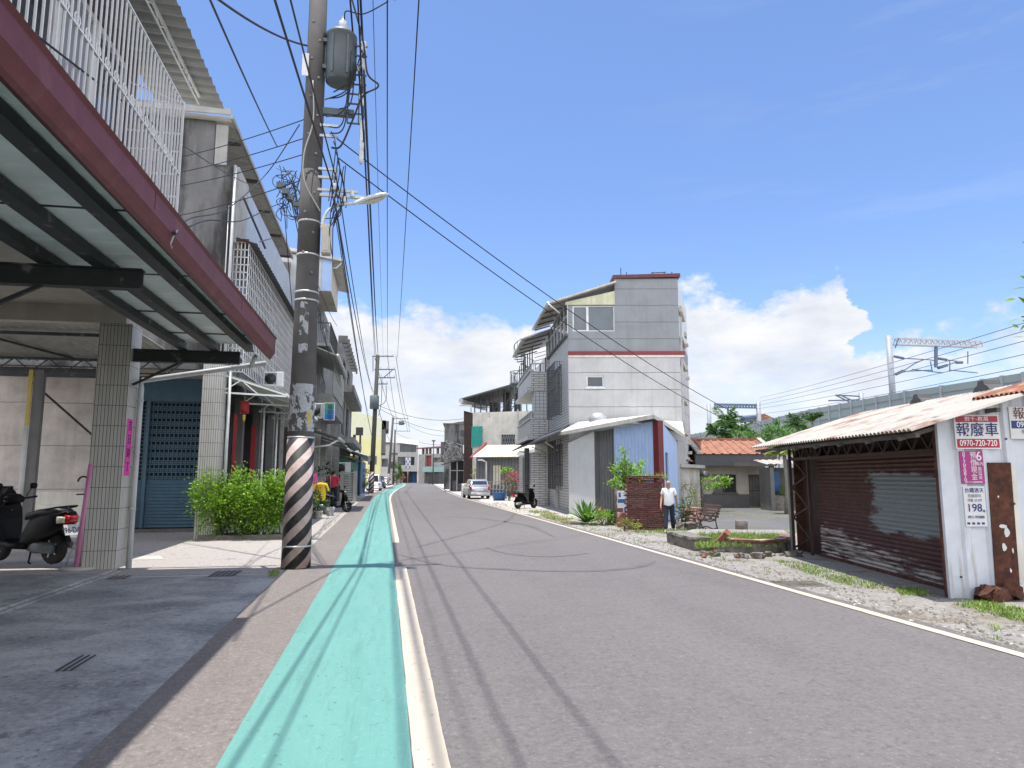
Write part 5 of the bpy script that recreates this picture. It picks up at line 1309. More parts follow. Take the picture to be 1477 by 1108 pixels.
b.box(n0.x+.01, n1.x-.01, 23.594, 23.599, zz+hh*.30, zz+hh*.52); b.box(n0.x+.04, n0.x+.12, 23.594, 23.599, zz+hh*.62, zz+hh*.9); b.box(n0.x+.2, n1.x-.04, 23.594, 23.599, zz+hh*.7, zz+hh*.74); b.box(n0.x+.2, n1.x-.04, 23.594, 23.599, zz+hh*.84, zz+hh*.88); b.build('blue_printing', 'blue_paint', ns)
b = MB(); b.box(n0.x+.05, n0.x+.1, 23.64, 23.7, 0, n1.z-.05); b.box(n1.x-.1, n1.x-.05, 23.64, 23.7, 0, n1.z-.05); b.build('post', 'wood_grey', ns)
b = MB(); b.rock(n0.x-.05, n1.x+.05, 23.35, 23.58, 0, .5, .02); b.build('low_brick_base', 'brick_red', label='low broken brick base under the blue and white notice', cat='wall')
# ---- rusty garage with the notices
GA, GB = (9.5, 15.28), (8.26, 9.09)
fg = Frame(GA, GB); GL = fg.L
GR = thing('garage', 'rusty roller shutter garage with white sheet side wall at the right edge', 'garage', (GA[0], GA[1], 0)); GR.rotation_euler.z = math.atan2(fg.u.y, fg.u.x)
def L_(mb, name, m, parent=GR, **k): return mb.build(name, m, parent, world=False, **k)
b = MB()
for i in range(28): z = .04+i*.077; b.add([(.95, .25, z), (GL, .25, z), (GL, .275, z+.035), (.95, .275, z+.035), (GL, .25, z+.074), (.95, .25, z+.074)], [(0, 1, 2, 3), (3, 2, 4, 5)])
L_(b, 'roller_shutter', 'shutter')
b = MB(); b.box(.95, GL, .2, .3, -.03, .05); L_(b, 'shutter_foot', 'rust')
b = MB()   # lattice girder over the opening and lattice post at the far end
b.bar((0, .02, 2.48), (GL, .02, 2.46), .06); b.bar((0, .02, 2.15), (GL, .02, 2.14), .05, .07)
for i in range(13): x = .25+i*(GL-.3)/13; d = (GL-.3)/13; b.bar((x, .02, 2.16), (x+d*.5, .02, 2.46), .035); b.bar((x+d*.5, .02, 2.46), (x+d, .02, 2.16), .035)
for x, y in ((.03, .0), (.85, .1)): b.bar((x, y, -.03), (x, y, 2.5), .06)
for i in range(3): z = .1+i*.7; b.bar((.05, .02, z+.7), (.82, .08, z+.25), .035); b.bar((.05, .02, z), (.82, .08, z+.25), .035)
L_(b, 'lattice_frame', 'iron_brown')
b = MB(); b.bar((.0, -.04, -.03), (.0, -.04, 2.15), .05); L_(b, 'white_corner_pole', 'galv')
b = MB(); b.box(0, GL, .5, .6, 2.15, 2.6); b.box(.04, .95, .27, .3, 0, 2.5); L_(b, 'dark_infill', 'iron_brown')
b = MB(); b.box(-.02, 0.02, .1, 4.5, -.03, 2.5); b.box(0, GL, 4.5, 4.6, 0, 2.4); split(b, 'rear_wall', 'rust', GR, world=False)
fsw = Frame(GB, (GB[0]+fg.n.x*6, GB[1]+fg.n.y*6))
SLP = .31; RY = 2.0; zR = 2.66+RY*SLP
b = MB()   # side wall: vertical ribs, top following the roof (local: x = GL, running along +y)
prof = []
n = 14
for i in range(n):
    y0 = i*5.0/n
    for t, o in ((0, 0), (.55, 0), (.65, .035), (.9, .035)): prof.append((y0+t*5.0/n, o))
prof.append((5.0, 0))
vs = []
for y, o in prof: vs += [(GL+.02+o, y-.12, -.02), (GL+.02+o, y-.12, 2.60+min(y-.12, 2*RY-y+.1)*SLP)]
b.add(vs, [(2*i, 2*i+2, 2*i+3, 2*i+1) for i in range(len(prof)-1)])
b.box(GL-.05, GL+.06, -.17, -.12, -.02, 2.64); L_(b, 'side_wall', 'sheet_sign_wall')
b = MB(); b.bar((GL-.03, -.16, 0), (GL-.03, -.16, 2.6), .05); L_(b, 'corner_angle', 'rust')
rs = MB()
rs.corr((-.45, -.75, 2.66-.75*SLP), (GL+.42, -.75, 2.63-.75*SLP), (-.45, RY, zR), (GL+.42, RY, zR-.03), 58, .045, 0, th=.006)
rs.corr((GL-.75, .9, 2.69+.9*SLP), (GL+.45, .9, 2.665+.9*SLP), (GL-.65, RY, zR+.03), (GL+.45, RY, zR), 11, .045, 1, th=.006)
rs.corr((GL+.42, RY, zR-.03), (-.45, RY, zR), (GL+.42, 4.9, zR-.9), (-.65, 4.9, zR-.87), 58, .045, 1, th=.006)
L_(rs, 'roof_sheets', ['rust_roof', 'rust_roof_red'])
b = MB()
for y in (-.6, .6, 1.8): b.bar((-.5, y, 2.62+y*SLP-.07), (GL+.3, y, 2.62+y*SLP-.09), .06)
for i in range(7): x = .1+i*1.03; b.bar((x, -.7, 2.66-.7*SLP-.14), (x, RY, zR-.14), .06)
L_(b, 'roof_timbers', 'wood_grey')
b = MB()
for x, y in ((2.25, RY), (4.35, RY)): b.xprism([(x-.25, zR-.03), (x+.25, zR-.03), (x+.17, zR+.06), (x+.1, zR+.09), (x+.07, zR+.17), (x-.07, zR+.17), (x-.1, zR+.09), (x-.17, zR+.06)], y-.15, y+.15)
split(b, 'ridge_cap', 'corr_dark', GR, world=False)
b = MB()
for (y, z) in ((.95, 2.3), (.68, 1.72), (.35, .15), (.12, .3), (.5, 1.2), (.98, 1.35), (.4, 2.0)): b.lathe([(.016, 0), (.016, .012)], (GL+.06, y-.12, z), 8, M=Matrix.Rotation(PI/2, 3, 'Y'))
L_(b, 'screw_heads', 'ink_navy')
b = MB(); b.box(GL+.058, GL+.075, .50, .84, .05, 1.95); o = L_(b, 'rusty_plate', 'rust')
for p_ in [o]:
    me = p_.data
    for v in me.vertices:
        v.co.y += (1-v.co.z/2)*(-.02)+(.02 if v.co.z > 1 else .0)
b = MB(); rp = random.Random(4)
for (y, z, w, h) in ((.56, 1.02, .12, .07), (.60, .93, .07, .16), (.54, .72, .06, .13), (.66, .68, .03, .08), (.6, .40, .03, .06), (.52, 1.45, .03, .03)):
    y += .11; pts = [(y+w*.6*math.cos(a*PI/4)*rp.uniform(.5, 1.1), z+h*.6*math.sin(a*PI/4)*rp.uniform(.5, 1.1)) for a in range(8)]
    b.add([(GL+.078, q_[0], q_[1]) for q_ in pts], [tuple(range(8))])
split(b, 'paint_flake', 'white_cap', GR, world=False)
b = MB(); b.box(GL+.0565, GL+.0575, .845, .93, .2, 1.9); L_(b, 'cream_strip', 'cream_wall')
# notices
def notice(name, label, y0, y1, z0, z1, m, group=None):
    t = thing(name, label, 'sign', tuple(fsw.w(y0, -.062+.12*0, z0)), group)
    t.rotation_euler.z = math.atan2(fsw.u.y, fsw.u.x)
    b = MB(); b.box(0, y1-y0, -.012, 0, 0, z1-z0); b.build('board', m, t, world=False); return t
def ntext(t, body, x, z, size, m, sx=1.0, bold=0.0):
    M = Matrix(((1, 0, 0, x), (0, 0, -1, -.017), (0, 1, 0, z), (0, 0, 0, 1)))
    o = wall_text(body, M, size, m, 'lettering', None, sx=sx, bold=bold, ext=.001); o.parent = t; return o
def npatch(t, x0, x1, z0, z1, m, name='colour_band'):
    b = MB(); b.box(x0, x1, -.0155, -.0122, z0, z1); return b.build(name, m, t, world=False)
n1 = notice('scrap_car_sign', 'red white and navy scrap car notice, topmost by the garage corner', .08, .74, 2.15, 2.66, 'sign_board')
npatch(n1, .02, .64, .40, .49, 'sign_red'); npatch(n1, .02, .64, .02, .15, 'sign_red')
ntext(n1, '數千-數萬', .33, .445, .075, 'ink_white', 1.1); ntext(n1, '報廢車', .33, .275, .215, 'ink_navy', .98, .0012); ntext(n1, '0970-720-720', .33, .085, .125, 'ink_white', .78, .001)
n2 = notice('loan_poster', 'purple poster with white writing under the red white and navy scrap car notice', .12, .46, 1.64, 2.12, 'sign_purple')
ntext(n2, '6', .275, .40, .19, 'ink_white', .9, .001); ntext(n2, '萬內', .275, .29, .06, 'ink_white')
for i, ch in enumerate('預借現金'): ntext(n2, ch, .19, .41-i*.105, .105, 'ink_white', .9)
for i, ch in enumerate('0917050810'): ntext(n2, ch, .055, .445-i*.043, .06, 'ink_white', 1.5)
for i, ch in enumerate('當日快速'): ntext(n2, ch, .275, .22-i*.045, .05, 'ink_white', 1.2)
ntext(n2, '0917-080808', .17, .022, .04, 'ink_white', 1.2)
n3 = notice('house_sale_poster', 'white poster reading 198 pasted below the purple poster', .13, .44, 1.02, 1.6, 'sign_white')
ntext(n3, '台鐵透天', .155, .52, .075, 'ink_navy', .95); ntext(n3, '交屋即可', .155, .44, .055, 'ink_grey', .9); ntext(n3, '坪數 29.5坪', .155, .375, .05, 'ink_grey', .85); ntext(n3, '198', .14, .265, .16, 'ink_navy', .95, .001); ntext(n3, '萬', .275, .22, .04, 'ink_navy'); ntext(n3, '0921-992888', .155, .135, .055, 'ink_navy', .82)
b = MB(); [b.box(.02+k*.07, .06+k*.07, -.0155, -.0122, .03, .06) for k in range(4)]; b.build('torn_tabs', 'sign_navy', n3, world=False)
n4 = notice('scrap_car_sign', 'white notice with brown heading and navy number band cut by the right edge', .90, 1.55, 2.30, 2.78, 'sign_board')
ntext(n4, '報廢車', .32, .37, .19, 'maroon', .95); npatch(n4, .02, .63, .155, .27, 'sign_navy'); ntext(n4, '0987-720', .30, .21, .12, 'ink_white', .9, .001); ntext(n4, '收購報廢車', .32, .105, .065, 'ink_grey'); ntext(n4, '高價現金', .32, .04, .06, 'ink_grey')
b = MB(); rp = random.Random(2)
for k, (x, y, s, rr) in enumerate(((8.65, 8.78, .28, .3), (8.42, 8.86, .22, 1.0), (8.95, 8.85, .25, .6))):
    b.M = xf((x, y, .06), rr, .3, .2+k*.1); b.rock(-s, s*.6, -.08, .08, -.06, .10, .03, (4, 2, 2), rnd=rp)
b.build('rusty_scrap', 'rust', label='curled rusty sheet scraps on the ground below the white garage side wall', cat='scrap')
# ---- small tiled house at the back of the yard
HA, HB = (17.15, 36.5), (21.12, 35.78); fh = Frame(HA, HB)
SH = thing('tiled_house', 'small single storey house with orange tiled roof behind the bench', 'house', (19, 37, 0)); HL = fh.L
b = MB(fh.M); dw = (1.0, 2.35, .82, 1.85); dd = (3.05, 3.95, .02, 1.85)
b.skin(.25, HL, 0, 2.4, [dw, dd], .14, y=.9); b.box(.25, HL, 1.05, 4.5, 0, 2.4); b.build('front_wall', 'beige_paint', SH)
b = MB(fh.M); b.box(.24, 3.04, .87, .897, 0, .74); b.box(3.96, HL, .87, .897, 0, .74); b.build('grey_dado', 'concrete_dark', SH)
fh2 = Frame(tuple((fh.w(0, .9, 0))[:2]), tuple((fh.w(HL, .9, 0))[:2]))
window(SH, fh2, *dw, 2, 'wood_grey', 'glass', .12)
b = MB(fh2.M)
for k in range(11): b.box(1.68+k*.06, 1.70+k*.06, .02, .05, .84, 1.83)
b.build('window_louvre', 'dark_frame', SH)
b = MB(fh2.M); b.box(3.06, 3.94, .05, .1, .03, 1.84); dr = b.build('door', 'wood_grey', SH)
b = MB(fh2.M)
for k in range(5): b.box(3.1+k*.17, 3.12+k*.17, .035, .048, .06, 1.8)
b.box(3.06, 3.94, .03, .048, .9, .96); b.build('door_boards', 'dark_frame', dr)
b = MB(fh.M)
b.box(-.12, .12, -.1, .12, 0, 2.36); b.box(HL-.1, HL+.14, -.1, .12, 0, 2.36); split(b, 'porch_post', 'dark_frame', SH)
b = MB(fh.M); b.box(-.2, HL+.3, -.15, .05, 2.33, 2.96); b.build('porch_beam', 'corr_dark', SH)
b = MB(fh.M); b.box(1.9, HL+.1, -.18, -.155, 2.3, 2.5); b.box(-.1, HL+.2, .05, .9, 2.38, 2.42); b.build('porch_board', 'wood_grey', SH)
b = MB(fh.M); b.corr((-.1, -.25, 2.98), (HL+.25, -.25, 2.98), (.12, 2.3, 3.86), (HL+.02, 2.3, 3.86), 9, .045, kind='box', th=.02); b.corr((HL+.02, 2.3, 3.86), (.12, 2.3, 3.86), (HL+.25, 4.7, 2.9), (-.1, 4.7, 2.9), 9, .05, kind='box', th=.02); b.build('roof', 'roof_tile', SH)
b = MB(fh.M); b.box(.0, HL+.1, 2.2, 2.42, 3.84, 3.98); b.build('ridge', 'roof_tile', SH)
b = MB(fh.M)
for x in (-.14, HL+.03): b.add([(x, -.28, 2.97), (x+.26, -.28, 2.97), (x+.26, 2.25, 3.90), (x, 2.25, 3.90), (x, -.28, 3.10), (x+.26, -.28, 3.10), (x+.26, 2.25, 4.02), (x, 2.25, 4.02)], [(3, 2, 1, 0), (4, 5, 6, 7), (0, 1, 5, 4), (1, 2, 6, 5), (2, 3, 7, 6), (3, 0, 4, 7)])
split(b, 'verge_tiles', 'rust_roof', SH)
b = MB(fh.M); b.add([(.26, 1.05, 2.4), (HL, 1.05, 2.4), (HL, 4.4, 2.4), (.26, 4.4, 2.4), (.26, 2.3, 3.82), (HL, 2.3, 3.82)], [(0, 3, 4), (1, 5, 2)]); b.build('gable', 'concrete', SH)
p = PY(1017, 685, 36.2); b = MB(); b.lathe([(.0, .0), (.22, .02), (.22, .1), (0, .12)], (p.x, 36.2, p.z), 14, M=Matrix.Rotation(PI/2, 3, 'X')); b.build('porch_lamp', 'dark_frame', SH)
# walls and sheds either side
p0, p1 = G(984, 741), G(1011, 736)
cw = thing('block_wall', 'unplastered grey block outhouse between blue annex and tiled house', 'outhouse', (p0.x, p0.y, 0)); fc_ = Frame(p0, p1)
b = MB(fc_.M); b.box(-.6, fc_.L, 0, 3, 0, 2.15); b.build('wall', 'pour_wall', cw)
b = MB(fc_.M); b.box(-.8, fc_.L+.2, -.25, 3.1, 2.16, 2.32); b.build('roof_slab', 'concrete', cw)
b = MB(fc_.M); b.corr((-.8, .3, 2.5), (fc_.L+.1, .3, 2.5), (-.8, 2.4, 3.3), (fc_.L+.1, 2.4, 3.3), 8, .06, th=.01); b.build('red_roof', 'rust_roof_red', cw)
p0, p1 = G(1119, 737), G(1150, 737)
sd = thing('shed', 'dark open shed behind the garage holding a bright blue panel', 'shed', (p0.x, p0.y, 0)); fk = Frame(p0, p1)
b = MB(fk.M); b.box(-.2, fk.L+2, 1.5, 1.6, 0, 2.2); b.box(-.2, 0, 0, 1.5, 0, 2.2); b.build('walls', 'concrete_dark', sd)
b = MB(fk.M); b.corr((-.4, -.2, 2.35), (fk.L+2, -.2, 2.35), (-.4, 1.8, 2.6), (fk.L+2, 1.8, 2.6), 10, .05, th=.01); b.build('roof', 'rust_roof', sd)
b = MB(fk.M); b.box(.15, .75, 1.3, 1.45, .9, 2.0); b.build('blue_panel', 'blue_paint', sd)
b = MB(fk.M); b.rock(-.1, fk.L+1.5, .3, .6, 0, .75, .02); b.build('low_wall', 'stone_dirty', sd)
# ---- bench, stump, planter, rubble
BN = thing('park_bench', 'slatted park bench with ornate cast iron ends beside the grass bed', 'bench', (9.98, 21.15, 0)); BN.rotation_euler.z = math.radians(-93)
# local: x along the bench (length 1.3), seat faces -y
for x in (-.62, .62):
    b = MB()
    def cv(*p, r=.02): b.tube(spline([(x, a, z) for a, z in p], 6), r, 6)
    cv((-.36, 0), (-.33, .15), (-.30, .36), (-.18, .40), (0, .36), (.2, .40)); cv((.3, 0), (.24, .16), (.2, .40), (.27, .62), (.36, .86)); cv((-.33, .16), (-.1, .2), (.1, .12), (.24, .16))
    cv((-.34, .4), (-.38, .55), (-.28, .63), (0, .60), (.26, .64)); cv((-.2, .42), (-.12, .54), (0, .5), (.02, .42)); cv((.05, .42), (.1, .55), (.2, .5), (.18, .42)); cv((-.36, .02), (-.42, .0), (-.44, .05)); cv((.3, .02), (.36, 0), (.38, .05))
    b.build('cast_iron_end', 'iron_brown', BN, world=False)
b = MB()
for k in range(6): b.box(-.68, .68, -.33+k*.09, -.26+k*.09, .405, .435)
b.build('seat', 'wood_slat', BN, world=False)
b = MB()
for k in range(5):
    z = .5+k*.082; y = .235+(z-.4)*.3; b.M = xf((0, y, z), 0, -.29); b.box(-.68, .68, -.012, .014, -.032, .032)
b.build('backrest', 'wood_slat', BN, world=False)
p = G(1070, 771); b = MB(); b.lathe([(.18, 0), (.185, .40), (.17, .43), (0, .43)], (p.x, p.y, 0), 14); b.build('stone_stump', 'stone_dirty', label='short grey round stump standing at the back of the grass bed', cat='stump')
rr = random.Random(11)
def edge_wall(name, label, px, h, w, m, cat='kerb wall', jit=.02, top=None):
    P = [G(*p) for p in px]; b = MB()
    for i in range(len(P)-1):
        d = P[i+1]-P[i]; L = d.length; b.M = xf((P[i].x, P[i].y, 0), math.atan2(d.y, d.x)); b.rock(0, L+.02, 0, w, 0, h, jit, (max(2, int(L/.2)), 2, 3), rnd=rr)
        if top:
            b.rock(-.02, L+.02, -.03, w+.03, h+.005, h+.06, jit*.7, (max(2, int(L/.2)), 2, 1), 1, rnd=rr)
    return b.build(name, [m, top or m], label=label, cat=cat)
edge_wall('planter_wall', 'low broken stone bed wall in front of the walking man', ((962, 783), (1002, 795)), .25, .4, 'stone_dirty', top='stone_dirty')
edge_wall('planter_wall', 'longer low dirty stone bed wall nearest the garage', ((1046, 796), (1090, 799), (1132, 797), (1146, 789)), .24, .22, 'stone_dirty', top='brick_red')
b = MB(); p = G(1036, 795); b.M = xf((p.x, p.y, .22), -.9, .35, -.75); b.rock(-.34, .34, -.12, .12, -.06, .06, .015, (5, 2, 2), rnd=rr); b.build('fallen_slab', 'brick_red', label='tilted broken brick slab leaning in the gap between the two bed walls', cat='rubble')
b = MB()
for k in range(26):
    p = G(rr.uniform(1005, 1150), rr.uniform(797, 806)); s = rr.uniform(.03, .12); b.M = xf((p.x, p.y, s*.4), rr.random()*6); b.rock(-s, s, -s*.6, s*.6, -s*.5, s*.5, s*.25, (2, 2, 2), rr.randint(0, 1), rnd=rr)
b.build('rubble', ['stone_dirty', 'brick_red'], kind='stuff', label='scattered brick and stone rubble before the bed walls', cat='rubble')
b = MB()
for k in range(16):
    p = G(rr.uniform(985, 1010), rr.uniform(748, 764)); s = rr.uniform(.1, .3); b.M = xf((p.x, p.y, s*.3+rr.random()*.3), rr.random()*6); b.rock(-s, s, -s*.6, s*.6, -s*.4, s*.4, s*.2, (2, 2, 2), rr.randint(0, 1), rnd=rr)
b.build('rubble_heap', ['stone_dirty', 'brick_red'], kind='stuff', label='heap of old bricks and stones behind the walking man', cat='rubble')
P_ = gp((968, 782), (1004, 790), (1046, 794), (1132, 795), (1146, 786), (1130, 772), (1000, 771)); b = MB(); b.prism(P_, 0, .16); b.build('garden_bed', 'earth', kind='structure')
# ---- railway viaduct with noise barrier
RB = [G(985, 629, 9), G(1074, 613, 9), G(1168, 591, 9), G(1306, 565, 9), G(1417, 547.7, 9), G(1477, 537.6, 9)]
RB = [RB[0]+(RB[0]-RB[1])*3]+RB+[Vector((44.3, 30, 9)), Vector((45, 5, 9))]
NB = thing('noise_barrier', 'long grey green railway noise barrier with white posts on the viaduct', 'noise barrier', (46, 60, 6))
sm = []
for i in range(len(RB)-1):
    n = max(1, int((RB[i+1]-RB[i]).length/4)); sm += [RB[i].lerp(RB[i+1], k/n) for k in range(n)]
sm.append(RB[-1]); sm = [Vector((p.x, p.y, 0)) for p in sm]
b = MB(); c = MB(); po = MB(); cp = MB()
for i in range(len(sm)-1):
    p, q_ = sm[i], sm[i+1]; d = q_-p; L = d.length; M = xf((p.x, p.y, 0), math.atan2(d.y, d.x))
    b.M = c.M = cp.M = M; yy = -.12
    b.box(0, L, -.06, .06, 4.6, 9.0)
    for k in range(5): c.box(0, L, -.075, -.0605, 5.2+k*.8, 5.26+k*.8); c.box(0, L, .0605, .075, 5.2+k*.8, 5.26+k*.8)
    cp.box(0, L, -.3, 6.5, -1, 4.6); cp.box(0, L, .5, .62, 4.6, 5.2)
    for k in range(2):
        x = k*L/2; po.M = M; po.box(x-.11, x+.11, -.16, .16, 4.6, 9.05)
b.build('panels', 'barrier_panel', NB); c.build('panel_joints', 'barrier_dark', NB); split(po, 'barrier_post', 'mast', NB)
cp.build('railway_embankment', 'viaduct', kind='structure')
def mast(px, Y, label, trussto=None, w=.27):
    base, top = PY(px[0], px[1], Y), PY(px[0], px[2], Y)
    t = thing('catenary_mast', label, 'mast', (base.x, Y, 4.6), 'railway catenary masts')
    b = MB(); b.tube([(base.x, Y, 4.6), (base.x, Y, top.z)], w, 14); b.build('column', 'mast', t)
    return t, base, top
MT1, ba, to = mast((1287, 560, 485), 56, 'tall white railway mast with a lattice arm reaching right above the barrier')
p, q_ = PY(1291, 488, 56), PY(1414, 493, 55); p2, q2 = PY(1291, 497, 56), PY(1414, 501, 55)
b = MB()
for dy in (-.3, .3):
    o = Vector((0, dy, 0)); b.bar(p+o, q_+o, .1); b.bar(p2+o, q2+o, .1); n = 16
    for k in range(n): b.bar(p2.lerp(q2, k/n)+o, p.lerp(q_, (k+.5)/n)+o, .06); b.bar(p.lerp(q_, (k+.5)/n)+o, p2.lerp(q2, (k+1)/n)+o, .06)
b.build('lattice_arm', 'galv', MT1)
b = MB(); m1 = PY(1350, 500, 55.5); m2 = PY(1350, 530, 55.5); b.bar(m1, m2, .22)
b.bar(PY(1291, 502, 56), PY(1296, 488, 56), .08); split(b, 'drop_bracket', 'mast_dark', MT1)
b = MB()
for x, y, x2, y2 in ((1290, 514, 1303, 517), (1292, 540, 1303, 535), (1353, 517, 1365, 519), (1353, 531, 1366, 527), (1379, 523, 1388, 523)): b.tube([PY(x, y, 55.6), PY(x2, y2, 55.6)], .13, 8)
split(b, 'insulator', 'mast_dark', MT1)
b = MB()
for pts in (((1303, 517), (1340, 519), (1352, 521)), ((1303, 535), (1320, 524), (1332, 519)), ((1316, 533), (1360, 538)), ((1365, 519), (1385, 522)), ((1366, 527), (1380, 522)), ((1369, 534), (1410, 538)), ((1370, 520), (1370, 536)), ((1300, 536), (1344, 534)), ((1396, 507), (1396, 525)), ((1342, 521), (1345, 537))):
    b.tube([PY(*p, 55.6) for p in pts], .05, 5)
b.build('cantilever', 'mast_dark', MT1)
MT2, ba2, to2 = mast((1095, 612, 580), 112, 'far white railway mast at the right end of the small portal beam', w=.4)
b = MB()
for ya in (583, 587.5):
    b.bar(PY(1030, ya, 112), PY(1094, ya+1, 112), .25)
for k in range(15): b.bar(PY(1030+k*4.2, 587.5, 112), PY(1032+k*4.2, 583, 112), .14); b.bar(PY(1032+k*4.2, 583, 112), PY(1034.2+k*4.2, 587.5, 112), .14)
b.bar(PY(1050, 588, 112), PY(1050, 597, 112), .25); b.build('lattice_arm', 'mast_dark', MT2)
MT3, _, _ = mast((1024, 630, 583), 118, 'far white railway mast at the left end of the small portal beam', w=.4)
MT4, ba4, to4 = mast((1243, 582, 567), 75, 'short dark mast top with a cantilever just above the barrier middle', w=.3)
b = MB()
for pts in (((1243, 572), (1228, 571), (1205, 570)), ((1243, 577), (1232, 577), (1195, 578)), ((1205, 570), (1225, 580)), ((1212, 570), (1238, 582))): b.tube([PY(*p, 75) for p in pts], .09, 5)
b.build('cantilever', 'mast_dark', MT4)
STN = thing('railway_station_roof', 'dark far platform canopy with red gabled end beyond the barrier', 'station', PY(1075, 612, 150))
p0, p1 = PY(1028, 614, 150), PY(1098, 604, 150)
b = MB(); slab(b, [PY(1035, 613, 150), PY(1098, 606, 150), PY(1098, 604, 158), PY(1035, 611, 158)], .6)
slab(b, [PY(1068, 605, 150), PY(1098, 602, 150), PY(1098, 600, 158), PY(1068, 603, 158)], .5)
for x in (1045, 1060, 1075, 1090): b.bar(PY(x, 630, 152), PY(x, 608, 152), .4)
b.build('canopy', 'mast_dark', STN)
p0 = PY(1096, 606, 148); p1 = PY(1118, 604, 148); pm = PY(1103, 597, 148)
b = MB(); b.add([tuple(p0), tuple(p1), tuple(pm), (p0.x, p0.y+9, p0.z), (p1.x, p1.y+9, p1.z), (pm.x, pm.y+9, pm.z), tuple(PY(1092, 599, 148))], [(0, 1, 2, 6), (1, 4, 5, 2), (0, 3, 4, 1), (2, 5, 3, 0)]); b.build('red_roof_end', 'rust_roof_red', STN)
for k, (x0, y0, x1, y1) in enumerate(((1500, 459, 1095, 574), (1500, 471, 1097, 579), (1500, 486, 1090, 585), (1500, 506, 1090, 590), (1500, 525, 1090, 598))):
    p, q_ = PY(x0, y0, 34), PY(x1, y1, 112); cable(p, q_, .3, .024, ('topmost', 'second', 'third', 'fourth', 'lowest')[k]+' railway overhead wire running past the tall white mast, counted from the top', 'railway overhead wires', 'mast_dark', n=10)
# ================================================================== VEGETATION
R1 = random.Random(21)
def shrub(name, label, c, rad, n, size, m, cat='shrub', clumps=24, stems=5, spread=.35, group=None, elong=2.0, up=.3):
    c = Vector(c); t = thing(name, label, cat, (c.x, c.y, 0), group)
    b = MB(); b.leaves(c, rad, n, size, R1, clumps=clumps, spread=spread, elong=elong, up=up); b.build('foliage', m, t)
    if stems:
        b = MB()
        for k in range(stems):
            a = R1.uniform(0, 6.28); q_ = c+Vector((math.cos(a)*rad[0]*.6, math.sin(a)*rad[1]*.6, R1.uniform(-.2, .5)*rad[2]))
            b.tube([(c.x+R1.uniform(-.1, .1), c.y+R1.uniform(-.1, .1), 0), c.lerp(q_, .5)+Vector((0, 0, -rad[2]*.2)), q_], [.025, .018, .006], 5)
        b.build('stems', 'bark', t)
    return t
# clipped lime hedge behind the pole
HG = thing('hedge', 'bright lime green bushy hedge between the tiled gate column and the striped pole', 'hedge', (-3.9, 21, 0))
b = MB()
for k in range(9):
    x = -4.95+k*.29; b.leaves((x, 21+R1.uniform(-.1, .25), .95+R1.uniform(-.05, .1)), (.42, .5, .72+R1.uniform(-.08, .1)), 1750, .09, R1, clumps=22, spread=.42, elong=1.7)
for k in range(60):
    x = R1.uniform(-5, -2.7); p = Vector((x, 20.9+R1.uniform(-.3, .3), 1.5+R1.uniform(0, .2)))
    for j in range(7): b.leaf(p+Vector((0, 0, j*.04)), Vector((R1.gauss(0, 1), R1.gauss(0, 1), .5)), Vector((0, 0, 1)), .09, .05)
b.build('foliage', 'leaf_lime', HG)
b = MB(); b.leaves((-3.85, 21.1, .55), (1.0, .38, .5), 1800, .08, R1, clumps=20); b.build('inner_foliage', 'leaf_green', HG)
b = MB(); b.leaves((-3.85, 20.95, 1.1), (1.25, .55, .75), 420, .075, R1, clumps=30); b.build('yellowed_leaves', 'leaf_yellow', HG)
b = MB()
for k in range(16):
    x = -4.9+k*.15; b.tube([(x, 21.1, 0), (x+R1.uniform(-.1, .1), 21+R1.uniform(-.2, .2), .6), (x+R1.uniform(-.2, .2), 21+R1.uniform(-.2, .2), 1.3)], [.022, .015, .006], 5)
b.build('stems', 'bark', HG)
b = MB(); b.rock(-5.1, -2.75, 20.75, 21.6, 0, .12, .015, (8, 3, 1), rnd=R1); b.build('hedge_bed', 'stone_dirty', kind='structure')
# young citrus tree behind the brick stub
c = PY(902, 690, 24.6); CT = thing('young_tree', 'small bright leafed citrus tree rising behind the dark brick wall', 'tree', (c.x, 24.6, 0))
b = MB()
br = [(900, 652), (912, 672), (926, 668), (886, 676), (885, 697), (906, 690), (918, 690), (896, 672), (930, 690), (905, 705)]
tw = MB(); base = Vector((c.x+.1, 24.6, 0)); tw.tube([base, base+Vector((0, 0, .9)), (c.x, 24.6, 1.5)], [.05, .04, .03], 7)
for (x, y) in br:
    e = PY(x, y, 24.6+R1.uniform(-.4, .4)); s0 = Vector((c.x, 24.6, 1.2)); tw.tube([s0, s0.lerp(e, .5)+Vector((0, 0, .08)), e], [.025, .015, .005], 5)
    for k in range(130):
        t = R1.uniform(.3, 1.05); p = s0.lerp(e, t)+Vector((R1.gauss(0, .09), R1.gauss(0, .09), R1.gauss(0, .08))); b.leaf(p, (e-s0).normalized()*.6+Vector((R1.gauss(0, .6), R1.gauss(0, .6), R1.gauss(0, .5))), Vector((R1.gauss(0, .4), R1.gauss(0, .4), 1)), R1.uniform(.11, .19), .075)
b.build('crown', 'leaf_lime', CT); tw.build('trunk', 'bark', CT)
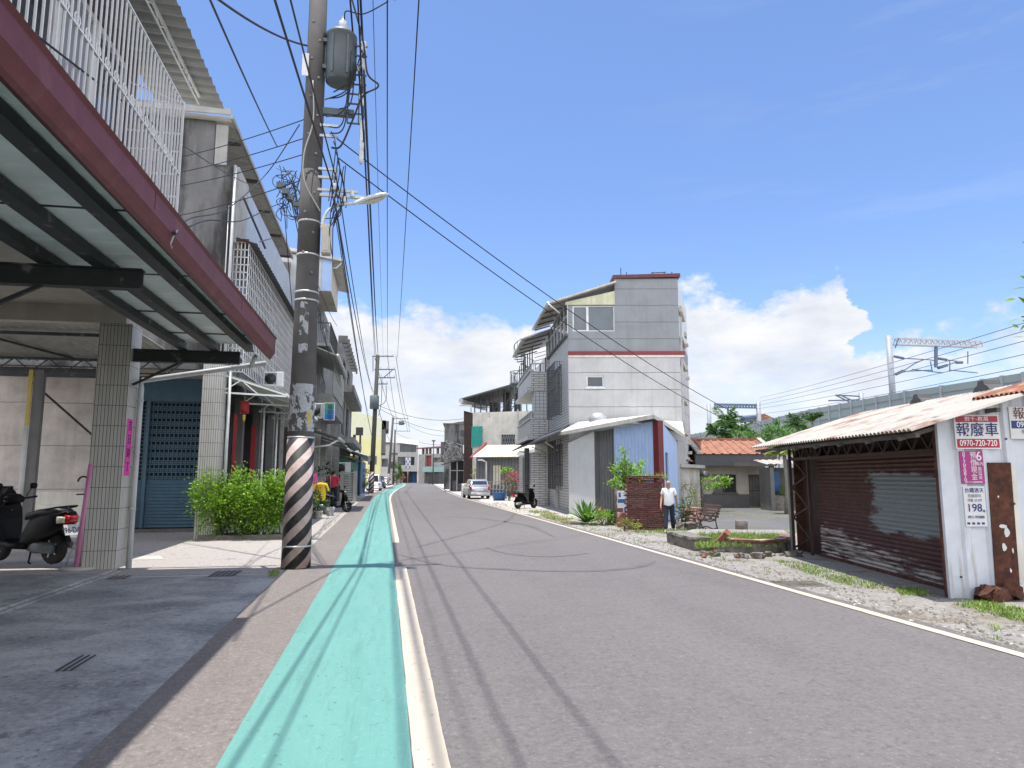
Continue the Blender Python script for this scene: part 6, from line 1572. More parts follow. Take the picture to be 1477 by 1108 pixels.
# tuft growing on the brick wall
def blades(bm, c, n, L, w, rnd, spread=.1, droop=.5, mi=0, up=1.0):
    for _ in range(n):
        a = rnd.uniform(0, 6.28); l = L*rnd.uniform(.6, 1.1); o = Vector((math.cos(a), math.sin(a), 0)); s = Vector((-o.y, o.x, 0))*w/2
        p = c+o*spread*rnd.random(); lean = rnd.uniform(.15, 1)*droop; pr = None; k = 4
        for i in range(k+1):
            t = i/k; q_ = p+o*l*lean*t+Vector((0, 0, l*up*(t-lean*.8*t*t))); ww = s*(1-t*.92)*(1 if t > 0 else .7)
            if pr: bm.add([pr[0]-pr[1], pr[0]+pr[1], q_+ww, q_-ww], [(0, 1, 2, 3)], mi)
            pr = (q_, ww)
WT = thing('wall_plants', 'spiky weeds growing along the top of the dark brick wall', 'plant', (8.5, 22.5, 1.7)); b = MB()
for x in (925, 932, 939, 946, 952, 957): blades(b, PY(x, 692, 22.5), 16, .38, .035, R1, .12, .9)
b.build('blades', 'leaf_yellow', WT)
AG = thing('agave', 'large spiky agave rosette on the verge before the grey panel', 'plant', G(846, 756)); b = MB(); c = G(846, 756)
for k in range(46):
    a = k*2.4; t = k/46; el = .25+1.1*t; L = 1.3*(1-.3*t)*R1.uniform(.85, 1.1); o = Vector((math.cos(a), math.sin(a), 0)); s = Vector((-o.y, o.x, 0)); pr = None
    for i in range(6):
        u = i/5; q_ = c+o*(.05+L*math.cos(el)*u)+Vector((0, 0, .06+L*math.sin(el)*u-.22*u*u*math.cos(el))); w = .07*(1-u)**.6*(.6+u) if u < 1 else .002; ww = s*w; up = Vector((0, 0, .02*(1-u)))
        if pr: b.add([pr[0]-pr[1]+pr[2], pr[0], q_, q_-ww+up], [(0, 1, 2, 3)]); b.add([pr[0], pr[0]+pr[1]+pr[2], q_+ww+up, q_], [(0, 1, 2, 3)])
        pr = (q_, ww, up)
b.build('leaves', 'leaf_green', AG)
for lb, x, y, r, n, s, m in (('low bright weeds to the right of the agave', 868, 758, (.5, .4, .28), 500, .09, 'leaf_lime'), ('grey green broad leafed clump beside the brick base', 884, 757, (.32, .3, .26), 350, .12, 'leaf_green'),
                             ('pale weeds at the foot of the dark brick wall', 905, 766, (.5, .25, .2), 400, .07, 'leaf_yellow'), ('reddish flowering weeds right of the agave', 866, 750, (.3, .3, .3), 260, .08, 'leaf_bract'),
                             ('weedy bush before the block outhouse', 992, 742, (.6, .6, .8), 700, .11, 'leaf_yellow'), ('dark shrub behind the walking man', 985, 756, (.45, .5, .6), 800, .10, 'leaf_dark')):
    p = G(x, y); shrub('weed_clump', lb, (p.x, p.y, r[2]*.8), r, n, s, m, 'plant', 14, 3)
p = PY(1040, 694, 33); CB = thing('leafy_branch_shrub', 'thin shrub holding pale leaves before the tiled house window', 'shrub', (p.x-1.0, 33, 0)); b = MB(); tw = MB()
tw.tube([(p.x-1.1, 33, 0), (p.x-1.0, 33, 1.1), (p.x-.5, 33, 1.55), (p.x+.1, 33, 1.7)], [.04, .03, .02, .006], 6)
b.leaves((p.x-.35, 33, 1.5), (.75, .4, .34), 520, .15, R1, clumps=14); b.build('foliage', 'leaf_lime', CB); tw.build('stems', 'bark', CB)
p = G(1128, 735); shrub('shrub', 'small bright shrub between the tiled house and the garage', (p.x, p.y-1, .95), (.45, .4, .5), 500, .13, 'leaf_lime', 'shrub', 10, 4)
# palms behind the tiled house
def palm(x, y, Y, fr_len, n, label, h=None, m='leaf_green', group='areca palms behind the tiled house'):
    c = PY(x, y, Y); t = thing('palm_tree', label, 'palm', (c.x, Y, 0), group)
    b = MB(); b.tube([(c.x, Y, 0), (c.x+.08, Y, c.z*.5), (c.x, Y, c.z)], [.13, .10, .08], 8); b.build('trunk', 'palm_trunk', t)
    b = MB()
    for k in range(n):
        a = k*2.4+R1.uniform(-.3, .3); el = R1.uniform(.1, 1.25); L = fr_len*R1.uniform(.8, 1.1); o = Vector((math.cos(a), math.sin(a), 0)); pts = []
        for i in range(9):
            u = i/8; pts.append(c+Vector((0, 0, 0))+o*L*math.cos(el)*u*(1-.15*u)+Vector((0, 0, L*(math.sin(el)*u-.62*u*u*(1.15-math.sin(el)*.6)))))
        b.tube(pts, [.03*(1-i/9.5) for i in range(9)], 4)
        for i in range(1, 30):
            u = i/30; j = min(int(u*8), 7); q_ = pts[j].lerp(pts[j+1], u*8-j); d = (pts[j+1]-pts[j]).normalized(); sd_ = d.cross(Vector((0, 0, 1)))
            if sd_.length < .05: continue
            sd_.normalize(); lf = L*.33*math.sin(PI*min(.95, u*.85+.12))
            for sg_ in (-1, 1): b.leaf(q_, sd_*sg_+d*.6+Vector((0, 0, -.45+R1.gauss(0, .15))), Vector((0, 0, 1)), lf, .11)
    b.build('fronds', m, t); return t
palm(1046, 610, 50, 2.2, 16, 'tallest full palm rising left behind the tiled roof'); palm(1066, 622, 48, 2.0, 15, 'broad palm just right of the tallest palm')
palm(1150, 615, 50, 1.9, 13, 'palm with loose fronds left of the garage roof top'); palm(1172, 607, 54, 1.7, 12, 'small dark palm rightmost above the garage roof'); palm(1034, 628, 46, 1.6, 11, 'low leaning palm at the left corner of the tiled roof', m='leaf_dark')
palm(1131, 655, 30, 1.5, 11, 'drooping palm between the tiled house and garage', m='leaf_yellow', group=None)
palm(1098, 632, 52, 1.3, 10, 'short palm behind the right half of the tiled roof ridge')
for lb, x, y, Y, r, n in (('dark green bush behind the tiled roof ridge', 1085, 632, 46, (1.6, 1, .9), 900), ('bush filling the gap right of the tiled roof', 1118, 636, 44, (1.2, 1, .9), 800), ('round bush behind the garage roof left end', 1128, 625, 58, (1.4, 1, 1.2), 800)):
    p = PY(x, y, Y); shrub('bush', lb, (p.x, Y, p.z), r, n, .26, 'leaf_green', 'bush', 16, 4)
# roadside tree whose branch tip reaches into the right edge
TR = thing('roadside_tree', 'tree whose few bright leaves poke in at the upper right edge', 'tree', (8.6, 6.1, 0))
b = MB(); b.tube([(8.6, 6.1, 0), (8.5, 6.15, 1.6), (8.45, 6.2, 3)], [.11, .09, .07], 9); tip = PY(1474, 457, 6.0); b.tube([(8.45, 6.2, 3), (7.5, 6.1, 3.5), tip], [.06, .03, .008], 6); b.build('trunk', 'bark', TR)
b = MB(); b.leaves((8.65, 6.3, 4.0), (1.0, 1.0, .8), 1500, .14, R1, clumps=26)
for k in range(9): b.leaf(tip+Vector((R1.uniform(-.01, .16), R1.uniform(-.1, .1), R1.uniform(-.07, .1))), Vector((-.4+R1.gauss(0, .5), R1.gauss(0, .4), R1.gauss(0, .5))), Vector((0, -.6, 1)), .12, .065)
b.build('crown', 'leaf_lime', TR)
# grass and weeds
def grass_patch(label, px, n, h, m='grass_blade', z=0.0):
    P = [G(*p, z) for p in px]; xs = [p.x for p in P]; ys = [p.y for p in P]; b = MB(); cnt = 0; k = len(P)
    cl = []
    def inside(x, y):
        c = False; j = k-1
        for i in range(k):
            if (P[i].y > y) != (P[j].y > y) and x < (P[j].x-P[i].x)*(y-P[i].y)/(P[j].y-P[i].y)+P[i].x: c = not c
            j = i
        return c
    while len(cl) < max(8, n//26):
        x, y = R1.uniform(min(xs), max(xs)), R1.uniform(min(ys), max(ys))
        if inside(x, y): cl.append((x, y, R1.uniform(.08, .3)))
    while cnt < n:
        cx_, cy_, r = R1.choice(cl); x, y = cx_+R1.gauss(0, r), cy_+R1.gauss(0, r)
        if not inside(x, y): cnt += .3; continue
        blades(b, Vector((x, y, z)), 1, h*R1.uniform(.4, 1.2), .016+h*.02, R1, .0, .8); cnt += 1
    return b.build('grass', m, kind='stuff', label=label, cat='grass')
grass_patch('fresh green grass filling the walled bed', ((1003, 792), (1046, 790), (1130, 788), (1142, 781), (1120, 772), (1006, 772)), 5200, .2, z=.16)
grass_patch('short grass strip along the verge before the garage shutter', ((1110, 808), (1160, 812), (1250, 838), (1290, 850), (1240, 850), (1170, 830)), 1500, .075)
grass_patch('bright tuft of grass before the shutter middle', ((1290, 848), (1335, 850), (1340, 860), (1300, 860)), 600, .09)
grass_patch('grass strip at the foot of the white garage wall', ((1375, 872), (1420, 868), (1477, 880), (1500, 905), (1440, 890)), 1300, .09)
grass_patch('dry yellow grass along the road edge before the agave', ((770, 737), (800, 740), (850, 755), (835, 759), (790, 750)), 1500, .14, 'grass_dry')
grass_patch('green weeds along the road edge beside the parked scooter', ((755, 736), (790, 738), (820, 750), (800, 752)), 700, .2)
grass_patch('yellow green moss and weeds on the yard before the tiled house', ((1010, 738), (1120, 738), (1135, 748), (1000, 748)), 1500, .05, 'grass_dry')
grass_patch('weeds at the foot of the brick wall and behind the bench', ((905, 768), (960, 772), (1010, 764), (990, 755), (975, 765)), 1200, .16)
grass_patch('tiny grass at the foot of the striped pole', ((385, 826), (402, 822), (405, 830), (390, 834)), 260, .07)

# loose stones and weeds along the right-hand verge
b = MB()
for k in range(2600):
    y = 4+42*R1.random()**1.6; x = 6.32+abs(R1.gauss(0, .75)); 
    if y < 15 and x > 8.0: continue
    if x > 9.0: continue
    r = R1.uniform(.008, .03)*(1.5 if R1.random() < .08 else 1)
    vs = [(x+r*math.cos(a*PI*.4+k)*R1.uniform(.7, 1.2), y+r*math.sin(a*PI*.4+k)*R1.uniform(.7, 1.2), 0) for a in range(5)]+[(x+R1.uniform(-.3, .3)*r, y, r*R1.uniform(.5, 1))]
    b.add(vs, [(i, (i+1) % 5, 5) for i in range(5)], R1.choice((0, 1, 1, 1, 2)) if k % 3 else 1)
b.build('loose_gravel', ['apron', 'stone_dirty', 'iron_cover'], kind='stuff', label='loose stones and grit scattered along the right road edge', cat='gravel')
b = MB()
for k in range(150):
    y = 6+40*R1.random(); x = 6.45+abs(R1.gauss(0, .8))
    if (y < 15 and x > 7.9) or x > 8.6: continue
    blades(b, Vector((x, y, 0)), R1.randint(5, 14), R1.uniform(.04, .13), .014, R1, .09, 1.0, R1.choice((0, 0, 1)))
for k in range(60):
    y = R1.uniform(14, 40); x = -2.0+R1.gauss(0, .06); blades(b, Vector((x, y, 0)), 5, .07, .012, R1, .05, 1.0)
b.build('weeds', ['grass_blade', 'grass_dry'], kind='stuff', label='sparse small weeds scattered along the road edges', cat='weeds')
# ================================================================== FAR STREET
def far_wall(fr, b, s0, s1, z0, z1, holes=(), depth=6, d=.25):
    b.M = fr.M; b.skin(s0, s1, z0, z1, holes, d); b.box(s0, s1, d, depth, z0, z1)
# white house with roof-top steel frame
WA = G(681, 713); WB = PY(775, 700, WA.y-3.0); fw = Frame((WA.x, WA.y), (WB.x, WB.y))
WH = thing('white_house', 'cream white two storey house with open roofed terrace and brown side wall', 'house', (WA.x+4, WA.y+3, 0))
zt = fw.px(690, 595)[1]
gw = (*sorted((fw.px(723, 640)[0], fw.px(743, 640)[0])), fw.px(730, 643)[1], fw.px(730, 627)[1])
b = MB(); far_wall(fw, b, 0, fw.L+3, 0, zt, [gw], 9); b.build('gable_wall', 'cream_wall', WH)
window(WH, fw, *gw, 2, 'dark_frame', 'glass', .15, .06, False)
b = MB(fw.M)
for k in range(9):
    x = gw[0]+k*(gw[1]-gw[0])/8; b.bar((x, .05, gw[2]), (x+.2, .05, gw[3]), .03); b.bar((x, .05, gw[3]), (x+.2, .05, gw[2]), .03)
b.build('window_grille', 'galv', WH)
b = MB(fw.M); b.box(-.9, -.003, -.02, 9, 0, zt-.1); b.box(-.95, -.9, 0, 9, zt-1.2, zt+.2); b.build('street_wall', 'iron_brown', WH)
b = MB(fw.M)
for x in (fw.px(747, 600)[0], fw.px(761, 600)[0]): b.box(x-.05, x+.05, -.1, -.003, 3.2, zt+.2)
b.box(-.1, fw.L+3, -.06, -.004, 4.55, 4.68); split(b, 'drainpipe', 'pvc', WH)
zr0, zr1 = fw.px(668, 578)[1], fw.px(742, 556)[1]; xr0, xr1 = fw.px(667, 580)[0], fw.px(745, 558)[0]
b = MB(fw.M); b.add([(xr0, -.6, zr0), (xr1, -.6, zr1), (xr1, 7, zr1), (xr0, 7, zr0), (xr0, -.6, zr0+.15), (xr1, -.6, zr1+.15), (xr1, 7, zr1+.15), (xr0, 7, zr0+.15)], [(3, 2, 1, 0), (4, 5, 6, 7), (0, 1, 5, 4), (1, 2, 6, 5), (2, 3, 7, 6), (3, 0, 4, 7)])
b.build('terrace_roof', 'corr_dark', WH)
b = MB(fw.M); b.box(xr0-.1, xr0+.25, -.7, 7, zr0-.35, zr0+.1); b.tube([(xr0, -.7, zr0-.3), (xr0, -.75, zr0-.55), (xr0+1.2, -.75, zr0-.6), (xr0+1.2, -.75, zt)], .07, 6); b.build('roof_gutter', 'pvc', WH)
b = MB(fw.M)
for i in range(8):
    x = .1+i*(xr1-.1)/7; b.bar((x, .3, zt), (x, .3, zr0+(zr1-zr0)*(x-xr0)/(xr1-xr0)), .09); b.bar((x, 6, zt), (x, 6, zr0+(zr1-zr0)*(x-xr0)/(xr1-xr0)), .09)
for z in (.5, .8, 1.1): b.bar((.1, .3, zt+z), (xr1, .3, zt+z), .05)
for i in range(3): x = xr1*(.45+i*.2); b.bar((x, .3, zt), (x+1.2, .3, zt+2.2), .06)
split(b, 'terrace_bar', 'dark_frame', WH)
b = MB(fw.M); b.box(xr1*.52, xr1*.68, 2.5, 3.2, zt, zt+2.1); b.box(xr1*.78, xr1*.92, 2.5, 3.1, zt, zt+2.1); b.box(xr1*.2, xr1*.4, 2.5, 3.4, zt, zt+1.2); split(b, 'terrace_locker', 'dark_frame', WH)
t0, t1 = fw.px(680, 644), fw.px(696, 615)
tp = thing('green_tarp', 'teal green tarpaulin hung on the cream white gable', 'tarp', tuple(fw.w(t0[0], -.08, t0[1])))
b = MB(fw.M); n = 9; vs = []
for i in range(n+1):
    x = t0[0]+(t1[0]-t0[0])*i/n; y = -.10-.06*(i % 2); vs += [(x, y, t0[1]), (x+.05, y, t1[1])]
b.add(vs, [(2*i, 2*i+2, 2*i+3, 2*i+1) for i in range(n)]); b.build('sheet', 'tarp_teal', tp)
# grey lean-to with cream roof in front of it
LA_ = PY(687, 700, 62); LB_ = PY(768, 700, 59.5); f_ = Frame((LA_.x, 62), (LB_.x, 59.5))
LN = thing('grey_shed', 'grey metal shed with cream roof and red gable edge before the cream white house', 'shed', (LA_.x+3, 61.5, 0))
ze, zrg = f_.px(700, 658)[1], f_.px(700, 650)[1]
pw = (f_.px(711, 690)[0], f_.px(722, 690)[0], 1.0, f_.px(715, 671)[1])
b = MB(); far_wall(f_, b, 0, f_.L+1, 0, ze, [pw], 6); b.build('wall', 'panel_dark', LN)
window(LN, f_, *pw, 2, 'cream_wall', 'cream_roof', .12, .06, False)
b = MB(f_.M)
for k in range(24): b.box(k*.3, k*.3+.03, -.03, -.002, .9, ze)
b.box(0, f_.L+1, -.06, -.003, 0, .9); b.build('wall_ribs', 'corr_dark', LN)
b = MB(f_.M); slab(b, [Vector((-.3, -.6, ze-.12)), Vector((f_.L+1, -.6, ze-.12)), Vector((f_.L+1, 3, zrg+.55)), Vector((-.3, 3, zrg+.55))], .07); b.build('roof', 'cream_roof', LN)
b = MB(f_.M); b.add([(-.36, -.75, ze-.25), (-.12, -.75, ze-.25), (-.12, 3, zrg+.75), (-.36, 3, zrg+.75), (-.36, -.75, ze-.1), (-.12, -.75, ze-.1), (-.12, 3, zrg+.9), (-.36, 3, zrg+.9)], [(3, 2, 1, 0), (4, 5, 6, 7), (0, 1, 5, 4), (1, 2, 6, 5), (2, 3, 7, 6), (3, 0, 4, 7)]); b.build('gable_edge', 'red_paint', LN)
# dark weathered house and awning shop further along on the right
DA = G(640, 706); f_ = Frame((DA.x, DA.y), (DA.x+5.5, DA.y-.6))
DH = thing('dark_house', 'blackened old grey house with bare creepers on its gable', 'house', (DA.x+3, DA.y+3, 0))
zt = f_.px(645, 612)[1]
dwn = (*[f_.px(x, 620)[0] for x in (664, 670)], f_.px(667, 630)[1], f_.px(667, 621)[1])
b = MB(); far_wall(f_, b, 0, f_.L, 0, zt, [dwn], 9); b.add([(0, 0, zt), (f_.L, 0, zt), (f_.L, 0, zt+.9)], [(0, 1, 2)]); b.build('gable_wall', 'plaster_grey', DH)
window(DH, f_, *dwn, 2, 'dark_frame', 'glass', .12, .06, False)
b = MB(f_.M); b.box(-.2, f_.L, -.1, 9, zt-.001, zt+.15); b.box(.2, f_.L-.4, -.12, -.003, 4.2, 4.5); b.box(-.5, 0, .5, 8.5, 3.8, 6.4); b.build('roof_edge', 'concrete_dark', DH)
b = MB(f_.M)
for k in range(60):
    x, z = R1.uniform(0, f_.L), R1.uniform(3.2, 5.8); b.tube([(x, -.05, z), (x+R1.uniform(-.5, .5), -.2, z+R1.uniform(.2, .9)), (x+R1.uniform(-.7, .7), -.15, z+R1.uniform(.2, 1.3))], .025, 4)
b.build('creeper_stems', 'concrete', DH)
p = PY(676, 654, 93); ac_unit((p.x, 93, p.z), 0, 'tiny white air conditioner on the blackened house above the shop awning', s=1.8)
SA = G(649, 709); f_ = Frame((SA.x, SA.y), (SA.x+3.6, SA.y-.4))
SP = thing('awning_shop', 'dark open shop with a black sloping awning behind the silver car', 'shop', (SA.x+1.5, SA.y+2, 0))
b = MB(f_.M); b.box(0, f_.L, 2.5, 2.7, 0, 3.6); b.box(f_.L-.2, f_.L, 0, 2.5, 0, 3.4); b.build('wall', 'dark_frame', SP)
b = MB(f_.M); slab(b, [Vector((-1.0, -.6, 3.0)), Vector((f_.L, -.6, 4.3)), Vector((f_.L, 4, 4.4)), Vector((-1, 4, 3.1))], .12); b.build('awning', 'corr_dark', SP)
b = MB(f_.M)
for x in (.0, .8, 1.6, 2.4): b.bar((x, -.2, 0), (x, -.2, 3.2+x*.3), .1)
b.bar((0, -.2, 2.4), (2.6, -.2, 2.4), .08); split(b, 'post', 'galv', SP)
b = MB(f_.M)
for x, h in ((.3, 1.2), (.9, .9), (1.7, 1.6), (2.3, 1.1)): b.rock(x, x+.5, .5, 1.3, 0, h, .04, (2, 2, 2))
b.build('stacked_goods', 'concrete_dark', label='dark goods piled under the black shop awning', cat='goods', kind='stuff')
p = G(682, 716); b = MB(); b.rock(p.x-1.0, p.x+.3, p.y-.3, p.y+.3, 0, 1.1, .02, (3, 2, 2)); b.build('white_planter', 'white_cap', label='white box planter beside the silver car', cat='planter')
p = PY(683, 684, 66); shrub('potted_flowers', 'small yellow flowering plant left of the grey shed', (p.x, 66, p.z), (.3, .3, .45), 120, .14, 'leaf_yellow', 'plant', 8, 2)
p = G(701, 716); b = MB(); b.tube([(p.x, p.y, 0), (p.x, p.y, 3.0), (p.x-.5, p.y, 3.2)], .08, 8); b.box(p.x-.75, p.x-.3, p.y-.1, p.y+.1, 3.1, 3.25); b.build('lamp_post', 'lamp_grey', label='short white lamp post standing right behind the silver car', cat='lamp post')
# white metal rail with planters before the grey shed
p0, p1 = G(702, 717), G(724, 722)
RF = thing('metal_railing', 'low grey openwork railing with blue tub behind the silver car', 'railing', (p0.x, p0.y, 0)); f_ = Frame((p0.x, p0.y), (p1.x+1.5, p1.y-1.5))
b = MB(f_.M)
for k in range(12): x = k*f_.L/11; b.bar((x, 0, 0), (x, 0, 1.3), .04); b.tube([(x+.2+.13*math.cos(a*PI/5), 0, .9+.13*math.sin(a*PI/5)) for a in range(11)], .02, 4)
for z in (.15, .7, 1.3): b.bar((0, 0, z), (f_.L, 0, z), .05)
b.build('bars', 'galv', RF)
p = G(720, 722); b = MB(); b.lathe([(.42, 0), (.5, .55), (.53, .58), (.47, .56)], (p.x, p.y, 0), 14); b.build('plastic_tub', 'blue_paint', label='bright blue plastic tub by the grey openwork railing', cat='tub')
for lb, x, y, Y, r, n, s, m in (('reddish bougainvillea bush above the parked scooter', 744, 693, 52, (.9, .7, .8), 600, .16, 'leaf_bract'), ('spiky yellow green potted plant behind the parked scooter', 766, 702, 48, (.45, .4, .5), 260, .2, 'leaf_yellow'),
                                ('leafy green potted plant by the grey railing', 730, 683, 55, (.5, .4, .5), 260, .18, 'leaf_lime'), ('brown twiggy dried bush left of the parked scooter', 735, 705, 50, (.6, .5, .7), 300, .13, 'leaf_dark')):
    p = PY(x, y, Y); shrub('potted_shrub', lb, (p.x, Y, max(.5, p.z)), r, n, s, m, 'plant', 12, 6)
# ---- left: sheds, yellow house
YA = PY(440, 700, 101); YB = PY(548.5, 700, 101); fy = Frame((YA.x, 101), (YB.x, 101))
YH = thing('yellow_house', 'tall pale yellow house with a blank gable behind the second pole', 'house', (YA.x+5, 105, 0))
zl, zp, zr = fy.px(440, 600)[1], fy.px(495, 589)[1], fy.px(548, 604)[1]; xp = fy.px(495, 589)[0]; zm = fy.px(500, 632)[1]
b = MB(fy.M); b.add([(0, 0, zm), (fy.L, 0, zm), (fy.L, 0, zr), (xp, 0, zp), (0, 0, zl), (0, 12, zm), (fy.L, 12, zm), (fy.L, 12, zr), (xp, 12, zp), (0, 12, zl)], [(0, 1, 2, 3, 4), (1, 6, 7, 2), (2, 7, 8, 3), (3, 8, 9, 4), (4, 9, 5, 0)]); b.build('upper_wall', 'yellow_upper', YH)
b = MB(fy.M); b.box(0, fy.L, -.02, 12, 0, zm); b.build('lower_wall', 'yellow_wall', YH)
b = MB(fy.M); b.box(fy.L+.003, fy.L+.6, .2, 11, 5, zr-.2); b.box(fy.L+.003, fy.L+1.0, .2, 11, zr-1.5, zr-.3); b.build('street_side', 'concrete_dark', YH)
b = MB(fy.M); fyz = fy.px(540, 655)
for k in range(2): b.box(fy.L-4.2+k*2.4, fy.L-3+k*2.4, -.06, -.022, 3.4, 4.6)
split(b, 'window', 'wood_grey', YH)
# shed with rusty sheet roof beside the road
SHD = thing('roadside_shed', 'low roadside shed with rusty white sheet roof, green wall and blue door', 'shed', (-4, 58, 0))
b = MB()
p0 = PY(474, 661, 52); b.corr((-6.5, 51, 3.75), (-6.5, 68, 3.75), (-2.2, 51, 3.05), (-2.2, 68, 3.05), 40, .06, th=.01); b.corr((-6.5, 68.2, 4.1), (-6.5, 84, 4.1), (-1.9, 68.2, 3.5), (-1.9, 84, 3.5), 30, .06, th=.01); b.build('roof', 'rust_roof', SHD)
b = MB(); b.box(-6.3, -2.7, 51.4, 51.5, 0, 3.1); b.box(-2.75, -2.65, 51.5, 67, 0, 2.9); b.build('wall', 'green_wall', SHD)
b = MB(); b.box(-5, -2.4, 68.4, 68.5, 0, 3.4); b.box(-2.5, -2.4, 68.5, 84, 0, 3.3); b.build('blue_wall', 'blue_paint', SHD)
b = MB()
for k in range(9): b.box(-2.62, -2.5, 55+k*.35, 55.3+k*.35, .1, 2.2)
b.build('boarded_gate', 'wood_grey', SHD)
p = PY(494, 684, 50.8); ac_unit((p.x, 50.7, p.z), 0, 'white air conditioner on the green wall of the roadside shed', s=1.35)
GW = thing('slatted_gate', 'grey slatted low gate between concrete posts before the blue shed wall', 'gate', (-2.6, 50, 0)); f_ = Frame(tuple(PY(492, 715, 50)[:2]), tuple(PY(511, 715, 50)[:2]))
b = MB(f_.M)
for k in range(11): b.box(.1, f_.L-.1, 0, .06, .15+k*.16, .26+k*.16)
b.build('slats', 'concrete', GW)
b = MB(f_.M); b.box(-.1, .1, -.1, .2, 0, 2.1); b.box(f_.L-.1, f_.L+.15, -.1, .2, 0, 2.1); b.box(-.1, f_.L+.1, -.05, .15, 1.95, 2.05); b.build('posts', 'concrete', GW)
for (x, y, X, yt, w, lb) in ((500, 715, -4, 648, .10, 'short grey post before the rusty shed roof'), (509.5, 712, -3, 627, .13, 'dark bare post left of the grey backed board')):
    Y = 62 if x < 505 else 66; p = PY(x, 690, Y); q_ = PY(x, yt, Y); b = MB(); b.tube([(p.x, Y, 0), (p.x, Y, q_.z)], w, 8); b.build('post', 'concrete_pole', label=lb, cat='post')
p = PY(518, 690, 64); q0, q1 = PY(513, 628, 64), PY(524, 616.5, 64)
SB = thing('sign_back', 'grey back of a square road sign on a tall post before the yellow house', 'road sign', (p.x, 64, 0))
b = MB(); b.box(q0.x, q1.x, 64, 64.05, q0.z, q1.z); b.build('board', 'wood_grey', SB); b = MB(); b.tube([(p.x, 64.1, 0), (p.x, 64.1, q1.z)], .09, 8); b.build('post', 'concrete_pole', SB)
b = MB()
for k in range(4): b.box(q0.x+.05+k*.17, q0.x+.1+k*.17, 63.97, 63.999, q0.z+.05, q1.z-.05)
b.build('stiffeners', 'concrete_dark', SB)
for lb, x, y, Y, r, n, s, m in (('bushy green plants behind the second pole foot', 524, 690, 76, (.9, .8, 1.1), 700, .2, 'leaf_yellow'), ('flowering red plants by the blue shed wall', 519, 702, 72, (.4, .4, .4), 160, .18, 'leaf_bract')):
    p = PY(x, y, Y); shrub('bush', lb, (p.x, Y, max(.5, p.z)), r, n, s, m, 'bush', 12, 5)
p = PY(573, 682, 150); shrub('street_tree', 'slim green tree at the far bend beside the last poles', (p.x, 152, p.z), (.9, .9, 2.2), 900, .4, 'leaf_green', 'tree', 16, 4)
p = PY(578, 690, 158); shrub('shrub', 'orange brown shrub under the slim tree at the bend', (p.x, 158, p.z), (.8, .8, 1.3), 400, .35, 'leaf_bract', 'shrub', 10, 4)
# ---- buildings closing the street
EA, EB = PY(570, 697, 186), PY(602, 697, 186); f_ = Frame((EA.x-6, 186), (EB.x, 186)); o6 = 6
EH = thing('end_house', 'grey house with arched dark window closing the far end of the street', 'house', (EA.x+3, 188, 0))
def ex(x, y): return f_.px(x, y)
hz1 = (ex(573.5, 660)[0], ex(598, 660)[0], ex(580, 671)[1], ex(580, 659)[1]); hz2 = (ex(577, 640)[0], ex(600, 640)[0], ex(580, 652)[1], ex(580, 641)[1]); hz3 = (ex(581, 690)[0], ex(607, 690)[0], 0.01, ex(590, 680)[1])
b = MB(); far_wall(f_, b, 0, f_.L, 0, ex(585, 639)[1], [hz1, hz2, (hz3[0], min(hz3[1], f_.L-.2), hz3[2], hz3[3])], 10, 1.2); b.build('front_wall', 'concrete', EH)
for h in (hz1, hz2): window(EH, f_, *h, 4, 'dark_frame', 'glass', .9, .12, False)
b = MB(f_.M); b.box(hz3[0], f_.L-.2, .9, 1.0, 0, hz3[3]); b.build('shop_front', 'dark_frame', EH)
b = MB(f_.M); b.box(ex(595, 690)[0], ex(601, 690)[0], .6, .88, 0, 2.8); b.build('blue_door', 'blue_paint', EH)
b = MB(f_.M); b.box(ex(574, 690)[0], ex(609, 690)[0], -1.6, -.01, hz3[3], hz3[3]+.2); b.build('awning', 'cream_roof', EH)
b = MB(f_.M); slab(b, [Vector((ex(574, 640)[0], -.8, ex(585, 639)[1]+.01)), Vector((f_.L+.2, -.8, ex(602, 641)[1]-.3)), Vector((f_.L+.2, 8, ex(602, 641)[1]+1.2)), Vector((ex(574, 640)[0], 8, ex(580, 634)[1]+.6))], .15); b.build('roof', 'white_cap', EH)
s0, s1 = PY(584.5, 676, 180), PY(592.5, 660, 180)
HS = thing('direction_sign', 'blue and white patterned sign panel on a thin post before the end house', 'road sign', ((s0.x+s1.x)/2, 180, 0))
b = MB(); b.box(s0.x, s1.x, 180, 180.1, s0.z, s1.z); b.build('panel', 'sign_white', HS)
b = MB(); w_ = (s1.x-s0.x)/3; h_ = (s1.z-s0.z)/4
for i in range(3):
    for j in range(4):
        if (i+j) % 2 == 0: b.box(s0.x+i*w_+.1, s0.x+(i+1)*w_-.1, 179.95, 179.99, s0.z+j*h_+.1, s0.z+(j+1)*h_-.1)
b.build('blue_blocks', 'blue_paint', HS)
b = MB(); b.tube([((s0.x+s1.x)/2, 180.2, 0), ((s0.x+s1.x)/2, 180.2, s0.z+.2)], .1, 6); b.build('post', 'galv', HS)
RA, RB_ = PY(603, 697, 168), PY(640, 697, 160); f_ = Frame((RA.x, 168), (RB_.x, 160))
def ex(x, y): return f_.px(x, y)
RH = thing('red_framed_house', 'unfinished looking house with dark red roof frame right of the street end', 'house', (RA.x+4, 168, 0))
b = MB(); zt = ex(620, 655)[1]; far_wall(f_, b, 0, f_.L, 0, zt, [(ex(613, 680)[0], ex(622, 680)[0], ex(615, 675)[1], ex(615, 657)[1]), (ex(624, 667)[0], ex(638, 667)[0], ex(630, 667)[1], ex(630, 660)[1]), (ex(612, 690)[0], ex(625, 690)[0], .1, ex(615, 681)[1])], 8, 1.0); b.build('wall', 'cement_mottled', RH)
